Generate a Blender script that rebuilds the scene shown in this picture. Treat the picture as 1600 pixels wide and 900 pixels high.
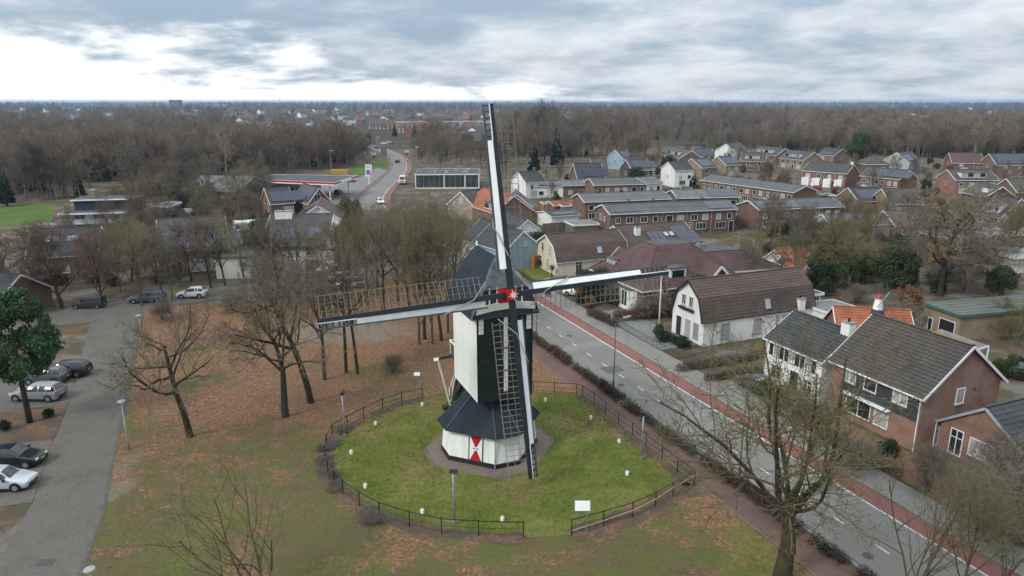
import bpy, math, random
import numpy as np
from mathutils import Vector, Matrix
R = math.radians
scene = bpy.context.scene
for o in list(bpy.data.objects): bpy.data.objects.remove(o)
col = scene.collection

# ------------------------------------------------------------------ camera
F, HOR, H = 1100.0, 158.0, 25.5
PITCH = math.atan((450 - HOR) / F)
CP, SP = math.cos(PITCH), math.sin(PITCH)
cam = bpy.data.cameras.new('camera'); cam.sensor_width = 36; cam.lens = 36 * F / 1600
cam.clip_start = 0.5; cam.clip_end = 40000
cam_o = bpy.data.objects.new('camera', cam); col.objects.link(cam_o)
cam_o.location = (0, 0, H); cam_o.rotation_euler = (R(90) - PITCH, 0, 0)
scene.camera = cam_o

# ------------------------------------------------------------------ world and sun
SUN_AZ, SUN_EL = R(-128), R(40)      # azimuth from +Y towards +X
w = bpy.data.worlds.new('World'); scene.world = w; w.use_nodes = True
nt = w.node_tree; nt.nodes.clear()
def wn(t, **k):
    n = nt.nodes.new(t)
    for a, b in k.items(): setattr(n, a, b)
    return n
def wl(a, b): nt.links.new(a, b)
def wm(op, a, b=None, c=None, clamp=False):
    n = wn('ShaderNodeMath', operation=op, use_clamp=clamp)
    for i, x in enumerate((a, b, c)):
        if x is None: continue
        if isinstance(x, (int, float)): n.inputs[i].default_value = x
        else: wl(x, n.inputs[i])
    return n.outputs[0]
def wmix(f, a, b):
    n = wn('ShaderNodeMix', data_type='RGBA')
    for i, x in ((0, f), (6, a), (7, b)):
        if isinstance(x, (int, float)): n.inputs[i].default_value = x
        elif isinstance(x, tuple): n.inputs[i].default_value = x + (1,)
        else: wl(x, n.inputs[i])
    return n.outputs[2]
def wnoise(vec, scale, detail=6, rough=.55, dist=0.0):
    n = wn('ShaderNodeTexNoise'); n.inputs['Scale'].default_value = scale
    n.inputs['Detail'].default_value = detail; n.inputs['Roughness'].default_value = rough
    n.inputs['Distortion'].default_value = dist; wl(vec, n.inputs['Vector']); return n.outputs['Fac']
sky = wn('ShaderNodeTexSky', sky_type='NISHITA', sun_disc=False)
sky.sun_elevation = SUN_EL; sky.sun_rotation = SUN_AZ; sky.air_density = 1.2; sky.dust_density = 2.0
tc = wn('ShaderNodeTexCoord'); sp = wn('ShaderNodeSeparateXYZ'); wl(tc.outputs['Generated'], sp.inputs[0])
dx, dy, dz = sp.outputs
zc = wm('ADD', wm('MAXIMUM', dz, 0.0), 0.20)
cb = wn('ShaderNodeCombineXYZ'); wl(wm('DIVIDE', dx, zc), cb.inputs[0]); wl(wm('DIVIDE', dy, zc), cb.inputs[1])
cb.inputs[2].default_value = 9.3
big = wnoise(cb.outputs[0], .85, 8, .55, .2)          # cloud banks
mid = wnoise(cb.outputs[0], 2.4, 9, .58, .15)           # ragged edges
low = wnoise(cb.outputs[0], .55, 4, .5)               # broad variations of thickness
side = wm('MULTIPLY', dx, .66)    # the break in the cloud lies to the left of the road
cover = wm('ADD', wm('ADD', wm('MULTIPLY', big, 1.15), wm('MULTIPLY', mid, .45)), wm('ADD', side, wm('MULTIPLY', wm('MINIMUM', dz, .3), 5.2)))
mr = wn('ShaderNodeMapRange', interpolation_type='SMOOTHSTEP'); wl(cover, mr.inputs[0])
mr.inputs[1].default_value = .74; mr.inputs[2].default_value = .94
thick = wn('ShaderNodeMapRange', interpolation_type='SMOOTHSTEP')
wl(wm('ADD', wm('MULTIPLY', mid, .7), wm('MULTIPLY', low, .68)), thick.inputs[0]); thick.inputs[1].default_value = .50; thick.inputs[2].default_value = .86
deck = wmix(thick.outputs[0], (4.5, 4.72, 4.98), (2.0, 2.6, 3.2))
cie = wm('ADD', wm('MULTIPLY', wm('MAXIMUM', dz, 0.0), 1.5), 1.0)      # an overcast sky brightens towards the zenith
dk = wn('ShaderNodeVectorMath', operation='SCALE'); wl(deck, dk.inputs[0]); wl(cie, dk.inputs['Scale']); deck = dk.outputs[0]
gap = wmix(.12, (8.2, 8.4, 8.5), sky.outputs[0])
skyc = wmix(mr.outputs[0], gap, deck)
bg = wn('ShaderNodeBackground'); bg.inputs[1].default_value = 0.1; wl(skyc, bg.inputs[0])
out = wn('ShaderNodeOutputWorld'); wl(bg.outputs[0], out.inputs[0])

sl = bpy.data.lights.new('sun', 'SUN'); sl.energy = 1.5; sl.angle = R(12); sl.color = (1, .95, .88)
so = bpy.data.objects.new('sun', sl); col.objects.link(so)
sdir = Vector((math.sin(SUN_AZ) * math.cos(SUN_EL), math.cos(SUN_AZ) * math.cos(SUN_EL), math.sin(SUN_EL)))
so.rotation_euler = sdir.to_track_quat('Z', 'Y').to_euler(); so.location = (0, 0, 80)
vs = scene.view_settings; vs.view_transform = 'Standard'; vs.look = 'None'; vs.exposure = 0.74; vs.gamma = 1
scene.render.engine = 'CYCLES'; scene.cycles.max_bounces = 5; scene.cycles.transparent_max_bounces = 6
scene.cycles.volume_bounces = 0

# ------------------------------------------------------------------ photograph pixel -> place
def ray(px, py): return Vector((px - 800, F * CP + (450 - py) * SP, -F * SP + (450 - py) * CP))
def P(px, py, z=0.0):
    d = ray(px, py); t = (z - H) / d.z
    return Vector((d.x * t, d.y * t, z))
def PY(px, py, y):
    d = ray(px, py); t = y / d.y
    return Vector((d.x * t, y, H + d.z * t))
def zat(x, y, py):
    """height above (x, y) that shows at image row py"""
    k = (450 - py) / F
    # (up.q)/(fw.q)=k, q=(x,y,z-H)
    return H + y * (k * CP - SP) / (CP + k * SP)
RD = Vector((-0.386, 0.9225, 0)); RN = Vector((0.9225, 0.386, 0)); RO = Vector((36.9, 0, 0))
def road(s, t, z=0.0):
    v = RO + RD * s + RN * t; v.z = z; return v

# ------------------------------------------------------------------ objects
def tag(o, label=None, cat=None, group=None, kind=None):
    if label: o['label'] = label
    if cat: o['category'] = cat
    if group: o['group'] = group
    if kind: o['kind'] = kind
    return o
def empty(name, loc=(0, 0, 0), rz=0.0, label=None, cat=None, group=None):
    o = bpy.data.objects.new(name, None); col.objects.link(o); o.empty_display_size = .3
    o.location = loc; o.rotation_euler = (0, 0, rz); tag(o, label, cat, group); return o
def link(name, me, parent=None, loc=(0, 0, 0), rot=(0, 0, 0), sc=None):
    o = bpy.data.objects.new(name, me); col.objects.link(o); o.parent = parent
    o.location = loc; o.rotation_euler = rot
    if sc: o.scale = sc
    return o
def copy_tree(o, parent=None):
    c = o.copy(); col.objects.link(c); c.parent = parent
    for ch in o.children: copy_tree(ch, c)
    return c

class MB:
    def __init__(s): s.v = []; s.f = []
    def poly(s, *pts):
        i = len(s.v); s.v += [tuple(p) for p in pts]; s.f.append(tuple(range(i, i + len(pts)))); return s
    def box(s, x0, x1, y0, y1, z0, z1):
        i = len(s.v)
        s.v += [(x0,y0,z0),(x1,y0,z0),(x1,y1,z0),(x0,y1,z0),(x0,y0,z1),(x1,y0,z1),(x1,y1,z1),(x0,y1,z1)]
        s.f += [tuple(i + k for k in q) for q in ((0,3,2,1),(4,5,6,7),(0,1,5,4),(1,2,6,5),(2,3,7,6),(3,0,4,7))]
        return s
    def beam(s, p, q, w, h=None, up=(0, 0, 1), w2=None, h2=None):
        h = w if h is None else h; w2 = w if w2 is None else w2; h2 = h if h2 is None else h2
        p, q = Vector(p), Vector(q); d = (q - p).normalized(); u = Vector(up)
        if abs(d.dot(u)) > .98: u = Vector((1, 0, 0))
        a = d.cross(u).normalized(); b = a.cross(d)
        i = len(s.v)
        for c, ww, hh in ((p, w, h), (q, w2, h2)):
            for sa, sb in ((-1,-1),(1,-1),(1,1),(-1,1)): s.v.append(tuple(c + a * sa * ww / 2 + b * sb * hh / 2))
        s.f += [tuple(i + k for k in t) for t in ((0,1,2,3),(7,6,5,4),(0,4,5,1),(1,5,6,2),(2,6,7,3),(3,7,4,0))]
        return s
    def tube(s, pts, r, n=8, cap=True):
        pts = [Vector(p) for p in pts]; rs = r if isinstance(r, (list, tuple)) else [r] * len(pts)
        base = len(s.v); a = None
        for k, p in enumerate(pts):
            d = (pts[min(k + 1, len(pts) - 1)] - pts[max(k - 1, 0)]).normalized()
            if a is None:
                a = d.cross(Vector((0, 0, 1)));
                if a.length < .05: a = Vector((1, 0, 0))
            a = (a - d * a.dot(d)).normalized(); b = d.cross(a)
            for j in range(n):
                t = 2 * math.pi * j / n; s.v.append(tuple(p + (a * math.cos(t) + b * math.sin(t)) * rs[k]))
        for k in range(len(pts) - 1):
            for j in range(n):
                s.f.append((base + k*n + j, base + k*n + (j+1) % n, base + (k+1)*n + (j+1) % n, base + (k+1)*n + j))
        if cap:
            s.f.append(tuple(base + j for j in range(n))[::-1]); s.f.append(tuple(base + (len(pts)-1)*n + j for j in range(n)))
        return s
    def prism(s, pts, z0, z1):
        n = len(pts); i = len(s.v)
        s.v += [(p[0], p[1], z0) for p in pts] + [(p[0], p[1], z1) for p in pts]
        s.f.append(tuple(i + k for k in range(n))[::-1]); s.f.append(tuple(i + n + k for k in range(n)))
        for k in range(n): s.f.append((i + k, i + (k+1) % n, i + n + (k+1) % n, i + n + k))
        return s
    def extrude(s, sec, axis, a, b):
        """section [(t, z)] extruded from a to b along 'x' or 'y' (t runs along the other one)"""
        i = len(s.v); n = len(sec)
        mk = (lambda t, z, e: (e, t, z)) if axis == 'x' else (lambda t, z, e: (t, e, z))
        s.v += [mk(t, z, a) for t, z in sec] + [mk(t, z, b) for t, z in sec]
        s.f.append(tuple(i + k for k in range(n))); s.f.append(tuple(i + n + k for k in range(n))[::-1])
        for k in range(n): s.f.append((i + k, i + n + k, i + n + (k+1) % n, i + (k+1) % n))
        return s
    def mesh(s, name, mat, smooth=False, uv=False):
        me = bpy.data.meshes.new(name); me.from_pydata(s.v, [], s.f); 
        if mat: me.materials.append(mat)
        if uv: add_uv(me)
        if smooth: me.polygons.foreach_set('use_smooth', [True] * len(me.polygons))
        me.update(); return me
    def build(s, name, mat, parent=None, loc=(0, 0, 0), rot=(0, 0, 0), smooth=False, uv=False):
        return link(name, s.mesh(name, mat, smooth, uv), parent, loc, rot)
def add_uv(me):
    """metres along the level direction and up the slope of every face"""
    l = me.uv_layers.new(name='UVMap'); me.update()
    for p in me.polygons:
        n = p.normal
        if abs(n.z) > .985: t, b = Vector((1, 0, 0)), Vector((0, 1, 0))
        else:
            t = Vector((-n.y, n.x, 0)).normalized(); b = n.cross(t)
        for li in p.loop_indices:
            c = me.vertices[me.loops[li].vertex_index].co; l.data[li].uv = (c.dot(t), c.dot(b))
def sheet(name, pts, z, mat, kind='structure'):
    mb = MB(); mb.poly(*[(p[0], p[1], z) for p in pts]); o = mb.build(name, mat, uv=False)
    if o.data.polygons[0].normal.z < 0: o.data.flip_normals()
    return tag(o, kind=kind)
def strip(name, left, right, z, mat, thick=0.0, kind='structure'):
    mb = MB()
    for i in range(len(left) - 1):
        a, b, c, d = left[i], right[i], right[i+1], left[i+1]
        q = [Vector((p[0], p[1], z)) for p in (a, b, c, d)]
        mb.poly(*q)
        if thick:
            lo = [p - Vector((0, 0, thick)) for p in q]
            mb.poly(q[0], q[3], lo[3], lo[0]); mb.poly(q[2], q[1], lo[1], lo[2])
            if i == 0: mb.poly(q[1], q[0], lo[0], lo[1])
            if i == len(left) - 2: mb.poly(q[3], q[2], lo[2], lo[3])
    return tag(mb.build(name, mat), kind=kind)

# ------------------------------------------------------------------ materials
def new_mat(name):
    m = bpy.data.materials.new(name); m.use_nodes = True
    t = m.node_tree; b = t.nodes['Principled BSDF']; return m, t, b
class NT:
    def __init__(s, t): s.t = t
    def n(s, ty, **k):
        x = s.t.nodes.new(ty)
        for a, b in k.items(): setattr(x, a, b)
        return x
    def put(s, sock, x):
        if isinstance(x, (int, float)): sock.default_value = x
        elif isinstance(x, tuple): sock.default_value = x + (1,) if len(x) == 3 and len(sock.default_value) == 4 else x
        else: s.t.links.new(x, sock)
    def math(s, op, a, b=None, c=None, clamp=False):
        x = s.n('ShaderNodeMath', operation=op, use_clamp=clamp)
        for i, y in enumerate((a, b, c)):
            if y is not None: s.put(x.inputs[i], y)
        return x.outputs[0]
    def mix(s, f, a, b, mode='MIX'):
        x = s.n('ShaderNodeMix', data_type='RGBA', blend_type=mode)
        s.put(x.inputs[0], f); s.put(x.inputs[6], a); s.put(x.inputs[7], b); return x.outputs[2]
    def noise(s, vec, scale, detail=4, rough=.55, dist=0.0):
        x = s.n('ShaderNodeTexNoise'); s.put(x.inputs['Scale'], scale); s.put(x.inputs['Detail'], detail)
        s.put(x.inputs['Roughness'], rough); s.put(x.inputs['Distortion'], dist)
        if vec is not None: s.t.links.new(vec, x.inputs['Vector'])
        return x.outputs['Fac']
    def ramp(s, f, lo, hi, smooth=True):
        x = s.n('ShaderNodeMapRange', interpolation_type='SMOOTHSTEP' if smooth else 'LINEAR')
        s.put(x.inputs[0], f); s.put(x.inputs[1], lo); s.put(x.inputs[2], hi); return x.outputs[0]
    def pos(s): return s.n('ShaderNodeNewGeometry').outputs['Position']
    def obj(s): return s.n('ShaderNodeTexCoord').outputs['Object']
    def uv(s): return s.n('ShaderNodeTexCoord').outputs['UV']
    def rnd(s): return s.n('ShaderNodeObjectInfo').outputs['Random']
    def bump(s, h, strength, dist, b):
        x = s.n('ShaderNodeBump'); s.put(x.inputs['Strength'], strength); s.put(x.inputs['Distance'], dist)
        s.t.links.new(h, x.inputs['Height']); s.t.links.new(x.outputs[0], b.inputs['Normal'])
    def map(s, vec, scale=(1, 1, 1), rot=(0, 0, 0)):
        x = s.n('ShaderNodeMapping'); x.inputs['Scale'].default_value = scale; x.inputs['Rotation'].default_value = rot
        s.t.links.new(vec, x.inputs[0]); return x.outputs[0]
    def sep(s, vec):
        x = s.n('ShaderNodeSeparateXYZ'); s.t.links.new(vec, x.inputs[0]); return x.outputs
def dim(c, k): return tuple(x * k for x in c)
MATS = {}
def M(name, c, c2=None, scale=2.0, rough=.75, bump=0.0, rand=0.0, fine=0.0, spec=.3, metal=0.0, streak=False, coord='obj'):
    """painted / plain surface: two tones of wear, fine grain, and a shift per object"""
    if name in MATS: return MATS[name]
    m, t, b = new_mat(name); g = NT(t)
    v = g.obj() if coord == 'obj' else g.pos()
    vv = g.map(v, (1, 1, .18)) if streak else v
    f = g.ramp(g.noise(vv, scale, 6, .6), .35, .7)
    cc = g.mix(f, c, c2 or dim(c, .82))
    if fine: cc = g.mix(g.math('MULTIPLY', g.noise(v, scale * 14, 3, .7), fine), cc, dim(c, .45))
    if rand:
        k = g.math('ADD', g.math('MULTIPLY', g.rnd(), 2 * rand), 1 - rand)
        x = g.n('ShaderNodeHueSaturation'); g.put(x.inputs['Value'], k); t.links.new(cc, x.inputs['Color']); cc = x.outputs[0]
    t.links.new(cc, b.inputs['Base Color']); b.inputs['Roughness'].default_value = rough
    b.inputs['Specular IOR Level'].default_value = spec; b.inputs['Metallic'].default_value = metal
    if bump: g.bump(g.noise(v, scale * 9, 4, .6), bump, .03, b)
    MATS[name] = m; return m
def brick(name, c, c2, mortar, rand=.08, sx=.21, sy=.065):
    if name in MATS: return MATS[name]
    m, t, b = new_mat(name); g = NT(t); u = g.uv()
    x = g.n('ShaderNodeTexBrick'); t.links.new(u, x.inputs['Vector'])
    g.put(x.inputs['Color1'], c); g.put(x.inputs['Color2'], c2); g.put(x.inputs['Mortar'], mortar)
    g.put(x.inputs['Scale'], 1.0); g.put(x.inputs['Mortar Size'], .008); g.put(x.inputs['Brick Width'], sx); g.put(x.inputs['Row Height'], sy)
    cc = g.mix(g.ramp(g.noise(g.obj(), .9, 5, .6), .3, .75), x.outputs[0], dim(c, .62))
    cc = g.mix(g.math('MULTIPLY', g.noise(g.map(u, (5, 15, 1)), 1.0, 2), .55), cc, dim(c2, .55))
    k = g.math('ADD', g.math('MULTIPLY', g.rnd(), 2 * rand), 1 - rand)
    h = g.n('ShaderNodeHueSaturation'); g.put(h.inputs['Value'], k); t.links.new(cc, h.inputs['Color'])
    t.links.new(h.outputs[0], b.inputs['Base Color']); b.inputs['Roughness'].default_value = .88
    g.bump(x.outputs['Fac'], -.3, .01, b); MATS[name] = m; return m
def tiles(name, c, c2, tw=.3, th=.34, moss=.25, rough=.62):
    if name in MATS: return MATS[name]
    m, t, b = new_mat(name); g = NT(t); u = g.uv(); s = g.sep(u)
    fu = g.math('FLOOR', g.math('DIVIDE', s[0], tw)); fv = g.math('FLOOR', g.math('DIVIDE', s[1], th))
    cmb = g.n('ShaderNodeCombineXYZ'); t.links.new(fu, cmb.inputs[0]); t.links.new(fv, cmb.inputs[1])
    wn_ = g.n('ShaderNodeTexWhiteNoise'); t.links.new(cmb.outputs[0], wn_.inputs['Vector'])
    cc = g.mix(wn_.outputs['Value'], c, c2)
    cc = g.mix(g.math('MULTIPLY', g.ramp(g.noise(g.map(g.obj(), (1, .45, .45)), .8, 6, .65), .40, .72), .8), cc, dim(c, .48))
    cc = g.mix(g.math('MULTIPLY', g.ramp(g.noise(g.obj(), 1.7, 5, .7), .56, .75), moss), cc, (.10, .105, .06))
    # dark joints between tiles
    pu = g.math('FRACT', g.math('DIVIDE', s[0], tw)); edge = g.math('LESS_THAN', pu, .13)
    cc = g.mix(g.math('MULTIPLY', edge, .45), cc, dim(c, .35))
    t.links.new(cc, b.inputs['Base Color']); b.inputs['Roughness'].default_value = rough; b.inputs['Specular IOR Level'].default_value = .35
    wv = g.math('SINE', g.math('MULTIPLY', pu, 2 * math.pi)); g.bump(wv, .5, .03, b)
    MATS[name] = m; return m
# ------------------------------------------------------------------ shared materials
def ground_mat(name, kind):
    m, t, b = new_mat(name); g = NT(t); p = g.pos()
    n1 = g.noise(p, .11, 5, .6, .4); n2 = g.noise(p, .55, 5, .65); n3 = g.noise(p, 3.2, 4, .7); n4 = g.noise(p, 16, 3, .7)
    grass = g.mix(g.ramp(n2, .3, .7), (.066, .106, .013), (.140, .158, .032))
    grass = g.mix(g.math('MULTIPLY', g.ramp(n3, .4, .75), .6), grass, (.185, .165, .060))
    grass = g.mix(g.math('MULTIPLY', g.ramp(n4, .42, .7), .5), grass, (.034, .054, .007))
    leaf = g.mix(g.ramp(n3, .3, .7), (.245, .125, .068), (.330, .188, .110))
    vor = g.n('ShaderNodeTexVoronoi'); g.put(vor.inputs['Scale'], 7.0); t.links.new(p, vor.inputs['Vector'])
    leaf = g.mix(g.math('MULTIPLY', g.sep(vor.outputs['Color'])[0], .75), leaf, (.072, .048, .032))
    leaf = g.mix(g.math('MULTIPLY', g.ramp(n4, .45, .7), .5), leaf, (.06, .04, .025))
    dirt = g.mix(n3, (.085, .066, .05), (.13, .105, .082)); dirt = g.mix(g.math('MULTIPLY', n4, .6), dirt, (.05, .04, .03))
    s = g.sep(p)
    if kind == 'lawn':
        pale_grass = g.mix(g.math('MULTIPLY', g.ramp(g.noise(p, .22, 5, .62, .5), .44, .66), .85), grass, (.175, .170, .055))  # broad blotches of paler, yellower grass
        cc = g.mix(g.math('MULTIPLY', g.ramp(n1, .50, .66), .55), pale_grass, leaf)
    elif kind == 'park':
        # leaf litter under the oaks, grass showing through towards the lower lane and the mill green
        a = g.math('ADD', g.math('MULTIPLY', g.math('SUBTRACT', s[1], 50.0), .022), g.math('MULTIPLY', g.math('SUBTRACT', n1, .5), 3.0))
        a = g.math('ADD', a, g.math('MULTIPLY', g.math('SUBTRACT', n2, .5), 2.2)); a = g.math('ADD', a, g.math('MULTIPLY', g.ramp(s[0], 9.0, 15.0), .45))
        a = g.math('ADD', a, g.math('MULTIPLY', g.math('SUBTRACT', n3, .5), 1.3)); f = g.ramp(a, -.34, .26)
        dull = g.mix(.42, grass, (.120, .098, .052)); dull = g.mix(g.ramp(n2, .35, .62), dull, (.105, .082, .045))
        cc = g.mix(f, dull, leaf)
        cc = g.mix(g.math('MULTIPLY', g.ramp(g.noise(p, .09, 4, .6, .6), .57, .66), .6), cc, grass)
        cc = g.mix(g.math('MULTIPLY', g.ramp(g.noise(p, .3, 4, .6), .6, .72), .6), cc, dirt)
        # trodden sandy spots with ragged edges
        for px, py, rx, ry, k in ((186, 766, .9, 1.6, .5), (186, 735, .8, 3.0, .4), (540, 517, 8.5, 4.5, .8)):
            c = P(px, py); ex = g.math('POWER', g.math('DIVIDE', g.math('SUBTRACT', s[0], c.x), rx), 2.0); ey = g.math('POWER', g.math('DIVIDE', g.math('SUBTRACT', s[1], c.y), ry), 2.0)
            e = g.math('ADD', g.math('SQRT', g.math('ADD', ex, ey)), g.math('MULTIPLY', g.math('SUBTRACT', g.noise(p, .9, 5, .65), .5), 2.2))
            cc = g.mix(g.math('MULTIPLY', g.math('SUBTRACT', 1.0, g.ramp(e, .6, 1.2)), k), cc, g.mix(n3, (.175, .150, .118), (.235, .205, .165)))
    elif kind == 'dirt': cc = g.mix(g.math('MULTIPLY', g.ramp(n2, .4, .65), .7), dirt, leaf)
    elif kind == 'field': cc = g.mix(g.ramp(n1, .3, .7), (.062, .108, .020), (.095, .130, .034))
    elif kind == 'garden':
        cc = g.mix(g.math('MULTIPLY', g.ramp(n1, .54, .7), .8), g.mix(.35, dirt, (.07, .068, .03)), grass); cc = g.mix(g.math('MULTIPLY', g.ramp(g.noise(p, .21, 4, .6), .5, .6), .8), cc, (.16, .15, .14))
        cc = g.mix(g.math('MULTIPLY', g.ramp(n2, .48, .62), .55), cc, leaf)
    else:  # far country: woods, gardens and fields seen edge on
        fr = g.noise(p, .006, 5, .6); cc = g.mix(g.ramp(fr, .4, .62), (.060, .050, .036), (.075, .082, .034))
        cc = g.mix(g.ramp(g.noise(p, .03, 5, .65), .4, .65), cc, (.050, .040, .030))
    t.links.new(cc, b.inputs['Base Color']); b.inputs['Roughness'].default_value = .95; b.inputs['Specular IOR Level'].default_value = .1
    g.bump(g.math('ADD', n4, g.math('MULTIPLY', n3, 1.5)), .55, .12, b); return m
G = {k: ground_mat('ground_' + k, k) for k in ('lawn', 'park', 'dirt', 'field', 'garden', 'far')}
def asphalt_mat(name, c, seam=True, grain=.5, patch=.5):
    m, t, b = new_mat(name); g = NT(t); p = g.pos()
    # rotate into the road's own direction so that tracks and seams run along it
    q = g.map(p, (1, 1, 1), (0, 0, -math.atan2(.386, .9225)))
    qs = g.map(q, (1, .06, 1))
    cc = g.mix(g.ramp(g.noise(qs, .9, 4, .6), .3, .7), c, dim(c, .78))
    cc = g.mix(g.math('MULTIPLY', g.ramp(g.noise(p, .23, 5, .6, .6), .5, .72), patch), cc, dim(c, .58))
    cc = g.mix(g.math('MULTIPLY', g.noise(p, 24, 3, .7), grain), cc, dim(c, .62))
    t.links.new(cc, b.inputs['Base Color']); b.inputs['Roughness'].default_value = .8; b.inputs['Specular IOR Level'].default_value = .25
    g.bump(g.noise(p, 40, 2, .6), .2, .01, b); return m
A_ROAD = asphalt_mat('asphalt', (.200, .190, .172))
A_RED = asphalt_mat('red_asphalt', (.235, .102, .084), patch=.35)
def paver_mat(name, c, c2, bw, rh, rot=0.0, dirt=.5):
    m, t, b = new_mat(name); g = NT(t); p = g.pos(); q = g.map(p, (1, 1, 1), (0, 0, rot))
    x = g.n('ShaderNodeTexBrick'); t.links.new(q, x.inputs['Vector']); g.put(x.inputs['Scale'], 1.0)
    g.put(x.inputs['Color1'], c); g.put(x.inputs['Color2'], c2); g.put(x.inputs['Mortar'], dim(c, .68)); g.put(x.inputs['Mortar Size'], .009)
    g.put(x.inputs['Brick Width'], bw); g.put(x.inputs['Row Height'], rh)
    cc = g.mix(g.math('MULTIPLY', g.ramp(g.noise(p, .35, 6, .65, .5), .42, .7), dirt), x.outputs[0], dim(c, .55))
    cc = g.mix(g.math('MULTIPLY', g.ramp(g.noise(p, 1.4, 5, .7), .5, .75), .35), cc, dim(c2, 1.35))
    cc = g.mix(g.math('MULTIPLY', g.noise(p, 9, 3, .7), .5), cc, dim(c, .6))
    t.links.new(cc, b.inputs['Base Color']); b.inputs['Roughness'].default_value = .85; b.inputs['Specular IOR Level'].default_value = .2
    g.bump(x.outputs['Fac'], -.4, .01, b); return m
A_PATH = paver_mat('brick_path', (.138, .084, .070), (.165, .102, .086), .21, .105, R(22.7))
A_LANE = paver_mat('lane_pavers', (.120, .112, .097), (.150, .140, .120), .22, .11, R(50))
A_PAVE = paver_mat('pavement_slabs', (.205, .194, .175), (.235, .222, .200), .3, .3, R(22.7))
A_PLAZA = paver_mat('plaza_bricks', (.180, .138, .118), (.215, .165, .140), .21, .07, R(22))
WHITE = M('white_paint', (.82, .82, .80), (.73, .74, .72), 1.2, .55, streak=True)
MARK = M('road_paint', (.62, .62, .60), (.40, .40, .39), 6, .7, fine=.5)
KERB = M('kerb_concrete', (.26, .255, .245), (.18, .175, .165), 1.5, .9, fine=.4)
TRIM = M('white_trim', (.74, .74, .73), (.60, .60, .59), 1.0, .5)
BLACK = M('black_metal', (.012, .013, .014), (.022, .022, .022), 3, .5)
GREYM = M('galvanised_steel', (.30, .31, .32), (.22, .23, .24), 3, .45, metal=.4)
ZINC = M('zinc', (.36, .38, .40), (.26, .28, .30), 1, .5, metal=.2)
LEADM = M('roof_felt', (.060, .063, .068), (.10, .102, .105), .5, .8, fine=.4)
GRAVEL = M('roof_gravel', (.20, .20, .195), (.135, .135, .13), .7, .9, fine=.5)
GREENF = M('green_felt', (.118, .124, .124), (.086, .094, .096), .35, .85, fine=.3, rand=.12)
WOODM = M('weathered_fence_wood', (.17, .145, .115), (.10, .088, .072), 2, .85, streak=True, rand=.15)
ORANGEW = M('orange_wood', (.34, .15, .06), (.26, .11, .045), 2, .8)
def glass_mat():
    m, t, b = new_mat('window_glass'); g = NT(t)
    f = g.ramp(g.rnd(), .48, .52, False)
    cc = g.mix(f, (.020, .024, .028), (.46, .46, .44)); cc = g.mix(g.math('MULTIPLY', g.noise(g.obj(), 1.6, 3), .55), cc, (.03, .032, .035))
    t.links.new(cc, b.inputs['Base Color']); b.inputs['Roughness'].default_value = .06; b.inputs['Specular IOR Level'].default_value = .6; return m
GLASS = glass_mat()
SKYGL = M('skylight_glass', (.30, .36, .44), (.20, .25, .32), 1, .08, spec=.8)
def solar_mat():
    m, t, b = new_mat('solar_cells'); g = NT(t); u = g.uv(); s = g.sep(u)
    e = g.math('MAXIMUM', g.math('LESS_THAN', g.math('FRACT', g.math('MULTIPLY', s[0], 6)), .06), g.math('LESS_THAN', g.math('FRACT', g.math('MULTIPLY', s[1], 6)), .06))
    cc = g.mix(g.rnd(), (.012, .015, .030), (.018, .022, .045)); cc = g.mix(g.math('MULTIPLY', e, .5), cc, (.07, .08, .10))
    t.links.new(cc, b.inputs['Base Color']); b.inputs['Roughness'].default_value = .22; b.inputs['Specular IOR Level'].default_value = .55; return m
SOLAR = solar_mat()
SOLARB = M('blue_solar_cells', (.022, .030, .085), (.016, .022, .060), 2, .25, spec=.5)
# walls
BR_RED = brick('brick_red', (.265, .112, .070), (.195, .084, .056), (.24, .22, .2))
BR_BROWN = brick('brick_brown', (.225, .122, .078), (.165, .090, .060), (.21, .19, .17))
BR_YEL = brick('brick_yellow', (.32, .225, .130), (.25, .175, .105), (.27, .25, .21))
BR_PINK = brick('brick_pink', (.310, .158, .105), (.240, .122, .082), (.30, .27, .23))
BR_BEIGE = brick('brick_beige', (.42, .37, .275), (.37, .325, .24), (.40, .37, .31))
BR_DARK = brick('brick_dark', (.105, .075, .062), (.085, .06, .05), (.12, .11, .1))
W_WHITE = M('white_render', (.74, .74, .72), (.62, .62, .59), .8, .8, fine=.12, streak=True)
W_CREAM = M('cream_render', (.60, .555, .43), (.52, .475, .365), .6, .85, fine=.15, streak=True)
W_BLUE = M('blue_grey_boards', (.27, .36, .42), (.22, .30, .36), .8, .8, streak=True)
W_GREY = M('grey_render', (.40, .40, .385), (.33, .33, .315), .6, .85, streak=True, fine=.15)
W_SLATE = M('slate_cladding', (.036, .040, .046), (.055, .058, .062), 2.2, .6, fine=.3)
# roofs
T_BROWN = tiles('tiles_brown', (.105, .070, .056), (.078, .054, .046))
T_PURP = tiles('tiles_purple', (.112, .060, .056), (.082, .046, .046), moss=.15)
T_DARK = tiles('tiles_anthracite', (.040, .043, .048), (.058, .059, .062), moss=.15)
T_GREY = tiles('tiles_grey', (.088, .082, .074), (.064, .060, .056), moss=.4)
T_NEAR = tiles('tiles_weathered_brown', (.074, .062, .052), (.050, .043, .038), moss=.45)
T_RED = tiles('tiles_orange', (.36, .115, .052), (.29, .090, .045), moss=.12)
T_BLUE = tiles('tiles_blue_grey', (.052, .062, .078), (.070, .080, .095), moss=.1)
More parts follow.
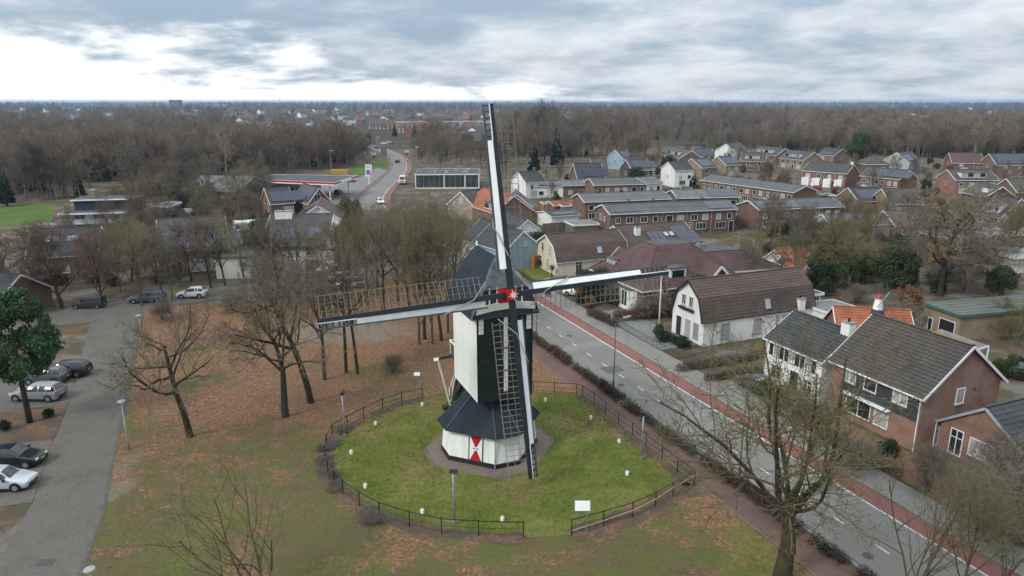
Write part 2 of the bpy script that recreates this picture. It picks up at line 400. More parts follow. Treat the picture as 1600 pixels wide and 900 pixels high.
# ------------------------------------------------------------------ ground, roads
def circle(r, n=96, c=(0, 0)): return [(c[0] + r * math.cos(2*math.pi*i/n), c[1] + r * math.sin(2*math.pi*i/n)) for i in range(n)]
sheet('ground', circle(16000, 128), -.02, G['far'])
sheet('garden_ground', [(-150, 20), (60, 10), (150, 60), (230, 260), (150, 420), (-40, 420), (-160, 260), (-170, 120)], -.008, G['garden'])
sheet('park_ground', [P(*q) for q in ((60, 1000), (118, 900), (200, 640), (228, 480), (420, 470), (560, 430), (700, 415))] + [road(92, -5.5), road(60, -5.5), road(20, -5.5)], .0, G['park'])
sheet('field', [P(*q) for q in ((-160, 330), (85, 318), (80, 345), (-20, 358), (-160, 375))], .0, G['field'])
# main road: straight past the mill, then swinging right to the level crossing
def road_line(off):
    c = [road(s, 0) for s in (-20, 0, 20, 40, 60, 80, 100, 120, 140, 160, 178)]
    c += [Vector(q).to_3d() for q in ((-36.2, 178), (-39.0, 195), (-40.6, 215), (-41.6, 240), (-43.5, 270), (-48.5, 305), (-57, 345), (-70, 385), (-88, 430), (-112, 490), (-150, 580))]
    r = []
    for i, p in enumerate(c):
        d = (c[min(i+1, len(c)-1)] - c[max(i-1, 0)]).normalized(); r.append(p + Vector((d.y, -d.x, 0)) * off)
    return r
Z1 = .010
strip('road', road_line(-2.6), road_line(3.32), Z1, A_ROAD)
strip('gutter_bricks', road_line(-2.6), road_line(-2.32), Z1 + .004, paver_mat('gutter_pavers', (.12, .115, .105), (.15, .14, .13), .2, .1, R(22.7)))
strip('cycle_lane', road_line(3.32), road_line(4.95), Z1 + .004, A_RED)
strip('edge_line', road_line(3.24), road_line(3.40), Z1 + .008, MARK)
strip('kerb', road_line(4.95), road_line(5.12), .11, KERB, .14)
strip('kerb', road_line(-2.78), road_line(-2.6), .11, KERB, .14)
strip('pavement', [road(s, 5.12) for s in (-10, 40, 80, 118)], [road(s, 7.5) for s in (-10, 40, 80, 118)], .10, A_PAVE, .12)
strip('brick_path', [road(s, -5.45) for s in (-10, 40, 80, 98, 120)], [road(s, -3.65) for s in (-10, 40, 80, 98, 120)], .012, A_PATH)
strip('verge', [road(s, -3.65) for s in (-10, 40, 80, 120)], [road(s, -2.78) for s in (-10, 40, 80, 120)], .03, G['dirt'])
strip('path_edging', [road(s, -5.53) for s in (-10, 40, 80, 98)], [road(s, -5.45) for s in (-10, 40, 80, 98)], .06, M('edging_wood', (.16, .14, .11), rough=.9), .08)
# far half of the road widens to a junction with red lanes on both sides
strip('cycle_lane', road_line(-4.1)[9:], road_line(-2.8)[9:], .012, asphalt_mat('worn_red_asphalt', (.175, .105, .092), patch=.6))
sheet('junction_apron', [P(*q) for q in ((470, 345), (560, 330), (600, 300), (612, 268), (590, 262), (560, 278), (470, 292), (400, 305))], .004, asphalt_mat('forecourt', (.20, .195, .19)))
sheet('verge_grass', [P(*q) for q in ((545, 262), (600, 248), (650, 254), (648, 262), (620, 285), (560, 276))], .002, G['field'])
# dashed centre line
mb = MB(); mb.box(-.06, .06, -.5, .5, 0, .003); dash = mb.mesh('centre_dash', MARK)
for i in range(34):
    s = 33.0 + (i - 6) * 3.245
    o = link('centre_dash', dash, None, road(s + 2.9, 0, Z1 + .004), (0, 0, math.atan2(.386, .9225))); tag(o, kind='structure')
mh = MB(); mh.tube([(0,0,0),(0,0,.006)], .33, 20); mhm = mh.mesh('manhole_cover', M('cast_iron', (.05, .05, .05), (.08, .08, .08), 8, .7))
for k, (s_, t_) in enumerate(((52, 1.1), (66.5, -1.2), (81, .9), (39, -1.3))): tag(link('manhole_cover', mhm, None, road(s_, t_, Z1 + .003)), 'round iron manhole cover in the asphalt road', 'manhole cover', 'manhole covers in the road')
PATCH = asphalt_mat('patched_asphalt', (.225, .222, .212), patch=.2); DPATCH = asphalt_mat('dark_patch', (.115, .112, .105), patch=.6)
for s0, s1, t0, t1, m_ in ((76.5, 78.3, -2.3, 4.9, PATCH), (69.4, 71.2, -.9, 1.1, DPATCH), (58, 61.5, .4, 3.0, PATCH), (45, 46.0, -2.3, 3.2, DPATCH), (92, 95, -2.2, 1, PATCH)):
    sheet('road_patch', [road(s0, t0), road(s0 + .15, t1), road(s1, t1), road(s1 - .1, t0)], Z1 + .0022, m_)
# brick lane on the left with the street across its head
laneR = [(111, 930), (128, 880), (158, 800), (167, 755), (183, 678), (197, 600), (206, 545), (214, 500), (222, 478)]
laneL = [(-60, 930), (0, 872), (53, 783), (66, 740), (80, 700), (105, 639), (122, 580), (133, 530), (142, 505)]
strip('lane', [P(*q) for q in laneL], [P(*q) for q in laneR], .012, A_LANE)
strip('lane_edging', [P(*q) for q in laneR], [P(q[0] + 7 * (q[1] - 300) / 600, q[1]) for q in laneR], .016, paver_mat('edging_bricks', (.105, .100, .09), (.13, .125, .115), .21, .07, R(20)))
strip('street', [P(*q) for q in ((-80, 500), (60, 487), (150, 476), (230, 462), (330, 449), (440, 440), (540, 428), (640, 405), (700, 392))],
      [P(*q) for q in ((-80, 530), (60, 512), (142, 503), (228, 482), (330, 468), (440, 462), (560, 450), (660, 425), (735, 408))], .008, A_LANE)
sheet('parking_bay', [P(*q) for q in ((-60, 700), (82, 688), (64, 745), (50, 785), (-60, 800))], .016, A_LANE)
sheet('parking_bay', [P(*q) for q in ((-60, 600), (112, 570), (116, 612), (104, 634), (-60, 645))], .016, A_LANE)
sheet('leafy_bed', [P(*q) for q in ((-60, 648), (104, 636), (82, 690), (-60, 702))], .006, G['dirt'])
mb = MB(); mb.box(-.45, .45, -.3, .3, 0, .01)
tag(mb.build('drain_cover', M('cast_iron', (.05, .05, .05), (.08, .08, .08), 8, .7), None, P(72, 879, .013)), 'grey iron drain cover set in the brick lane', 'drain cover')

# ------------------------------------------------------------------ the mill green
fenceA = [(661,624),(628,631),(598,641),(569,655),(543,669),(520,683),(511,699),(508,718),(513,742),(522,757),(536,772),(562,791),(593,808),(640,823),(690,834),(748,838),(818,840)]
fenceB = [(893,836),(943,822),(988,808),(1024,792),(1051,776),(1084,759)]
fenceC = [(833,613),(866,615),(901,617),(910,620),(928,632),(946,647),(966,664),(988,680),(1009,699),(1034,717),(1058,738),(1085,756)]
green = [P(*q) for q in fenceA] + [P(*q) for q in fenceB] + [P(*q) for q in fenceC[::-1]] + [P(780, 600), P(700, 612)]
sheet('mill_green', green, .014, G['lawn'])
def dirt_strip(pts, w, name='bare_soil'):
    pts = [P(*q) for q in pts]; l = []; r = []; rg = random.Random(3)
    dense = []
    for a, b in zip(pts, pts[1:]): dense += [a.lerp(b, k / 3) for k in range(3)]
    dense.append(pts[-1])
    for i, p in enumerate(dense):
        d = (dense[min(i+1, len(dense)-1)] - dense[max(i-1, 0)]).normalized(); n = Vector((d.y, -d.x, 0))
        l.append(p - n * w * rg.uniform(.5, 1.1)); r.append(p + n * w * rg.uniform(.5, 1.1))
    return strip(name, l, r, .018, G['dirt'])
dirt_strip(fenceA, .7); dirt_strip(fenceB, 1.0); dirt_strip(fenceC[3:], .9)
def fence(pts, label):
    pts = [P(*q) for q in pts]; root = empty('railing_fence', (*pts[0][:2], 0), 0, label, 'fence'); o = Vector((*pts[0][:2], 0))
    pm = MB(); pm.box(-.03, .03, -.03, .03, -.1, 1.10); pm.box(-.036, .036, -.036, .036, 1.10, 1.12); pme = pm.mesh('post', BLACK)
    for p in pts: link('post', pme, root, p - o)
    for z, r in ((1.05, .022), (.58, .009), (.2, .009)):
        for a, b in zip(pts, pts[1:]):
            mb = MB(); mb.beam(a - o + Vector((0, 0, z)), b - o + Vector((0, 0, z)), r * 2)
            mb.build('rail' if z > 1 else 'wire', BLACK, root)
    return root
fence(fenceA, 'long curved black railing round the leaf side of the mill green, ending at the opening')
fb = fence(fenceB, 'short black railing from the white notice board to the brick path, tape along it')
fence(fenceC, 'black railing running beside the brick path and behind the mill')
ptsB = [P(*q) for q in fenceB]; mb = MB()
for k, (a, b) in enumerate(zip(ptsB, ptsB[1:])):
    za = .75 - .25 * (k % 2) * .5; mb.beam(a - ptsB[0] + Vector((.05, -.06, .35 + .1*k)), b - ptsB[0] + Vector((.05, -.06, .35 + .1*(k+1))), .02, .05)
mb.build('barrier_tape', M('tape', (.62, .42, .38), (.5, .3, .28), 8, .6), fb)
FC = [P(*q) for q in fenceA]
def flood(px, py, extra):
    o = empty('flood_light', P(px, py, .012), 0, 'white drum-shaped lawn light ' + extra, 'ground light', 'ground lights round the mill')
    mb = MB(); mb.tube([(0,0,0),(0,0,.25),(0,0,.27)], [.125, .125, .11], 14); mb.build('housing', WHITE, o)
    mb = MB(); mb.tube([(0,0,.272),(0,0,.32)], [.095, .09], 14); mb.build('lens', M('frosted_lens', (.55, .53, .48), rough=.3), o)
    mb = MB(); mb.tube([(0,0,-.02),(0,0,.0)], [.22, .2], 14); mb.build('base_plate', KERB, o)
for q in ((660,634,'beside the blank sign on a pole'),(587,664,'behind the steel floodlight pole'),(549,709,'inside the bend of the long railing'),(571,762,'near the low shrubby bend of the railing'),(660,802,'inside the railing, near the steel pole'),
          (785,814,'by the end of the long railing'),(980,742,'above the short taped railing'),(967,692,'by the path railing, next to the steel pole'),(923,655,'by the soil halfway along the path railing'),(852,627,'close behind the mill, by the cross railing')): flood(*q)
def zpole(px, py, top): p = P(px, py); return p, zat(p.x, p.y, top)
def steel_pole(px, py, top, label):
    p, h = zpole(px, py, top); o = empty('floodlight_pole', p, 0, label, 'light pole')
    mb = MB(); mb.tube([(0,0,-.2),(0,0,h*.5),(0,0,h)], [.075, .07, .06], 10); mb.build('pole', GREYM, o, smooth=True)
    mb = MB(); mb.tube([(0,0,0),(0,0,.3)], [.11, .11], 10); mb.build('sleeve', GREYM, o)
    c = Vector((-1.5, 49.1, 0)) - p; a = math.atan2(c.y, c.x) - R(90)
    hd = MB(); hd.box(-.24, .24, -.09, .12, 0, .26); l = hd.build('lamp_head', BLACK, o, (0, .1 if 0 else 0, h - .05), (R(-25), 0, a))
    g = MB(); g.box(-.2, .2, .121, .13, .03, .23); g.build('lamp_glass', GLASS, l)
steel_pole(539, 683, 615, 'grey steel floodlight pole standing outside the leafy curve of the railing')
steel_pole(1002, 719, 647, 'grey steel floodlight pole standing on the soil beside the brick path')
steel_pole(710, 820, 739, 'grey steel floodlight pole with a flat head on the lawn before the hourglass door')
def board_sign(px, py, top, w, h, label, tilt=0):
    p, z = zpole(px, py, top); o = empty('notice_board', p, R(tilt), label, 'sign')
    for x in (-w * .28, w * .28) if w > .75 else (0,):
        mb = MB(); mb.box(x - .03, x + .03, -.03, .03, -.2, z - h + .06); mb.build('post', GREYM, o)
    mb = MB(); mb.box(-w/2, w/2, -.07, -.035, 0, h); pn = mb.build('panel', WHITE, o, (0, 0, z - h), (R(-18), 0, 0))
    for a in (-1, 1): f = MB(); f.box(a*w/2 - .02, a*w/2 + .02, -.08, -.03, -.02, h + .02); f.build('panel_frame', GREYM, pn)
board_sign(653, 624, 582, .55, .3, 'small blank white sign on a pole at the railing end by the mill stairs')
board_sign(909, 833, 784, .95, .6, 'large blank white notice board at the opening of the mill fence')
def lamp_post(px, py, top, arm, label, mat=GREYM):
    p, h = zpole(px, py, top); o = empty('street_lamp', p, 0, label, 'street lamp')
    mb = MB(); mb.tube([(0,0,-.2),(0,0,1.1),(0,0,1.15),(0,0,h-.35)], [.09, .09, .06, .05], 10); mb.build('pole', mat, o, smooth=True)
    d = RN * arm; mb = MB(); mb.tube([(0,0,h-.4), d*.12 + Vector((0,0,h-.12)), d*.4 + Vector((0,0,h)), d + Vector((0,0,h+.1))], [.05, .045, .04, .035], 8); mb.build('arm', mat, o, smooth=True)
    hd = MB(); e = d + Vector((0,0,h+.1)); hd.beam(e, e + d.normalized()*.75 + Vector((0,0,.12)), .24, .1, w2=.16, h2=.05); l = hd.build('lamp_head', M('lamp_shell', (.30, .31, .32), rough=.4), o)
    gl = MB(); gl.beam(e + d.normalized()*.1 + Vector((0,0,-.045)), e + d.normalized()*.6 + Vector((0,0,.04)), .16, .03); gl.build('lamp_glass', WHITE, l)
DKM = M('dark_pole', (.085, .09, .095), (.06, .065, .07), 2, .5, metal=.3)
lamp_post(958, 614, 500, .75, 'tall grey curved-arm street lamp in the hedge strip opposite the white gambrel house', DKM)
lamp_post(1154, 754, 600, .75, 'tall dark street lamp in the hedge strip behind the big mossy oak', DKM)
lamp_post(838, 535, 440, .75, 'dark street lamp in the hedge strip right behind the mill body', DKM)
def disc_lamp(px, py, top, label):
    p, h = zpole(px, py, top); o = empty('park_lamp', p, 0, label, 'street lamp')
    mb = MB(); mb.tube([(0,0,-.2),(0,0,.8),(0,0,.85),(0,0,h-.25)], [.07, .07, .05, .04], 10); mb.build('pole', GREYM, o, smooth=True)
    mb = MB(); mb.tube([(0,0,h-.3),(0,0,h-.08)], [.07, .16], 14); mb.build('lens', M('frosted_lens', (.55, .53, .48)), o)
    mb = MB(); mb.tube([(0,0,h-.08),(0,0,h-.02),(0,0,h)], [.30, .27, .10], 18); mb.build('canopy', M('lamp_shell', (.30, .31, .32)), o)
disc_lamp(201, 702, 626, 'mushroom-topped grey lamp at the edge of the lane by the sandy patch')
disc_lamp(222, 532, 492, 'mushroom-topped grey lamp under the trees at the head of the lane')
disc_lamp(148, 937, 888, 'mushroom-topped lamp at the corner of the lane below the grass, only its top in view')
# flagpole in the front garden
p, h = zpole(1029, 513, 421); o = empty('flagpole', p, 0, 'white flagpole in the front garden of the white gambrel house', 'flagpole')
mb = MB(); mb.tube([(0,0,-.1),(0,0,h*.5),(0,0,h)], [.07, .06, .035], 10); mb.build('pole', WHITE, o, smooth=True)
mb = MB(); mb.tube([(0,0,h),(0,0,h+.06),(0,0,h+.12)], [.03, .07, .02], 10); mb.build('finial', WHITE, o)
mb = MB(); mb.tube([(.1,0,.9),(.1,0,h*.5),(.06,0,h-.05)], .012, 5); mb.build('halyard', WHITE, o)
# ------------------------------------------------------------------ the post mill
MILL = Vector((-1.72, 49.03, 0)); YAW = 0.384
mill = empty('windmill', MILL, YAW, 'wooden post mill with white sides, black sails and red hub on a white roundhouse', 'windmill')
TAR = M('tarred_boards', (.010, .018, .014), (.016, .026, .020), 1.2, .55, rand=.25)
MW = M('mill_white', (.76, .77, .74), (.56, .58, .52), 1.6, .6, streak=True, rand=.03, fine=.08)
SLATE = M('mill_slate', (.018, .025, .034), (.030, .039, .050), .8, .85, fine=.35, spec=.15)
LEAD = M('weathered_lead', (.105, .13, .132), (.022, .03, .036), 1.8, .8, fine=.35, spec=.15)
STOCK = M('sail_stock_paint', (.016, .020, .027), (.024, .029, .036), 1.5, .45)
TEAL = M('sail_edge_paint', (.055, .085, .092), (.035, .055, .06), 1.5, .5)
LATH = M('lath_wood', (.25, .22, .172), (.165, .147, .118), 2.0, .8, rand=.15)
RED = M('mill_red', (.42, .012, .018), (.33, .01, .016), 2, .4)
# roundhouse: a square with cut corners, turned the other way from the mill body
RH = (0, 0, R(-22) - YAW)
def octo(a, h): return [(-h,-a),(h,-a),(a,-h),(a,h),(h,a),(-h,a),(-a,h),(-a,-h)]
sheet('plaza', [tuple(Matrix.Rotation(R(-22), 2) @ Vector(q) + MILL.to_2d()) for q in octo(4.35, 2.6)], .024, A_PLAZA)
def frustum(lo, hi, z0, z1):
    mb = MB(); n = len(lo)
    for k in range(n):
        a, b, c, d = lo[k], lo[(k+1) % n], hi[(k+1) % n], hi[k]
        mb.poly((*a, z0), (*b, z0), (*c, z1), (*d, z1))
    return mb
wl_ = frustum(octo(3.12, 1.85), octo(2.92, 1.73), .34, 2.55); rw = wl_.build('roundhouse_wall', MW, mill, (0, 0, 0), RH)
pl = frustum(octo(3.20, 1.89), octo(3.17, 1.875), 0.0, .36)
pl.poly(*[(*q, .36) for q in octo(3.17, 1.875)]); pl.build('plinth', BLACK, mill, (0, 0, 0), RH)
rr = frustum(octo(3.38, 2.0), octo(.7, .42), 2.42, 5.3); rr2 = rr
n8 = octo(3.38, 2.0); n8i = octo(2.9, 1.72)
for k in range(8): rr.poly((*n8[k], 2.42), (*n8i[k], 2.38), (*n8i[(k+1) % 8], 2.38), (*n8[(k+1) % 8], 2.42))
rroof = rr.build('roundhouse_roof', SLATE, mill, (0, 0, 0), RH, uv=True)
mb = MB()
for k in range(8):
    a = Vector((*n8[k], 2.45)); b = Vector((*octo(.7, .42)[k], 5.33)); mb.beam(a, b, .12, .05)
mb.build('hip_strip', M('hip_lead', (.05, .058, .065), rough=.5), rroof)
# the hourglass door
door = MB(); door.box(-.52, .52, -.05, .02, 0, 2.0); dr = door.build('door', MW, mill)
dr.matrix_basis = Matrix.Rotation(RH[2], 4, 'Z') @ Matrix.Translation((.28, -3.10, .28)) @ Matrix.Rotation(R(-5.2), 4, 'X')
f = MB(); f.box(-.57, -.51, -.08, .02, 0, 2.05); f.box(.51, .57, -.08, .02, 0, 2.05); f.box(-.51, .51, -.08, .02, 2.0, 2.05); f.build('door_frame', BLACK, dr)
t = MB(); t.poly((-.48,-.056,.04),(.48,-.056,.04),(.07,-.056,.86),(-.07,-.056,.86)); t.poly((-.07,-.056,1.12),(.07,-.056,1.12),(.48,-.056,1.95),(-.48,-.056,1.95)); t.build('red_hourglass', RED, dr)
t = MB()
for a, b in ((-.24, -.03), (.03, .24)): t.poly((a,-.057,.92),(b,-.057,.95),(b,-.057,1.03),(a,-.057,1.07))
t.build('blue_bow', M('mill_blue', (.10, .30, .55)), dr)
mb = MB(); mb.tube([(1.83, -3.2, .05), (1.80, -3.05, 2.4)], .035, 8); mb.build('downpipe', ZINC, mill, (0, 0, 0), RH)
# body
X0, X1, Y0, Y1, ZB, ZT = -1.75, 2.35, -2.5, 2.9, 4.85, 11.5; XC = (X0 + X1) / 2
mb = MB(); mb.box(X0 + .03, X1 - .03, Y0 + .03, Y1 - .03, ZB, ZT); mb.build('body_frame', BLACK, mill)
nb = 40; bh = (ZT - ZB) / nb; mb = MB()
mb.v = [(X0, 0, 0), (X1, 0, 0), (X1, -.05, 0), (X0, -.05, 0), (X0, 0, bh), (X1, 0, bh), (X1, -.012, bh), (X0, -.012, bh)]
mb.f = [(3,2,6,7), (0,1,2,3)[::-1], (0,3,7,4), (1,5,6,2), (4,7,6,5)]
bm = mb.mesh('weatherboard', TAR)
for k in range(nb): link('weatherboard', bm, mill, (0, Y0 - .004 * (k % 3), ZB + k * bh))
for k in range(nb): link('weatherboard', bm, mill, (X0 + X1, Y1, ZB + k * bh), (0, 0, math.pi))
npl = 24; pw = (Y1 - Y0) / npl; mb = MB(); mb.box(-.03, .03, .0015, pw - .0015, 0, ZT - ZB); pm = mb.mesh('plank', MW)
for k in range(npl):
    for x in (X0, X1): link('plank', pm, mill, (x + (.002 if k % 2 else 0), Y0 + k * pw, ZB))
for x in (X0 + .02, X1 - .02):
    mb = MB(); mb.box(x - .07, x + .07, Y0 - .075, Y0 - .055, ZB, ZT); mb.build('corner_board', BLACK, mill)
for x in (X0 + .26, X1 - .26):
    mb = MB(); mb.box(x - .17, x + .17, Y0 - .12, Y0 - .06, 9.95, 11.3); o = mb.build('shutter', WHITE, mill)
    for z in (10.28, 10.62, 10.96):
        m2 = MB(); m2.box(x - .17, x + .17, Y0 - .132, Y0 - .121, z, z + .03); m2.build('shutter_batten', M('pale_red', (.4, .2, .18)), o)
mb = MB(); mb.box(.20, .48, Y0 - .14, Y0 - .055, 5.4, 11.45); o = mb.build('front_post', MW, mill)
for z in (5.4, 7.0, 8.7): 
    mb = MB(); mb.box(.19, .49, Y0 - .15, Y0 - .141, z, z + .14); mb.build('post_band', RED, o)
# beam above the boards, slightly arched
mb = MB(); nn = 10
for k in range(nn):
    a, b = X0 - .15 + (X1 - X0 + .3) * k / nn, X0 - .15 + (X1 - X0 + .3) * (k+1) / nn
    za, zb = (11.42 + .22 * math.sin(math.pi * q / nn) for q in (k, k+1))
    i = len(mb.v); mb.v += [(a,Y0-.3,za),(b,Y0-.3,zb),(b,Y0+.1,zb),(a,Y0+.1,za),(a,Y0-.3,za+.5),(b,Y0-.3,zb+.5),(b,Y0+.1,zb+.5),(a,Y0+.1,za+.5)]
    mb.f += [tuple(i + j for j in q) for q in ((0,3,2,1),(4,5,6,7),(0,1,5,4),(1,2,6,5),(2,3,7,6),(3,0,4,7))]
mb.build('weather_beam', M('cream_paint', (.78, .76, .69), (.70, .68, .61), 1, .6), mill)
# cap: ogee sides, hipped front with a weathered lead hood
prof = [(2.52, 11.05), (2.30, 11.7), (1.98, 12.4), (1.58, 13.1), (1.08, 13.8), (.54, 14.48), (0, 15.0)]
prof = [(XC - x, z) for x, z in prof] + [(XC + x, z) for x, z in prof[-2::-1]]
yf = lambda z: Y0 - .35 if z < 13.05 else Y0 - .35 + (z - 13.05) / 1.95 * 1.75
YB = Y1 + .45; ys = [0, .18, 1.0]
mb = MB()
def cpt(p, t): return (p[0], yf(p[1]) * (1 - t) + YB * t, p[1])
for i in range(len(prof) - 1):
    a, b = prof[i], prof[i+1]; mb.poly(cpt(a, .07), cpt(b, .07), cpt(b, 1), cpt(a, 1))
mb.poly(*[cpt(p, 1) for p in prof]); cap = mb.build('cap_roof', SLATE, mill, uv=True)
mb = MB()
for i in range(len(prof) - 1):
    a, b = prof[i], prof[i+1]; mb.poly(cpt(a, 0), cpt(b, 0), cpt(b, .07), cpt(a, .07))
hood = [p for p in prof if p[1] > 13.0]; mb.poly(*[cpt(p, 0) for p in hood][::-1]); mb.build('lead_hood', LEAD, cap)
mb = MB(); lowp = [p for p in prof if p[1] < 13.5]; 
mb.poly(*[(p[0], Y0 - .2, min(p[1], 13.35)) for p in lowp]); mb.build('breast_boards', M('breast_paint', (.05, .075, .08), (.035, .05, .055), 2, .5), cap)
for x in (-1.1, -.55, .85, 1.3):
    mb = MB(); mb.box(XC - .1 + x - .045, XC - .1 + x + .045, Y0 - .26, Y0 - .21, 11.9, 13.2); mb.build('white_strip', WHITE, cap)
mb = MB(); mb.tube([(XC, YB - .1, 15.0), (XC, YB - .1, 15.25), (XC, YB - .1, 15.35)], [.09, .07, .02], 8); mb.build('finial', WHITE, cap)
# windshaft, poll end, sails
HUB = Vector((0.0, -4.33, 13.09)); TILT = 0.212; ROT = 0.0284
er = Vector((1, 0, 0)); en = Vector((0, -math.cos(TILT), math.sin(TILT))); eu = Vector((0, math.sin(TILT), math.cos(TILT)))
mb = MB(); mb.tube([HUB - en * 2.2, HUB - en * .5], [.3, .3], 12); mb.build('windshaft', RED, mill)
def frame(A): return (er * math.cos(A) + eu * math.sin(A), -er * math.sin(A) + eu * math.cos(A))
e0, l0 = frame(ROT)
def obox(mb, c, ax, sz):
    i = len(mb.v)
    for sz_ in (-1, 1):
        for sx, sy in ((-1,-1),(1,-1),(1,1),(-1,1)): mb.v.append(tuple(c + ax[0]*sx*sz[0]/2 + ax[1]*sy*sz[1]/2 + ax[2]*sz_*sz[2]/2))
    mb.f += [tuple(i + k for k in q) for q in ((0,3,2,1),(4,5,6,7),(0,1,5,4),(1,2,6,5),(2,3,7,6),(3,0,4,7))]
mb = MB(); obox(mb, HUB - en * .12, (e0, l0, en), (.62, .72, 1.05)); obox(mb, HUB - en*.35 - e0*.42, (e0, l0, en), (.5, 1.0, .45))
obox(mb, HUB + en * .46, (e0, l0, en), (.5, .5, .16)); poll = mb.build('poll_end', RED, mill)
mb = MB()
for k in range(8):
    e, l = frame(ROT + k * math.pi / 4 + .2); c = HUB + en * .546; r = .42 if k % 2 == 0 else .33
    mb.poly(c - l * .05, c + e * r, c + l * .05)
    mb.poly(c + l * .05 + en*.002, c + e * r + en*.002, c - l * .05 + en*.002)
mb.build('white_star', WHITE, poll)
RL = 12.5
def sail(k, A, n0):
    e, l = frame(A); c = HUB + en * n0
    def at(r, la, nn=0.0): return c + e * r + l * la + en * nn
    mb = MB(); mb.beam(at(.2, 0), at(RL, 0), .36, .40, up=en, w2=.24, h2=.2); st = mb.build('sail_stock', STOCK, mill)
    tilt = .32
    mb = MB(); i = 0
    for r, wd in ((1.75, .44), (10.15, .36)):
        p = [at(r, .17, .10), at(r, .17 + wd, .10 - wd * tilt), at(r, .17 + wd, .07 - wd * tilt), at(r, .17, .07)]
        mb.v += [tuple(q) for q in p]
    mb.f = [(0,1,5,4),(1,2,6,5),(2,3,7,6),(3,0,4,7),(0,3,2,1),(4,5,6,7)]; mb.build('wind_board', WHITE, st)
    mb = MB(); mb.beam(at(1.6, .66, -.1), at(RL, .52, -.08), .10, .16, up=en); mb.build('leading_edge', TEAL, st)
    mb = MB(); mb.beam(at(10.15, .17, .08), at(RL, .14, .06), .07, .05, up=en); mb.build('white_edge', WHITE, st)
    for j in range(6):
        r = 10.4 + j * .4; mb = MB(); mb.beam(at(r, .1, 0), at(r, .54, -.06), .07, .06, up=en); mb.build('rung', STOCK, st)
    W = 1.5
    al = lambda r: R(24 - 19 * (r - 1.8) / (RL - 1.8))
    def lt(r, la): return at(r, -la * math.cos(al(r)), -la * math.sin(al(r)) * .9)
    rg = random.Random(k)
    for j in range(28):
        r = 1.9 + j * .385
        mb = MB(); mb.beam(lt(r, -.05), lt(r, W + .04), .032, .03, up=en); mb.build('sail_bar', LATH, st)
    for la, th in ((.52, .022), (1.0, .022), (W, .036)):
        mb = MB(); pts = [lt(r, la) + en * .045 for r in np.linspace(1.7, 12.42, 9)]
        for p, q in zip(pts, pts[1:]): mb.beam(p, q, th, .035, up=en)
        mb.build('sail_lath', LATH, st)
    mb = MB(); mb.tube([lt(1.5, 1.1) + en*.1, at(2.6, .0, .28), at(4.0, .5, .12), at(4.6, .72, -.05), at(5.2, .62, -.2)], .035, 6); mb.build('rope', M('rope', (.34, .32, .29), rough=.9), st)
for k in range(4): sail(k, ROT + math.pi / 2 * k, .12 if k % 2 else -.16)
# back: platform, stairs, tail pole and props
mb = MB(); mb.box(X0, X1 - 1.2, Y1 + .02, Y1 + 1.25, 6.15, 6.3); plat = mb.build('platform', BLACK, mill)
for x in np.linspace(X0 + .05, X1 - 1.25, 9):
    mb = MB(); mb.box(x - .03, x + .03, Y1 + 1.2, Y1 + 1.25, 6.3, 7.35); mb.build('baluster', WHITE, plat)
mb = MB(); mb.box(X0, X1 - 1.2, Y1 + 1.18, Y1 + 1.27, 7.36, 7.45); mb.box(X0, X0 + .06, Y1 + .05, Y1 + 1.18, 7.36, 7.45); mb.build('handrail', WHITE, plat)
mb = MB(); mb.box(-.2, .7, Y1 + .05, Y1 + .08, 6.3, 8.2); mb.build('back_door', M('mill_green', (.03, .09, .05)), mill)
S0, S1 = Vector((0.2, Y1 + .9, 6.2)), Vector((0.2, 8.7, .12))
for x in (-.75, .75):
    mb = MB(); mb.beam(S0 + er * x, S1 + er * x, .08, .3); st = mb.build('stair_stringer', BLACK, mill)
    mb = MB(); mb.beam(S0 + er * x + Vector((0,0,1.0)), S1 + er * x + Vector((0,0,1.0)), .07, .07); mb.build('handrail', WHITE, st)
    for t in np.linspace(.05, .95, 6):
        p = S0.lerp(S1, t) + er * x; mb = MB(); mb.box(p.x - .03, p.x + .03, p.y - .03, p.y + .03, p.z, p.z + 1.0); mb.build('baluster', WHITE, st)
mb = MB(); mb.box(-.74, .74, -.13, .13, -.02, .03); sm = mb.mesh('stair_step', BLACK)
for k in range(22): link('stair_step', sm, mill, S0.lerp(S1, (k + .5) / 22))
mb = MB(); mb.beam((0.2, Y1 - .5, 4.6), (0.2, 9.2, .75), .35, .35); mb.build('tail_pole', BLACK, mill)
inv = (Matrix.Translation(MILL) @ Matrix.Rotation(YAW, 4, 'Z')).inverted()
a, b, c2 = inv @ PY(684, 561, 54.0), inv @ P(705, 638), inv @ PY(707, 556, 52.6)
mb = MB(); mb.beam(a, c2, .16, .2); bb = mb.build('hoist_beam', BLACK, mill); mb = MB(); mb.beam(a + (a - c2).normalized() * .45, a - (a - c2).normalized() * .25, .2, .24); mb.build('beam_end', WHITE, bb)
mb = MB(); mb.beam(a, b, .13, .13); mb.build('prop', MW, mill)
d2 = inv @ PY(711, 592, 54.6); mb = MB(); mb.beam(d2, inv @ P(703, 636), .1, .1); mb.build('prop', MW, mill)
mb = MB(); mb.box(b.x - .7, b.x + .7, b.y - .3, b.y + .3, 0.02, .3); mb.build('prop_foot', BLACK, mill)
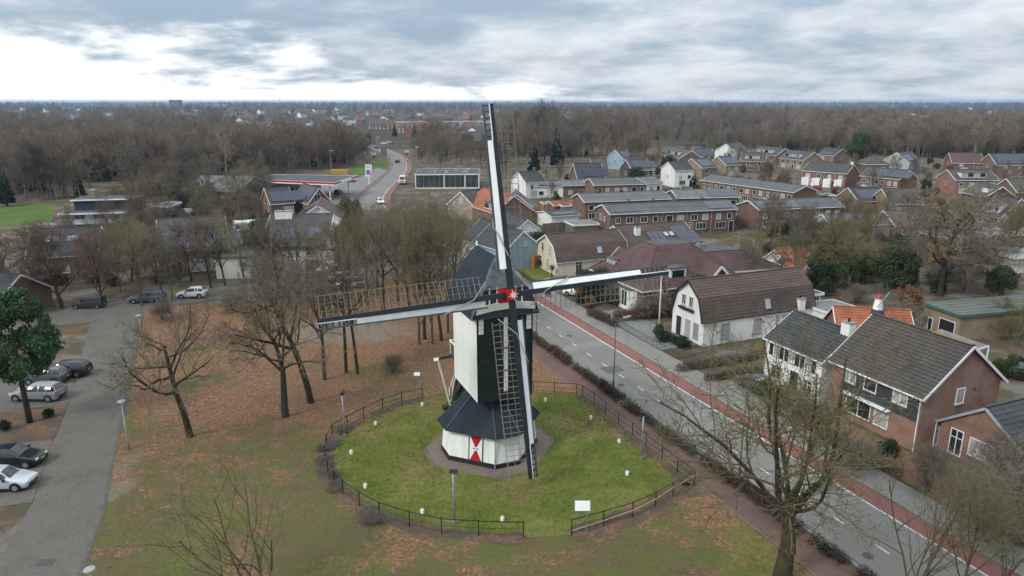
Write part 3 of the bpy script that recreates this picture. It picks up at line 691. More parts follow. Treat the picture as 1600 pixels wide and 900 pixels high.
# ------------------------------------------------------------------ bare winter trees
def np_mesh(name, verts, faces, mat):
    """faces: list of integer arrays (m, k)"""
    me = bpy.data.meshes.new(name); me.vertices.add(len(verts)); me.vertices.foreach_set('co', np.asarray(verts, np.float32).ravel())
    tot = sum(f.size for f in faces); cnt = np.concatenate([np.full(len(f), f.shape[1]) for f in faces])
    me.loops.add(tot); me.loops.foreach_set('vertex_index', np.concatenate([f.ravel() for f in faces]).astype(np.int32))
    me.polygons.add(len(cnt)); me.polygons.foreach_set('loop_start', np.concatenate([[0], np.cumsum(cnt)[:-1]]).astype(np.int32))
    me.materials.append(mat); me.update(calc_edges=True); return me
def grow(seed, h=10., trunk=.4, counts=(8, 7, 7, 5), ang=(50, 45, 42, 40), ratio=(.75, .62, .5, .45), up=(.02, .03, .02, 0, 0),
         wig=(.06, .13, .17, .2, .2), start=(.45, .25, .2, .15), r0=.2, stems=1, leader=.85, rk=.62, rmin=.007):
    rg = random.Random(seed); out = []; npt = (9, 8, 6, 4, 3)
    def rec(p, d, L, r, lev):
        n = npt[lev]; pts = [p]; rs = [r]; ds = [d]
        for i in range(n - 1):
            d = Vector((d.x + rg.gauss(0, wig[lev]), d.y + rg.gauss(0, wig[lev]), d.z + rg.gauss(0, wig[lev]) + up[lev])).normalized()
            pts.append(pts[-1] + d * (L / (n - 1))); ds.append(d)
            rs.append(max(r * (1 - (.62 if lev == 0 else .72) * (i + 1) / (n - 1)), rmin * .7))
        out.append((pts, rs, lev))
        if lev >= len(counts): return
        k = counts[lev]; k = max(2, int(round(k * rg.uniform(.8, 1.2)))); az = rg.uniform(0, 6.28)
        for j in range(k):
            t = start[lev] + (1 - start[lev]) * (j + rg.random()) / k; x = t * (n - 1); i = min(int(x), n - 2); q = pts[i].lerp(pts[i+1], x - i)
            dr = ds[i+1]; az += 2.4 + rg.uniform(-.5, .5); a = R(ang[lev] * rg.uniform(.65, 1.3))
            u = dr.orthogonal().normalized(); v = dr.cross(u); nd = dr * math.cos(a) + (u * math.cos(az) + v * math.sin(az)) * math.sin(a)
            rr = rs[i] + (rs[i+1] - rs[i]) * (x - i)
            rec(q, nd.normalized(), L * ratio[lev] * rg.uniform(.7, 1.25) * (1.1 - .5 * t), max(rr * rk, rmin), lev + 1)
    for s in range(stems):
        a = rg.uniform(0, 6.28); k = 0 if stems == 1 else rg.uniform(.2, .5)
        rec(Vector((0, 0, -.15)) + Vector((math.cos(a), math.sin(a), 0)) * (0 if stems == 1 else r0 * 1.5), Vector((math.cos(a) * k, math.sin(a) * k, 1)).normalized(), h * leader, r0 * (1 if stems == 1 else rg.uniform(.6, 1)), 0)
    return out
def tube_mesh(name, brs, mat, sides):
    groups = {}
    for p, r, l in brs: groups.setdefault((len(p), sides[l]), []).append((p, r))
    V = []; Fc = []; base = 0
    for (n, k), g in groups.items():
        pts = np.array([[tuple(q) for q in p] for p, r in g]); rs = np.array([r for p, r in g]); m = len(g)
        d = np.zeros_like(pts); d[:, 1:-1] = pts[:, 2:] - pts[:, :-2]; d[:, 0] = pts[:, 1] - pts[:, 0]; d[:, -1] = pts[:, -1] - pts[:, -2]
        d /= np.linalg.norm(d, axis=2, keepdims=True) + 1e-9
        ref = np.where(np.abs(d[:, :1, 2:3]) > .8, np.array([1., 0, 0]), np.array([0, 0, 1.])); ref = np.broadcast_to(ref, d.shape)
        a = np.cross(d, ref); a /= np.linalg.norm(a, axis=2, keepdims=True) + 1e-9; b = np.cross(d, a)
        th = np.arange(k) * 2 * np.pi / k
        ring = pts[:, :, None] + rs[:, :, None, None] * (a[:, :, None] * np.cos(th)[None, None, :, None] + b[:, :, None] * np.sin(th)[None, None, :, None])
        V.append(ring.reshape(-1, 3))
        idx = base + np.arange(m * n * k).reshape(m, n, k); nx = np.roll(idx, -1, 2)
        Fc.append(np.stack([idx[:, :-1], nx[:, :-1], nx[:, 1:], idx[:, 1:]], -1).reshape(-1, 4)); base += m * n * k
    return np_mesh(name, np.concatenate(V), Fc, mat)
def bark(name, c, moss, mossf, rand=.18):
    m, t, b = new_mat(name); g = NT(t); o = g.obj()
    cc = g.mix(g.ramp(g.noise(o, 3.0, 5, .65), .3, .7), c, dim(c, .6))
    cc = g.mix(g.math('MULTIPLY', g.ramp(g.noise(o, 1.1, 4, .6), .38, .66), mossf), cc, moss)
    k = g.math('ADD', g.math('MULTIPLY', g.rnd(), 2 * rand), 1 - rand)
    x = g.n('ShaderNodeHueSaturation'); g.put(x.inputs['Value'], k); t.links.new(cc, x.inputs['Color'])
    t.links.new(x.outputs[0], b.inputs['Base Color']); b.inputs['Roughness'].default_value = .9; b.inputs['Specular IOR Level'].default_value = .15
    g.bump(g.noise(g.map(o, (1, 1, .3)), 14, 4, .65), .6, .03, b); return m
B_MOSS = bark('bark_mossy', (.100, .084, .060), (.125, .120, .048), .8)
B_OAK = bark('bark_oak', (.052, .044, .034), (.066, .068, .032), .6)
B_GREY = bark('bark_grey', (.150, .130, .108), (.110, .105, .062), .4)
T_MOSS = bark('twigs_mossy', (.215, .185, .118), (.165, .150, .070), .55)
T_OAK = bark('twigs_oak', (.215, .172, .122), (.170, .145, .088), .5)
T_GREYT = bark('twigs_grey', (.215, .180, .145), (.17, .148, .105), .4)
T_REDB = bark('twigs_reddish', (.185, .125, .105), (.15, .112, .082), .3)
T_YEL = bark('twigs_yellow', (.205, .165, .065), (.15, .135, .055), .5)
B_BIG = bark('bark_dark_mossy', (.058, .050, .036), (.085, .085, .030), .75); T_BIG = bark('twigs_dark_mossy', (.150, .130, .076), (.125, .115, .045), .6)
SIDES = (9, 6, 4, 3, 3)
TREES = {}
def variant(key, bmat, tmat, **k):
    br = grow(**k); TREES[key] = (tube_mesh('trunk', [b for b in br if b[2] <= 1], bmat, SIDES), tube_mesh('crown', [b for b in br if b[2] >= 2], tmat, SIDES),
                                  max(p.z for b in br for p in b[0]), np.percentile([math.hypot(b[0][-1].x, b[0][-1].y) for b in br], 96))
OAK = dict(h=10, leader=.58, counts=(10, 8, 7, 5), ang=(60, 48, 45, 42), ratio=(1.0, .55, .5, .5), start=(.5, .22, .2, .1), wig=(.07, .17, .2, .22, .2), up=(.02, .045, .02, 0, 0), r0=.24, rmin=.0105)
variant('oak1', B_OAK, T_OAK, seed=11, **OAK)
variant('oak2', B_OAK, T_OAK, seed=25, **OAK)
variant('oak3', B_OAK, T_OAK, seed=37, **{**OAK, 'ang': (42, 44, 45, 42), 'start': (.55, .25, .2, .1)})
variant('moss', B_BIG, T_BIG, seed=5, h=10, leader=.40, counts=(12, 9, 8, 6), ang=(44, 42, 42, 42), ratio=(1.85, .5, .48, .48), start=(.66, .22, .2, .1), wig=(.04, .10, .16, .2, .2), up=(.02, .05, .03, 0, 0), r0=.34, rmin=.011, rk=.55)
variant('vase', B_MOSS, T_MOSS, seed=8, h=9, counts=(10, 8, 7, 5), ang=(34, 40, 40, 40), ratio=(.9, .6, .5, .45), start=(.2, .25, .2, .1), up=(.02, .07, .03, 0, 0), wig=(.05, .1, .16, .2, .2), r0=.14, rmin=.0095)
variant('shrub', B_MOSS, T_MOSS, seed=14, h=5, stems=8, counts=(8, 7, 7), ang=(38, 40, 42), ratio=(.62, .55, .5), start=(.15, .2, .15), wig=(.08, .14, .2, .2), up=(.02, .05, .02, 0), r0=.055, rmin=.009)
variant('shrub2', B_OAK, T_GREYT, seed=19, h=4, stems=10, counts=(9, 7, 7), ang=(45, 45, 45), ratio=(.62, .55, .5), start=(.1, .2, .1), wig=(.1, .16, .2, .2), up=(.02, .03, .02, 0), r0=.04, rmin=.011)
variant('wisp', B_MOSS, T_MOSS, seed=61, h=5, stems=5, counts=(7, 6, 5), ang=(42, 42, 42), ratio=(.7, .55, .5), start=(.15, .2, .15), wig=(.08, .14, .2, .2), up=(.02, .04, .02, 0), r0=.05, rmin=.0055)
MID = dict(h=12, counts=(12, 9, 8, 4), ratio=(.62, .55, .5, .5), wig=(.05, .12, .16, .2, .2), rmin=.024, r0=.22)
variant('mid1', B_GREY, T_GREYT, seed=101, ang=(45, 42, 42, 40), start=(.25, .2, .15, .1), up=(.02, .07, .04, 0, 0), **MID)
variant('mid2', B_OAK, T_OAK, seed=102, ang=(55, 46, 42, 40), start=(.3, .2, .15, .1), up=(.02, .05, .03, 0, 0), **MID)
variant('mid3', B_OAK, T_REDB, seed=103, ang=(38, 40, 42, 40), start=(.18, .2, .15, .1), up=(.02, .09, .05, 0, 0), **MID)
variant('mid4', B_GREY, T_GREYT, seed=104, ang=(30, 36, 40, 40), start=(.15, .15, .15, .1), up=(.02, .12, .07, 0, 0), **{**MID, 'h': 15, 'ratio': (.5, .5, .5, .5)})
variant('mid5', B_MOSS, T_MOSS, seed=105, ang=(48, 44, 42, 40), start=(.2, .2, .15, .1), up=(.02, .07, .03, 0, 0), **MID)
variant('mid6', B_MOSS, T_YEL, seed=106, ang=(45, 44, 42, 40), start=(.15, .2, .15, .1), up=(.02, .03, -.02, -.05, 0), **MID)
# leafy (evergreen) crowns: many small leaves round clumps
def leaf_mat(name, c, c2, rand=.15):
    m, t, b = new_mat(name); g = NT(t); cc = g.mix(g.ramp(g.noise(g.obj(), 1.6, 4, .6), .35, .68), c, c2)
    cc = g.mix(g.math('MULTIPLY', g.noise(g.obj(), 11, 2), .6), cc, dim(c, .5))
    k = g.math('ADD', g.math('MULTIPLY', g.rnd(), 2 * rand), 1 - rand); x = g.n('ShaderNodeHueSaturation'); g.put(x.inputs['Value'], k); t.links.new(cc, x.inputs['Color'])
    t.links.new(x.outputs[0], b.inputs['Base Color']); b.inputs['Roughness'].default_value = .7; b.inputs['Specular IOR Level'].default_value = .2; return m
L_PINE = leaf_mat('pine_needles', (.042, .092, .034), (.075, .135, .046)); L_DARK = leaf_mat('dark_evergreen', (.014, .028, .014), (.026, .044, .020))
L_GREEN = leaf_mat('green_leaves', (.040, .068, .018), (.070, .092, .026)); L_BEECH = leaf_mat('dead_beech_leaves', (.125, .060, .036), (.085, .045, .030))
L_HEDGE = leaf_mat('brown_hedge', (.082, .058, .042), (.060, .045, .034)); L_IVY = leaf_mat('ivy', (.034, .052, .020), (.075, .088, .034)); L_RUST = leaf_mat('rust_leaves', (.20, .09, .035), (.14, .07, .03))
def leaf_cloud(name, blobs, n, size, mat, seed=0, flat=1.0, shell=.35):
    rg = np.random.default_rng(seed); bl = np.array(blobs, float); wgt = bl[:, 3] ** 2 * 1.0; pick = rg.choice(len(bl), n, p=wgt / wgt.sum())
    d = rg.normal(size=(n, 3)); d /= np.linalg.norm(d, axis=1, keepdims=True); rad = rg.uniform(shell, 1, n) ** .6
    c = bl[pick, :3] + d * (bl[pick, 3] * rad * rg.uniform(.82, 1.12, n))[:, None] * np.array([1, 1, flat])
    u = rg.normal(size=(n, 3)); u /= np.linalg.norm(u, axis=1, keepdims=True); v = np.cross(u, d + rg.normal(0, .6, (n, 3))); v /= np.linalg.norm(v, axis=1, keepdims=True) + 1e-9
    s = size * rg.uniform(.5, 1.3, n)[:, None]
    V = np.stack([c - u * s * .35 , c + v * s, c + u * s * .35, c - v * s * .5], 1).reshape(-1, 3)
    V[:, 2] = np.maximum(V[:, 2], .005)
    return np_mesh(name, V, [np.arange(n * 4).reshape(n, 4)], mat)
def blobs_round(seed, n, rx, rz, z0, rb):
    rg = random.Random(seed); r = []
    for _ in range(n):
        a, t = rg.uniform(0, 6.28), rg.uniform(-1, 1); q = math.sqrt(1 - t*t) * rg.uniform(.4, 1.0); r.append((math.cos(a) * rx * q, math.sin(a) * rx * q, z0 + t * rz * .8, rb * rg.uniform(.7, 1.3)))
    return r
def conifer_blobs(h, r, seed):
    rg = random.Random(seed); b = []; z = h * .1
    while z < h * .98:
        k = (1 - z / h) ** .8; n = max(1, int(7 * k))
        for j in range(n):
            a = 6.28 * j / n + rg.uniform(-.5, .5); b.append((math.cos(a) * r * k * rg.uniform(.5, .8), math.sin(a) * r * k * rg.uniform(.5, .8), z, max(.25, r * .34 * k * rg.uniform(.7, 1.2))))
        z += h * .055
    return b
def stem_mesh(h, r): mb = MB(); mb.tube([(0,0,-.1),(.05,.02,h*.4),(0,.05,h)], [r, r*.75, r*.3], 8); return mb.mesh('trunk', B_OAK, True)
LEAFY = {
 'pine': (stem_mesh(6.0, .22), leaf_cloud('crown', blobs_round(2, 60, 2.7, 3.0, 5.4, .62), 24000, .15, L_PINE, 2)),
 'spruce': (stem_mesh(9, .2), leaf_cloud('crown', conifer_blobs(11, 2.3, 4), 9000, .26, L_DARK, 4, .6)),
 'holly': (stem_mesh(2.5, .1), leaf_cloud('crown', blobs_round(6, 26, 1.7, 1.8, 2.1, .65), 7000, .16, L_IVY, 6)),
 'laurel': (stem_mesh(1.0, .06), leaf_cloud('crown', blobs_round(7, 14, .9, .7, .8, .42), 3500, .12, L_GREEN, 7)),
 'darkbush': (stem_mesh(1.0, .06), leaf_cloud('crown', blobs_round(8, 14, .8, .55, .65, .4), 3000, .10, L_DARK, 8)),
 'greentree': (stem_mesh(5, .2), leaf_cloud('crown', blobs_round(9, 34, 2.6, 3.0, 5.0, 1.0), 11000, .24, L_GREEN, 9)),
 'rust': (stem_mesh(1.5, .06), leaf_cloud('crown', blobs_round(10, 16, 1.0, .9, 1.1, .45), 3000, .12, L_RUST, 10)),
}
def hedge_mesh(L, Wd, Hh, n, mat, seed, twig=True):
    rg = random.Random(seed); b = []; k = max(2, int(L / (Wd * .55)))
    for i in range(k + 1):
        for z in (.45, .8):
            b.append((L * (i / k - .5), rg.uniform(-.1, .1), Hh * z - .12, Wd * .5 * rg.uniform(.75, 1.15)))
    return leaf_cloud('foliage', b, n, .085, mat, seed, 1.0, .15)
tree_rng = random.Random(77)
def bare_tree(key, px, py, top, label, group=None, wide=None, cat='tree', name='bare_tree', loc=None, height=None, rz=None, lean=0.0):
    tm, cm, hh, ww = TREES[key]; p = loc or P(px, py); h = height or zat(p.x, p.y, top); s = h / hh
    sx = s if wide is None else wide / 2 / ww
    o = empty(name, p, tree_rng.uniform(0, 6.28) if rz is None else rz, label, cat, group); o.rotation_euler.x = lean
    link('trunk', tm, o, sc=(sx, sx, s)); link('crown', cm, o, sc=(sx, sx, s)); return o
def leafy(key, p, s, label, group=None, name='evergreen_shrub', cat='shrub', sz=None):
    o = empty(name, p, tree_rng.uniform(0, 6.28), label, cat, group); a, b = LEAFY[key]; k = (s, s, sz or s); link('stem' if cat == 'shrub' else 'trunk', a, o, sc=k); link('foliage' if cat == 'shrub' else 'crown', b, o, sc=k); return o

# the trees one can point at
bare_tree('moss', 1222, 903, 478, 'big mossy oak on the grass beside the brick path, crown reaching over the road', wide=15.5, rz=1.0)
bare_tree('wisp', 1424, 935, 690, 'many-stemmed green-barked small tree on the hedge strip by the road', wide=9, name='small_bare_tree')
bare_tree('wisp', 418, 938, 672, 'low spreading olive-twigged tree on the grass between lane and mill green', wide=12, rz=2.2, name='small_bare_tree')
bare_tree('oak1', 298, 682, 452, 'bare oak with wide low limbs standing alone by the lane lamp', wide=12.5, rz=.6)
bare_tree('oak3', 447, 651, 405, 'bare forked oak with a long limb reaching towards the lane', wide=12.5, rz=2.4)
bare_tree('oak2', 486, 629, 338, 'tallest bare oak in the leaf litter, straight trunk beside the forked oak', wide=14, rz=3.9)
bare_tree('oak3', 508, 593, 385, 'slim bare oak behind the tallest oak', wide=7.5)
for k, (x, y, t) in enumerate(((541, 582, 352), (559, 584, 360))): bare_tree('oak1', x, y, t, 'one of a close pair of straight bare oaks standing in the leaf litter', 'pair of oaks', wide=8)
for k, (x, y, t, v) in enumerate(((655, 538, 318, 'vase'), (664, 530, 300, 'oak3'), (676, 537, 305, 'vase'), (690, 532, 296, 'oak2'), (700, 520, 305, 'vase'))):
    bare_tree(v, x, y, t, 'bare mossy tree in the dense clump growing close behind the mill body', 'clump behind the mill', wide=8.5)
for k, (x, y, t, v) in enumerate(((575, 478, 278, 'vase'), (600, 492, 296, 'oak3'), (622, 470, 286, 'vase'), (640, 486, 308, 'oak1'), (590, 455, 298, 'vase'), (655, 462, 278, 'oak2'), (690, 470, 296, 'vase'), (545, 470, 323, 'oak2'), (712, 480, 308, 'oak3'), (672, 440, 300, 'mid5'), (560, 440, 323, 'mid5'), (620, 440, 308, 'mid2'))):
    bare_tree(v, x, y, t, 'bare brown tree in the grove between the street and the main road', 'grove by the street', wide=9.5)
bare_tree('vase', 222, 478, 322, 'upright greenish bare tree at the head of the lane, beside the dark estate car', wide=8)
bare_tree('vase', 385, 464, 300, 'tall upright bare tree on the street edge just past the white hatchback', wide=7)
for k, (x, y, t, v) in enumerate(((188, 456, 330, 'vase'), (252, 452, 340, 'mid5'), (330, 450, 335, 'mid3'), (352, 446, 320, 'mid5'), (415, 452, 330, 'mid1'), (430, 444, 345, 'mid3'), (150, 448, 340, 'mid5'), (300, 440, 345, 'mid3'), (205, 440, 345, 'mid1'), (468, 448, 335, 'mid5'), (505, 452, 350, 'vase'), (60, 452, 362, 'mid3'))): bare_tree(v, x, y, t, 'bare street tree in front of the solar-roofed modern houses', 'street trees by the modern houses', wide=7.5, name='street_tree')
bare_tree('vase', 270, 470, 350, 'slender bare tree in front of the white hatchback', wide=4, name='slender_bare_tree')
bare_tree('mid3', 98, 482, 345, 'broad purple-brown bare tree beside the parked dark van at the street corner', wide=13, name='purple_bare_tree')
bare_tree('mid3', 160, 478, 352, 'smaller purple-brown bare tree behind the dark van', wide=8, name='purple_bare_tree')
bare_tree('mid3', 20, 470, 360, 'purple-brown bare tree rising behind the green pine', wide=9, name='purple_bare_tree')
for x, y, t, wd in ((420, 470, 385, 6), (455, 478, 400, 6), (368, 486, 452, 4), (252, 500, 462, 4)):
    bare_tree('shrub2', x, y, t, 'tangled bare shrub at the leafy edge of the street', 'street edge shrubs', wide=wd, name='bare_shrub', cat='shrub')
bare_tree('shrub2', 616, 582, 552, 'small dark bare bush alone in the leaves near the stairs of the mill', wide=2.6, name='bare_shrub', cat='shrub')
leafy('pine', P(47, 660), 1.18, 'round-crowned green pine beside the silver estate car', name='pine_tree', cat='tree', sz=1.36)
for q, s, l in (((76, 652), .55, 'small dark green shrub in the leafy bed behind the silver estate car'), ((6, 672), .6, 'small dark green shrub in the leafy bed below the pine'), ((98, 585), .8, 'dark evergreen bush beside the black car at the upper parking bay')): leafy('darkbush', P(*q), s, l)
bare_tree('mid2', 1468, 462, 276, 'big bare oak with a thick trunk behind the green-roofed shed', wide=19, rz=.3)
for x, y, t, v, wd, l in ((1300, 430, 338, 'mid6', 11, 'broad yellow-green bare tree beside the red-roofed garden house'), (1240, 472, 345, 'mid5', 7, 'mossy bare tree behind the long brown roof of the white gambrel house'), (1345, 425, 362, 'mid2', 11, 'dense dark bare tree left of the big oak with thick trunk'),
    (1400, 440, 372, 'mid2', 10, 'dense bare tree at the garden fence beside the big oak'), (1540, 450, 378, 'mid2', 11, 'dark bare tree right of the big oak, behind the shed'), (1180, 445, 352, 'mid5', 6, 'slim bare tree in front of the flat-topped purple roof'), (1290, 395, 335, 'mid5', 9, 'bushy yellow-green bare tree behind the red-roofed garden house'), (1500, 405, 345, 'mid3', 9, 'bare tree with reddish twigs behind the big oak'), (1580, 420, 365, 'mid2', 9, 'bare tree at the end of the garden by the glass annex')):
    bare_tree(v, x, y, t, l, wide=wd)
leafy('holly', P(1330, 448), 1.1, 'big dark ivy-covered bush under the yellow-green tree', sz=1.1); leafy('holly', P(1415, 452), .8, 'dark evergreen bush left of the thick oak trunk'); leafy('holly', P(1560, 462), 1.1, 'dark evergreen bush right of the thick oak trunk'); leafy('greentree', P(1272, 440), .55, 'bright green bush below the yellow-green tree', name='green_tree', cat='tree')
leafy('holly', P(1385, 405), 1.0, 'evergreen bush at the far side of the dark garden trees')
for x, y, t, wd, v, l in ((1570, 905, 730, 5, 'wisp', 'grey-twigged thicket beside the pavement, in front of the brick house'), (1520, 800, 705, 5, 'wisp', 'pale grey-twigged thicket under the annex window'), (1600, 810, 680, 6, 'shrub2', 'grey-twigged thicket at the end of the annex'), (1592, 775, 668, 6, 'shrub2', 'dense grey thicket close to the zinc gutter of the outer annex'), (1545, 850, 720, 5, 'shrub2', 'dense brown thicket over the dark green pavement hedge'), (1450, 770, 690, 3.6, 'shrub2', 'low bare shrub at the corner of the brick house'), (1340, 735, 672, 4, 'shrub2', 'low bare shrub in the front garden of the brick house'), (1235, 655, 605, 3.5, 'shrub2', 'bare shrub beside the parked car of the white hip-roofed house')):
    bare_tree(v, x, y, t, l, wide=wd, name='bare_shrub', cat='shrub')
bare_tree('vase', 1500, 940, 700, 'slim mossy tree standing by the pavement edge, low in the thicket', wide=5, name='small_bare_tree')
bare_tree('vase', 1112, 548, 470, 'thin pale espalier tree against the white gambrel house', wide=3, name='slender_bare_tree')
for k, (x, y, t) in enumerate(((1560, 520, 458), (1590, 540, 470))): bare_tree('mid6', x, y, t, 'yellowish bare bush hanging over the green shed roof', 'bushes by the shed', wide=6, name='bare_shrub', cat='shrub')
# pollards in front of the cream house
for x, y, t in ((842, 420, 408), (862, 433, 414), (931, 434, 413)):
    p, h = zpole(x, y, t); o = empty('pollard_tree', p, 0, 'small knobbly pollard tree against the cream house', 'tree', 'pollards at the cream house')
    mb = MB(); mb.tube([(0,0,-.1),(.03,0,h*.6)], [.09, .06], 8); mb.build('trunk', B_OAK, o); link('crown', leaf_cloud('crown', [(0,0,h*.8,.45),(.15,.1,h*.7,.3)], 500, .1, L_HEDGE, 3), o)
# dry scrub grown through the leaf-side railing
dr_ = random.Random(12)
for k in range(18):
    i = dr_.uniform(4.2, 12.6); p = FC[int(i)].lerp(FC[int(i) + 1], i % 1) + Vector((dr_.uniform(-.5, .5), dr_.uniform(-.5, .5), 0)); hh_ = dr_.uniform(.25, .55)
    bare_tree('shrub2', 0, 0, 0, 'low dry leafless scrub along the curved railing of the mill green', 'scrub along the curved railing', loc=p, height=hh_, wide=dr_.uniform(1.0, 1.9), name='scrub_clump', cat='scrub')
# roadside hedge: separate clumps with gaps
hm = [hedge_mesh(L, 1.0, h, n, L_HEDGE, i) for i, (L, h, n) in enumerate(((2.6, .75, 3200), (2.0, .6, 2400), (3.2, .8, 3800)))]
hr = random.Random(5); s = 24.0; k = 0
while s < 84:
    L = (2.6, 2.0, 3.2)[k % 3]; o = link('roadside_hedge', hm[k % 3], None, road(s + L/2, -3.22, .03), (0, 0, math.atan2(.9225, -.386) + hr.uniform(-.04, .04)), (hr.uniform(.9, 1.15), hr.uniform(.85, 1.1), hr.uniform(.8, 1.15)))
    tag(o, 'clipped clump of leafless brown hedge between brick path and road', 'hedge', 'roadside hedge clumps'); s += L + hr.uniform(.2, 1.6); k += 1
# ------------------------------------------------------------------ houses
WIN = {}; FOOT = []
def win_meshes(w, h, nx, ny, fm, depth=.05):
    key = (round(w, 2), round(h, 2), nx, ny, fm.name)
    if key not in WIN:
        t = .07 if min(w, h) > .5 else .05; f = MB()
        f.box(-w/2, -w/2 + t, -depth, .02, 0, h); f.box(w/2 - t, w/2, -depth, .02, 0, h); f.box(-w/2 + t, w/2 - t, -depth, .02, 0, t); f.box(-w/2 + t, w/2 - t, -depth, .02, h - t, h)
        for i in range(1, nx): x = -w/2 + w * i / nx; f.box(x - .03, x + .03, -depth + .01, .02, t, h - t)
        for j in range(1, ny):
            z = h * j / ny if ny > 2 else h * .68
            for i in range(nx): a = -w/2 + w * i / nx + (t if i == 0 else .03); b = -w/2 + w * (i+1) / nx - (t if i == nx - 1 else .03); f.box(a, b, -depth + .012, .02, z - .025, z + .025)
        g = MB(); g.box(-w/2 + t, w/2 - t, -.018, -.008, t, h - t)
        s = MB(); s.box(-w/2 - .06, w/2 + .06, -depth - .05, .0, -.07, -.004)
        WIN[key] = (f.mesh('window', fm), g.mesh('pane', GLASS), s.mesh('sill', KERB))
    return WIN[key]
class House:
    def __init__(s, name, label, a, b, he, depth, hr, roof='gable_x', wall=None, rmat=None, over=.3, og=.2, group=None, cat='house', tile='course', trim=None, sec=None, gutter=True, world=None, wallpart='wall', base_z=0.0, tile_h=.36):
        if world: A, B = Vector(world[0]), Vector(world[1])
        else: A, B = P(a[0], a[1], he), P(b[0], b[1], he)
        A.z = B.z = 0; s.W = W = (B - A).length; s.D = D = depth; s.he, s.hr = he, hr
        s.root = empty(name, A, math.atan2(B.y - A.y, B.x - A.x), label, cat, group)
        FOOT.append(s); s.A = A; s.ang = math.atan2(B.y - A.y, B.x - A.x); s.slopes = []; s.trim = trim or TRIM; s.rmat = rmat; s.tile = tile; s.roof_o = None
        kind, ax = (roof.split('_') + ['x'])[:2]; s.kind, s.ax = kind, ax
        span, L = (D, W) if ax == 'x' else (W, D)
        if kind == 'hip':
            mb = MB(); mb.box(0, W, 0, D, base_z, he); s.wall = mb.build(wallpart, wall, s.root, uv=True)
            q = min(W, D) / 2 * (sec or 1.0); o = over
            e = [Vector((-o, -o, he)), Vector((W + o, -o, he)), Vector((W + o, D + o, he)), Vector((-o, D + o, he))]
            t = [Vector((q, q, hr)), Vector((W - q, q, hr)), Vector((W - q, D - q, hr)), Vector((q, D - q, hr))]
            mb = MB()
            for i in range(4): s.slope(mb, e[i], e[(i+1) % 4], t[i], t[(i+1) % 4], tile_h)
            s.roof_o = mb.build('roof', rmat, s.root, uv=True)
            if (t[1] - t[0]).length > .3 and (t[2] - t[1]).length > .3:
                f = MB(); f.box(q + .03, W - q - .03, q + .03, D - q - .03, hr - .1, hr + .02); f.build('flat_roof', LEADM, s.roof_o)
            for i in range(4): h = MB(); h.beam(e[i] + Vector((0,0,.08)), t[i] + Vector((0,0,.06)), .2, .09); h.build('hip_tiles', rmat, s.roof_o, uv=True)
            if (t[1]-t[0]).length > .2: h = MB(); h.beam(t[0] + Vector((0,0,.06)), t[1] + Vector((0,0,.06)), .2, .09); h.build('ridge_tiles', rmat, s.roof_o, uv=True)
            for i in range(4): g = MB(); g.beam(e[i] + Vector((0,0,-.07)), e[(i+1) % 4] + Vector((0,0,-.07)), .12, .16); g.build('gutter', s.trim, s.root)
            return
        if kind == 'flat':
            mb = MB(); mb.box(0, W, 0, D, base_z, he - .02); s.wall = mb.build(wallpart, wall, s.root, uv=True)
            mb = MB(); mb.box(-over, W + over, -over, D + over, he - .02, he + .03); s.roof_o = mb.build('roof', rmat, s.root)
            f = MB(); o = over
            f.box(-o-.04, W+o+.04, -o-.04, -o, he - .22, he + .1); f.box(-o-.04, W+o+.04, D+o, D+o+.04, he - .22, he + .1); f.box(-o-.04, -o, -o, D+o, he - .22, he + .1); f.box(W+o, W+o+.04, -o, D+o, he - .22, he + .1)
            f.build('fascia', s.trim, s.roof_o); return
        if kind == 'gable': pr = [(0, he), (span / 2, hr), (span, he)]
        elif kind == 'gambrel': pr = [(0, he), (span * .13, he + (hr - he) * .58), (span / 2, hr), (span * .87, he + (hr - he) * .58), (span, he)]
        elif kind == 'mono': pr = [(0, he), (span, hr)]
        elif kind == 'asym': pr = [(0, he), (span * sec, hr), (span, he + .3 * (hr - he))]
        mb = MB(); mb.extrude([(0, base_z)] + pr + [(span, base_z)], ax, 0, L)
        s.wall = mb.build(wallpart, wall, s.root, uv=True); s.wall.data.update()
        mk = (lambda t, e, z: Vector((e, t, z))) if ax == 'x' else (lambda t, e, z: Vector((t, e, z)))
        # eaves run past the wall
        d0 = Vector((pr[1][0] - pr[0][0], pr[1][1] - pr[0][1])).normalized(); d1 = Vector((pr[-1][0] - pr[-2][0], pr[-1][1] - pr[-2][1])).normalized()
        pe = [(pr[0][0] - d0.x * over, pr[0][1] - d0.y * over)] + pr[1:-1] + [(pr[-1][0] + d1.x * over, pr[-1][1] + d1.y * over)]
        if kind == 'mono': pe = [pe[0], (pr[1][0] + over * .5, pr[1][1] + d1.y * over * .5)]
        mb = MB(); tops = max(range(len(pe)), key=lambda i: pe[i][1])
        for i in range(len(pe) - 1):
            (t0, z0), (t1, z1) = pe[i], pe[i+1]
            if z1 >= z0: s.slope(mb, mk(t0, -og, z0), mk(t0, L + og, z0), mk(t1, -og, z1), mk(t1, L + og, z1), tile_h)
            else: s.slope(mb, mk(t1, L + og, z1), mk(t1, -og, z1), mk(t0, L + og, z0), mk(t0, -og, z0), tile_h)
        s.roof_o = mb.build('roof', rmat, s.root, uv=True)
        rt, rz_ = pe[tops]; h = MB(); h.beam(mk(rt, -og - .01, rz_ + .09), mk(rt, L + og + .01, rz_ + .09), .24, .1); h.build('ridge_tiles', rmat, s.roof_o, uv=True)
        for e in (-og - .03, L + og + .03):
            v = MB()
            for i in range(len(pe) - 1): v.beam(mk(pe[i][0], e, pe[i][1] - .06), mk(pe[i+1][0], e, pe[i+1][1] - .06), .05, .2, up=(0, 0, 1))
            v.build('verge_board', s.trim, s.root)
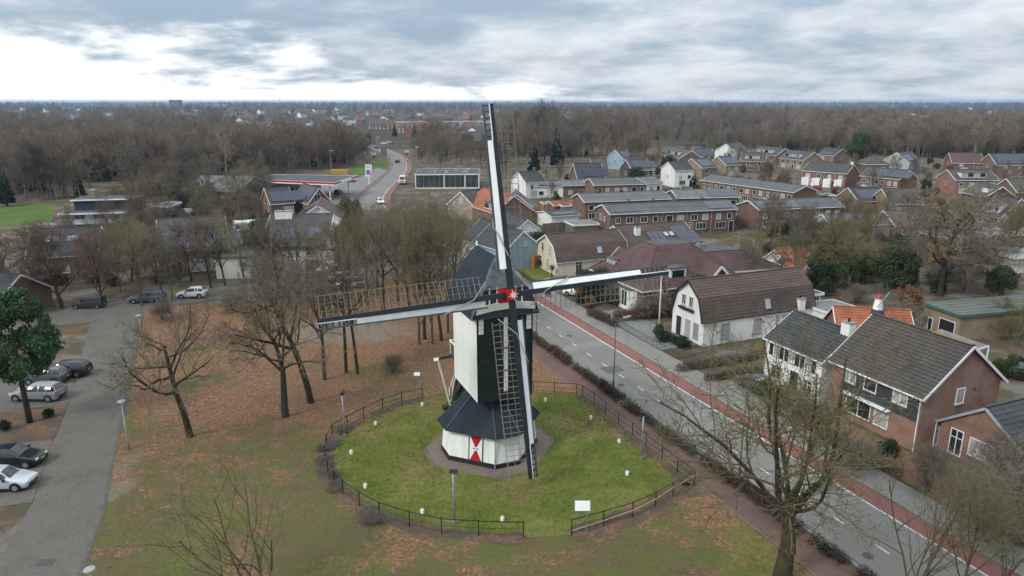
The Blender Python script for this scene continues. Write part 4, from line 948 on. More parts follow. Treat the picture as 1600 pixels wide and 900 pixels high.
        if gutter:
            for t, z in (pe[0], pe[-1]):
                g = MB(); g.beam(mk(t, -og - .06, z - .02), mk(t, L + og + .06, z - .02), .13, .13); g.build('gutter', s.trim, s.root)
    def slope(s, mb, L0, L1, U0, U1, th):
        """stepped tile courses between a lower and an upper edge"""
        m0, m1 = (L0 + L1) / 2, (U0 + U1) / 2; S = (m1 - m0).length; x = (L1 - L0).normalized(); up = (m1 - m0).normalized(); n = x.cross(up).normalized()
        if n.z < 0: n = -n
        s.slopes.append((L0.copy(), x, up, n, (L1 - L0).length, S)); k = max(2, int(round(S / th))); base = n * .03
        if S < .3: k = 1
        for j in range(k):
            a, b = j / k, (j + 1) / k; lift = n * .045
            p0, p1 = L0.lerp(U0, a) + base + lift, L1.lerp(U1, a) + base + lift; q0, q1 = L0.lerp(U0, b) + base, L1.lerp(U1, b) + base
            if s.tile == 'tile':
                c = max(2, int((p1 - p0).length / .3)); i0 = len(mb.v)
                for ii in range(c):
                    u0, u1, u2 = ii / c, (ii + .35) / c, (ii + 1) / c
                    for u, dz in ((u0, .0), (u1, .045), (u2, .0)):
                        mb.v.append(tuple(p0.lerp(p1, u) + n * dz)); mb.v.append(tuple(q0.lerp(q1, u) + n * dz)); mb.v.append(tuple(p0.lerp(p1, u) - lift))
                    i = i0 + ii * 9
                    for q in (0, 3): mb.f.append((i+q, i+q+3, i+q+4, i+q+1)); mb.f.append((i+q+2, i+q+5, i+q+3, i+q))
            else:
                mb.poly(p0, p1, q1, q0); mb.poly(p0 - lift, p1 - lift, p1, p0)
        mb.poly(L1 - n * .06, L0 - n * .06, U0 - n * .06, U1 - n * .06)
        for a, b in ((L0, L1), (L1, U1), (U1, U0), (U0, L0)): mb.poly(a - n * .06, b - n * .06, b + base, a + base)
    def on(s, name, me, k, u, v, parent=None, off=.08):
        L0, x, up, n, L, S = s.slopes[k]; o = link(name, me, parent or s.root); m = Matrix((x, up, n)).transposed().to_4x4(); m.translation = L0 + x * u + up * v + n * off; o.matrix_basis = m; return o
    def panels(s, k, u, v, nx, ny, w=1.0, h=1.65, mat=None):
        key = ('solar', w, h, (mat or SOLAR).name)
        if key not in WIN:
            mb = MB(); mb.box(.02, w - .02, .02, h - .02, 0, .05); WIN[key] = mb.mesh('solar_panel', mat or SOLAR, uv=True)
        for i in range(nx):
            for j in range(ny): s.on('solar_panel', WIN[key], k, u + i * w, v + j * h, s.roof_o, .12)
    def skylight(s, k, u, v, w=.8, h=1.2):
        f = MB(); f.box(0, w, 0, .07, 0, .1); f.box(0, w, h - .07, h, 0, .1); f.box(0, .07, .07, h - .07, 0, .1); f.box(w - .07, w, .07, h - .07, 0, .1); o = s.on('skylight', f.mesh('skylight', M('skylight_frame', (.10, .105, .11))), k, u, v, s.roof_o, .07)
        g = MB(); g.box(.07, w - .07, .07, h - .07, .02, .06); g.build('pane', SKYGL, o)
    def place(s, side, u, z):
        if side == 'f': return (u, 0, z), 0
        if side == 'b': return (s.W - u, s.D, z), math.pi
        if side == 'r': return (s.W, u, z), math.pi / 2
        return (0, s.D - u, z), -math.pi / 2
    def win(s, side, u, z, w, h, nx=2, ny=1, fm=None, sill=True):
        f, g, sl_ = win_meshes(w, h, nx, ny, fm or s.trim); p, a = s.place(side, u, z); o = link('window', f, s.root, p, (0, 0, a)); link('pane', g, o)
        if sill: link('sill', sl_, o)
        return o
    def door(s, side, u, w=.95, h=2.05, mat=None, glazed=True, z=0.05):
        key = ('door', w, h, (mat or BLACK).name, glazed)
        if key not in WIN:
            d = MB(); d.box(-w/2, w/2, -.04, .01, 0, h); g = MB(); g.box(-w*.28, w*.28, -.048, -.042, h * .45, h * .9); f = MB(); f.box(-w/2 - .07, -w/2, -.06, .01, 0, h + .07); f.box(w/2, w/2 + .07, -.06, .01, 0, h + .07); f.box(-w/2, w/2, -.06, .01, h, h + .07)
            WIN[key] = (d.mesh('door', mat or BLACK), g.mesh('pane', GLASS), f.mesh('door_frame', TRIM))
        d, g, f = WIN[key]; p, a = s.place(side, u, z); o = link('door', d, s.root, p, (0, 0, a)); link('door_frame', f, o)
        if glazed: link('pane', g, o)
    def chimney(s, x, y, z0, z1, w=.6, d=.6, mat=None):
        mb = MB(); mb.box(x - w/2, x + w/2, y - d/2, y + d/2, z0, z1); o = mb.build('chimney', mat or BR_BROWN, s.root, uv=True)
        m2 = MB(); m2.box(x - w/2 - .06, x + w/2 + .06, y - d/2 - .06, y + d/2 + .06, z1, z1 + .08); m2.build('chimney_cap', KERB, o)
        m3 = MB(); m3.tube([(x, y, z1 + .08), (x, y, z1 + .38)], .11, 8); m3.build('chimney_pot', BLACK, o)
    def pipe(s, side, u, z=None, mat=None):
        p, a = s.place(side, u, 0); mb = MB(); mb.tube([(0, -.07, 0), (0, -.07, z or s.he)], .045, 6); mb.build('downpipe', mat or s.trim, s.root, p, (0, 0, a))
    def dormer(s, x0, x1, y0, y1, z0, z1, n=3, face='f', mat=None):
        mb = MB(); mb.box(x0, x1, y0, y1, z0, z1); o = mb.build('dormer', mat or s.trim, s.root)
        m = MB(); m.box(x0 - .12, x1 + .12, y0 - .15, y1, z1, z1 + .1); m.build('dormer_roof', LEADM, o)
        w = (x1 - x0 - .2) / n; h = (z1 - z0) - .35
        for i in range(n):
            g = MB(); g.box(x0 + .1 + i * w + .05, x0 + .1 + (i+1) * w - .05, y0 - .02, y0 - .005, z0 + .2, z0 + .2 + h); g.build('pane', GLASS, o)
    def front(s, units, wz=2.55, wh=1.2, ground=True, side='f', fm=None, w=1.25):
        Lw = s.W if side in 'fb' else s.D; u = Lw / units; rg = random.Random(int(s.A.x * 13))
        for i in range(units):
            fl = i % 2
            for q in ((.3, .75) if u > 3.5 else (.5,)): s.win(side, u * (i + q), wz, w * rg.choice((.8, 1, 1.15)), wh, rg.choice((1, 2)), 1, fm)
            if ground:
                s.door(side, u * (i + (.16 if fl else .84)), mat=rg.choice((BLACK, WHITE, M('door_green', (.04, .09, .07)), M('door_brown', (.12, .06, .03)))))
                s.win(side, u * (i + (.6 if fl else .4)), .7, min(2.2, u * .45), 1.35, 3, 1, fm)
            if i: s.pipe(side, u * i, mat=M('pipe_pale', (.5, .42, .36)))
# ---- along the road, right-hand side (dimensions follow the road's direction)
gA = road(77.6, 12.4); gB = road(72.4, 12.4)
def xy(s, t): v = road(s, t); return (v.x, v.y, 0)
# white gambrel house: gable to the road
h = House('gambrel_house', 'white gambrel-roofed house with brown tiles, gable facing the road behind a railed garden', None, None, 2.95, 15.2, 6.75, 'gambrel_y', W_WHITE, T_BROWN, world=(xy(77.9, 12.4), xy(72.3, 12.4)), tile='tile', trim=M('dark_trim', (.02, .022, .025)), og=.3, over=.25)
for u in (1.95, 3.25): h.win('f', u, 3.75, .75, 1.25, 2, 1, TRIM)
mb = MB(); mb.box(1.3, 3.9, -.32, -.02, 3.35, 3.55); mb.build('window_box', BLACK, h.root)
h.door('f', 1.3, .9, 2.2, M('door_dark', (.03, .03, .035)))
for u in (2.9, 4.35): h.win('f', u, .55, .95, 1.75, 1, 1, W_GREY)
for u in (2.9, 7.3, 11.4): h.win('r', u, .6, 1.2, 1.7, 1, 2, W_GREY)
h.skylight(len(h.slopes) - 1, 6.4, .5, .9, 1.25) ; h.win('l', 4, .8, 1.2, 1.3)
h.skylight(0, 4, 1.2)
mb = MB(); mb.box(-.02, 15.3, -.03, .03, 0, .25)
h.chimney(h.W * .97, 13.3, 2.6, 3.9, .9, .9, W_WHITE)
h2 = House('white_extension', 'low white flat-roofed extension at the back of the white gambrel house', None, None, 2.7, 4.4, 2.7, 'flat', W_WHITE, GRAVEL, world=(xy(73.6, 27.6), xy(68.9, 27.6)), over=.15, cat='building')
h2.win('r', 2, .3, 1.6, 2.1, 2, 2)
# garden room with white posts
h = House('garden_room', 'small glazed garden room with white posts behind the white gambrel house', (1255, 462), (1283, 458), 2.4, 3, 2.5, 'flat', W_WHITE, LEADM, over=.25, cat='building'); h.win('f', h.W*.3, .1, .9, 2.1, 2, 2); h.win('f', h.W*.75, .1, .9, 2.1, 2, 2)
# cream gambrel house
h = House('gambrel_house', 'cream gambrel-roofed house with dark brown tiles and one skylight, set back from the road', None, None, 2.35, 12.2, 5.75, 'gambrel_y', W_CREAM, T_BROWN, world=(xy(114.2, 11.9), xy(106.4, 11.9)), tile='tile', og=.25)
for u in (2.6, 5.2): h.win('f', u, 3.0, .75, 1.3, 1, 2, W_CREAM); h.win('f', u - .8, .5, .8, 1.6, 1, 2, W_CREAM)
for u in (3.6, 8.8): h.win('r', u, .4, 1.15, 1.75, 2, 2)
h.skylight(len(h.slopes) - 1, 4.6, .9, .95, 1.2)
h3 = House('low_house', 'long low brown-roofed wing with solar panels behind the purple-roofed villa', (985, 389), (1094, 380), 2.5, 11, 5.4, 'gable_x', BR_BROWN, T_BROWN, tile='course'); h3.panels(0, h3.W*.36, .8, 3, 2); h3.panels(0, h3.W*.76, .3, 4, 2); h3.panels(0, h3.W*.74, 3.5, 3, 1)
for u in (.60, .68): h3.skylight(0, h3.W * u, 2.7, .9, 1.2)
h3.chimney(h3.W*.22, 3, 4.0, 5.4, .9, .7, TRIM)
h4 = House('link_building', 'small brown-roofed link with a white window strip beside the cream house', (926, 391), (975, 388), 2.6, 6.5, 4.3, 'gable_x', BR_BROWN, T_BROWN); h4.dormer(.6, 3.6, -.2, 2.2, 2.9, 3.7, 4)
# villa with the purple roof
v = House('villa', 'large villa with a purple-brown hipped roof, flat top, white dormers and a bay window', None, None, 3.0, 14.5, 7.4, 'hip', BR_BROWN, T_PURP, world=(xy(97.6, 13.2), xy(85.2, 13.2)), over=.55, sec=.74, tile='course', tile_h=.33)
v.dormer(1.9, 3.7, .9, 3.3, 3.55, 4.95, 2)
mb = MB(); mb.box(v.W - 3.1, v.W - .55, 4.2, 6.6, 3.4, 5.2); d = mb.build('dormer', TRIM, v.root); m2 = MB(); m2.box(v.W - 3.3, v.W - .35, 4.0, 6.8, 5.2, 5.32); m2.build('dormer_roof', LEADM, d)
m2 = MB(); m2.box(v.W - .545, v.W - .53, 4.5, 6.3, 3.7, 4.9); m2.build('pane', GLASS, d)
for u in (1.6, 4.0): v.win('f', u, .5, 1.6, 1.8, 2, 2)
mb = MB(); q = [(v.W - 4.6, 0), (v.W - 4.1, -1.0), (v.W - 2.0, -1.0), (v.W - 1.4, 0)]; mb.prism(q, 0, 2.7); bay = mb.build('bay_window', TRIM, v.root)
m2 = MB(); m2.prism([(v.W - 4.8, 0), (v.W - 4.2, -1.2), (v.W - 1.9, -1.2), (v.W - 1.2, 0)], 2.7, 2.82); m2.build('bay_roof', LEADM, bay)
for i in range(3): m2 = MB(); m2.box(v.W - 4.0 + i * .66, v.W - 3.5 + i * .66, -1.02, -1.005, .5, 2.4); m2.build('pane', GLASS, bay)
for u in (2.2, 5.5, 9.5): v.win('r', u, .5, 1.7, 1.8, 2, 2)
# cross gables with white verge boards
for nm, x0, x1, y0, y1, ax in (('side_gable', v.W - 4, v.W + 1.2, 8.0, 12.8, 'x'), ('side_gable', -1.2, 4, 2.5, 7.2, 'x')):
    mb = MB(); mb.extrude([(y0, 0), (y0, 2.9), ((y0+y1)/2, 5.2), (y1, 2.9), (y1, 0)], 'x', x0, x1); g = mb.build(nm, BR_BROWN, v.root, uv=True)
    m = MB(); yc = (y0 + y1) / 2
    for a, b in ((y0 - .4, yc), (y1 + .4, yc)):
        za = 2.5; m.poly((x0 - .4, a, za + .14), (x1 + .4, a, za + .14), (x1 + .4, b, 5.42), (x0 - .4, b, 5.42)); m.poly((x0 - .4, a, za), (x1 + .4, a, za), (x1 + .4, b, 5.28), (x0 - .4, b, 5.28))
    m.build('gable_roof', T_PURP, g, uv=True)
    m = MB(); e = x1 + .42 if x1 > 6 else x0 - .42
    for a in (y0 - .4, y1 + .4): m.beam((e, a, 2.5), (e, yc, 5.35), .06, .3)
    m.build('verge_board', TRIM, g)
v2 = House('bungalow', 'wide bungalow with a purple-brown hipped roof and a flat grey top, behind the villa', (1067, 428), (1215, 418), 2.6, 12, 4.6, 'hip', BR_BROWN, T_PURP, over=.6, sec=.62); v2.chimney(v2.W * .42, 6.5, 4.5, 5.2, .9, .9, GREYM)
for i in range(5): v2.win('f', v2.W * (i + .6) / 5.4, .4, 1.7, 1.7, 2, 1)
# white house with the dark roof
w_ = House('white_house', 'white two-storey house with a dark roof and dark shutters, beside the brick house', None, None, 4.2, 6.4, 6.3, 'gable_x', W_WHITE, T_DARK, world=(xy(62.7, 12.1), xy(56.0, 12.1)), tile='tile')
for u in (1.4, 3.3, 5.2): w_.win('f', u, 2.75, .8, 1.05, 2, 2); 
for u in (1.4, 3.3, 5.2):
    for q in (-.65, .65): mb = MB(); mb.box(u + q - .22, u + q + .22, -.06, -.012, 2.7, 3.85); mb.build('shutter', BLACK, w_.root)
w_.win('f', 1.6, .6, 1.3, 1.3, 2, 2); w_.door('f', 3.8); w_.win('f', 5.4, .6, 1.0, 1.3, 2, 2)
w_.win('r', 1.9, .7, 1.3, 1.0, 2, 2, BLACK); w_.win('r', 2.2, 3.2, .8, 1.0, 2, 2); w_.chimney(w_.W - .35, 2.9, 5.6, 7.1, .9, .7, W_WHITE)
o_ = House('barn', 'house with a bright orange tiled roof behind the white and brick houses', (1313, 532), (1432, 540), 2.8, 7.5, 5.2, 'gable_x', BR_RED, T_RED, tile='tile')
# ornamental miniature mill on the ridge
hm_ = empty('miniature_windmill', o_.root.matrix_basis @ Vector((o_.W * .56, 3.0, 4.3)), .4, 'ornamental miniature windmill with red cap above the orange roof', 'ornament')
mb = MB(); mb.tube([(0,0,0),(0,0,1.1)], [.75, .5], 8); mb.build('base', T_DARK, hm_, uv=True); mb = MB(); mb.tube([(0,0,1.1),(0,0,2.2)], [.48, .34], 8); mb.build('tower', WHITE, hm_); mb = MB(); mb.tube([(0,0,2.2),(0,0,2.7)], [.42, .05], 8); mb.build('cap', RED, hm_)
for k in range(4):
    a = R(45 + 90 * k); mb = MB(); mb.beam((0,-.5,2.2), (math.cos(a)*1.0, -.5, 2.2 + math.sin(a)*1.0), .1, .04); mb.build('vane', M('teal_vane', (.12, .28, .26)), hm_)
# brick house with slate band
bh_ = House('brick_house', 'pinkish brick house with a grey-brown tiled roof, dark slate band and white window frames', None, None, 4.65, 8.6, 7.9, 'gable_x', BR_PINK, T_NEAR, world=(xy(55.2, 12.4), xy(46.85, 12.4)), tile='tile', over=.45, og=.3, tile_h=.34)
mb = MB(); mb.box(1.2, bh_.W - .15, -.06, -.01, 2.35, 4.6); mb.build('slate_band', W_SLATE, bh_.root)
for u, w0 in ((1.9, 1.3), (3.9, 1.2), (6.6, 1.3)): o = bh_.win('f', u, 3.15, w0, 1.2, 2 if w0 > 1.2 else 1); o.location.y = -.06
bh_.win('f', 3.0, .65, 2.4, 1.55, 2); bh_.win('f', 5.2, .65, 1.3, 1.55, 1); mb = MB(); mb.box(1.6, 6.0, -.55, -.01, 2.28, 2.36); mb.build('canopy', TRIM, bh_.root)
bh_.win('r', 4.1, 3.2, .95, 1.3, 1); bh_.win('r', 2.4, .1, 1.0, 2.1, 2, 2); bh_.pipe('f', bh_.W - .1)
mb = MB(); mb.tube([(bh_.W + .02, 5.6, 4.2), (bh_.W + .06, 5.6, 4.2)], .12, 10); mb.build('vent', M('dark_vent', (.1, .06, .05)), bh_.root)
L0, x_, up_, n_, Ll, Sl = bh_.slopes[0]; mb = MB(); mb.beam(L0 + x_*(Ll*.62) + up_*Sl + n_*.16, L0 + x_*(Ll*.985) + up_*Sl + n_*.16, .2, .03); mb.build('moss', M('yellow_moss', (.28, .20, .03), (.16, .14, .04), 4, .95), bh_.roof_o)
an = House('brick_annex', 'low brick annex with a dark tiled roof joined to the pinkish brick house', None, None, 2.5, 9.0, 4.7, 'gable_y', BR_PINK, T_DARK, world=(xy(46.5, 14.4), xy(40.4, 14.4)), tile='tile', over=.35, trim=ZINC)
an.win('f', 1.3, .2, 1.0, 2.0, 2, 2, TRIM); an.win('f', 3.2, .7, 1.9, 1.4, 3, 1, TRIM); an.win('f', 5.2, .7, .9, 1.4, 1, 1, TRIM)
an2 = House('brick_annex', 'outer dark-roofed annex with a zinc gutter, beyond the first annex', None, None, 2.5, 6.0, 4.4, 'gable_y', BR_PINK, T_DARK, world=(xy(40.2, 13.2), xy(34, 13.2)), tile='tile', over=.35, trim=ZINC)
an2.win('f', 1.2, .2, .9, 2.0, 1, 2, TRIM); an2.win('f', 3.2, .7, 1.5, 1.3, 2, 1, TRIM)
# carport and sheds
cp = empty('carport', P(1433, 560), R(-22), 'open carport with a grey sheet roof and white posts behind the brick house', 'carport')
A, B, C_, D_ = (cp.matrix_basis.inverted() @ P(*q, 2.6) for q in ((1434, 528), (1487, 560), (1545, 540), (1470, 514)))
mb = MB(); mb.poly(A, B, C_, D_); mb.poly(*[p - Vector((0,0,.12)) for p in (D_, C_, B, A)])
for p, q in ((A, B), (B, C_), (C_, D_), (D_, A)): mb.poly(p - Vector((0,0,.12)), q - Vector((0,0,.12)), q, p)
rf_ = mb.build('roof', GRAVEL, cp); mb = MB(); mb.beam(B + Vector((0,0,-.06)), C_ + Vector((0,0,-.06)), .06, .2); mb.build('fascia', TRIM, rf_)
for p in (A, B, C_, D_, (B + C_) / 2): mb = MB(); mb.box(p.x - .06, p.x + .06, p.y - .06, p.y + .06, 0, p.z - .12); mb.build('post', TRIM, cp)
sh = House('shed', 'yellow brick shed with a green-edged flat roof and a dark garage opening', (1446, 474), (1502, 493), 2.9, 16, 3.3, 'flat', BR_YEL, M('mossy_felt', (.115, .125, .112), (.075, .085, .062), .5, .9, fine=.4), trim=M('green_fascia', (.05, .115, .095)), over=.2, cat='shed')
sh.door('f', sh.W * .68, 2.0, 1.8, BLACK, False); sh.door('f', sh.W*.22, .5, 1.4, BLACK, False)
for k in range(5):
    mb = MB(); mb.box(sh.W * (k + .5) / 5 - .05, sh.W * (k + .5) / 5 + .05, -.15, 16.1, 3.3 - .36, 3.3 - .3) if 0 else mb.box(-.1 + sh.W * k / 5, .1 + sh.W * k / 5, -.1, 16, 2.935, 2.975); mb.build('roof_batten', M('pale_batten', (.15, .18, .165)), sh.roof_o)
rs = House('garden_house', 'small white garden house with an orange-red tiled roof among trees', (1228, 410), (1268, 404), 2.0, 4.2, 3.6, 'gable_x', W_WHITE, T_RED); rs.win('r', 2, .8, .8, .9)
rs2 = House('garden_shed', 'little white shed with an orange-red roof in front of the garden house', (1222, 424), (1250, 429), 1.8, 3, 2.9, 'gable_x', W_WHITE, T_RED); rs2.win('f', 1.6, .7, .6, .8)
# light blue boarded house and its neighbours behind the upper sail
bl = House('boarded_house', 'pale blue-grey boarded house with a white verge, next to the cream house', (788, 392), (845, 384), 3.3, 9, 6.0, 'gable_y', W_BLUE, T_DARK, og=.15); bl.win('f', bl.W*.55, 3.6, .8, .8, 1); 
mb = MB(); mb.box(bl.W*.72, bl.W*.9, -.9, -.1, 0, 2.0); tag(mb.build('garden_locker', ORANGEW, None), 'orange-brown wooden locker against the pale blue-grey house', 'locker').matrix_basis = bl.root.matrix_basis.copy()
b2 = House('white_house', 'white gabled house with a dark roof, right behind the pale blue-grey house', (800, 366), (848, 362), 3.2, 9, 5.6, 'gable_y', W_WHITE, T_DARK, og=.15); b2.win('f', b2.W*.4, 2.6, .7, .9)
b3 = House('slate_house', 'house with dark slate roof and white render behind the upright sail, left side', (722, 372), (776, 388), 3.2, 8, 6.2, 'gable_x', W_WHITE, T_DARK); b3.win('f', 2, .6, 1.4, 1.4); b3.win('f', 4.5, .6, 1.0, 1.4)
b4 = House('orange_roof_house', 'house with an orange tiled roof and a white dormer, left of the upright sail', (728, 318), (772, 332), 3.2, 9, 6.4, 'gable_x', BR_BROWN, T_RED, tile='course'); b4.dormer(b4.W*.62, b4.W*.95, .3, 2.5, 3.4, 4.8, 2)
b5 = House('gabled_house', 'beige gabled house with solar panels on its left slope, in front of the glass pavilion', (700, 318), (742, 323), 3.0, 8, 6.0, 'gable_y', BR_BEIGE, T_GREY); b5.panels(0, 1.2, .8, 4, 2); b5.win('f', b5.W*.5, 3.4, 1.0, 1.0)
b6 = House('brown_gabled_house', 'brown brick gable behind the sail lattice, beside the orange roof', (784, 322), (830, 322), 3.0, 9, 5.6, 'gable_y', BR_BROWN, T_GREY)
b7 = House('flat_roof_house', 'white bungalow with a flat grey roof and solar panels, beside a wooden garden fence', (862, 338), (905, 335), 2.6, 7, 3.2, 'gable_x', W_WHITE, GREENF); b7.panels(0, 1, .6, 5, 1)
b8 = House('shed', 'flat grey-roofed garden shed behind the board fence', (897, 352), (936, 350), 2.2, 5, 2.2, 'flat', WOODM, GRAVEL, over=.1, cat='shed')
b9 = House('shed', 'small shed with a red roof beyond the wooden garden fence', (866, 321), (898, 319), 2.0, 5, 2.7, 'gable_x', BR_RED, T_RED, cat='shed')
# ---- brick terraces and detached houses on the right
TH = 4.55
def terr(name, label, a, b, units, depth=8, rise=1.25, wall=BR_BROWN, rm=GREENF, he=TH, ground=True, **k):
    h = House(name, label, a, b, he, depth, he + rise, 'gable_x', wall, rm, tile='course' if rm is not GREENF else 'plain', tile_h=.5 if rm is not GREENF else 30, og=.25, over=.35, **k)
    h.front(units, ground=ground); return h
t1 = terr('terrace', 'nearest brick terrace with a grey-green shallow roof and white window frames', (954, 334), (1150, 326), 5); t1.panels(0, t1.W*.79, .6, 5, 2); t1.panels(0, .7, .6, 6, 1)
for k in range(1, 5): t1.chimney(t1.W * k / 5, 4.2, 5.0, 6.3, .7, .5, BR_DARK)
t1.win('l', 3, 2.6, .9, 1.2); t1.win('l', 5, 2.6, .6, 1.0)
t2 = terr('terrace', 'brick terrace with a shallow green-grey roof behind the nearest terrace', (914, 315), (1047, 310), 4); t2.chimney(t2.W*.5, 4, 5, 6.3, .7, .5, BR_DARK); t2.chimney(t2.W*.22, 4, 5, 6.2, .7, .5, BR_DARK)
t3 = terr('terrace', 'short brick terrace with pale grey roof and solar panels, right of the green-grey roof', (1060, 309), (1154, 307), 3, rm=GRAVEL); t3.panels(0, t3.W*.55, .5, 7, 2)
t4 = terr('terrace', 'brick terrace with dark green roof and a white-painted end unit', (929, 289), (1010, 287), 3); t4b = terr('terrace_end', 'white-painted end unit with large windows on the dark green-roofed terrace', (1010.5, 287), (1035, 285), 1, wall=W_WHITE)
t5 = terr('terrace', 'long brick terrace turned away, its row of upper windows facing the white terraces', (1096, 281), (1240, 300), 7); 
for k in range(1, 7): t5.chimney(t5.W * k / 7, 4, 5.1, 6.3, .6, .5, BR_DARK)
t6 = terr('terrace', 'brick terrace with a row of pale solar panels beside the bare garden trees', (1187, 327), (1317, 322), 4, rm=GREENF); t6.panels(0, .5, .5, 9, 2); t6.chimney(t6.W*.3, 4, 5, 6.3, .7, .5, BR_DARK)
t7 = House('terrace', 'red brick terrace with a brown-grey tiled roof and white porches', (1255, 266), (1323, 271), TH, 8, 7.0, 'gable_x', BR_RED, T_GREY); t7.front(4); t7.chimney(t7.W - .4, 4, 6.4, 7.8, .7, .6, W_WHITE)
for k in range(4): mb = MB(); mb.box(t7.W*(k+.5)/4 - 1.3, t7.W*(k+.5)/4 + 1.0, -1.3, -.02, 0, 2.5); mb.build('porch', TRIM, t7.root)
t8 = House('terrace', 'red brick terrace with solar panels covering its grey roof', (1345, 274), (1405, 280), TH, 8, 6.8, 'gable_x', BR_RED, T_GREY); t8.front(3); t8.panels(0, 1, .8, 8, 2); t8.panels(0, t8.W*.55, .8, 8, 2)
dk = House('dark_roof_house', 'house with a glossy black solar roof and yellow render, below the red brick terraces', (1342, 314), (1393, 313), 3.0, 9, 5.6, 'gable_x', BR_YEL, T_DARK); dk.panels(0, 1, 1.0, 9, 2); dk.front(1, ground=False, wz=.8)
tr = House('dormer_house', 'grey-gabled house with a wide white dormer on a black roof', (1527, 334), (1563, 339), 4.0, 11, 7.2, 'gable_x', W_GREY, T_DARK, over=.2); tr.dormer(.6, tr.W - .8, .6, 3.6, 4.6, 6.3, 4); tr.front(2, ground=False)
tr2 = House('garage_row', 'flat-roofed row of garages below the grey-gabled house', (1480, 372), (1600, 366), 2.6, 6, 2.6, 'flat', BR_BROWN, GRAVEL, cat='garage'); tr2.front(5, wz=.5, ground=False)
tg = House('glass_annex', 'pale flat-roofed annex with tall panes among trees right of the big oak', (1585, 402), (1640, 400), 2.7, 6, 2.7, 'flat', W_GREY, ZINC, cat='building'); tg.win('f', 1.5, .3, 1.8, 2, 2); tg.win('l', 2, .3, 2.0, 2.1, 3)
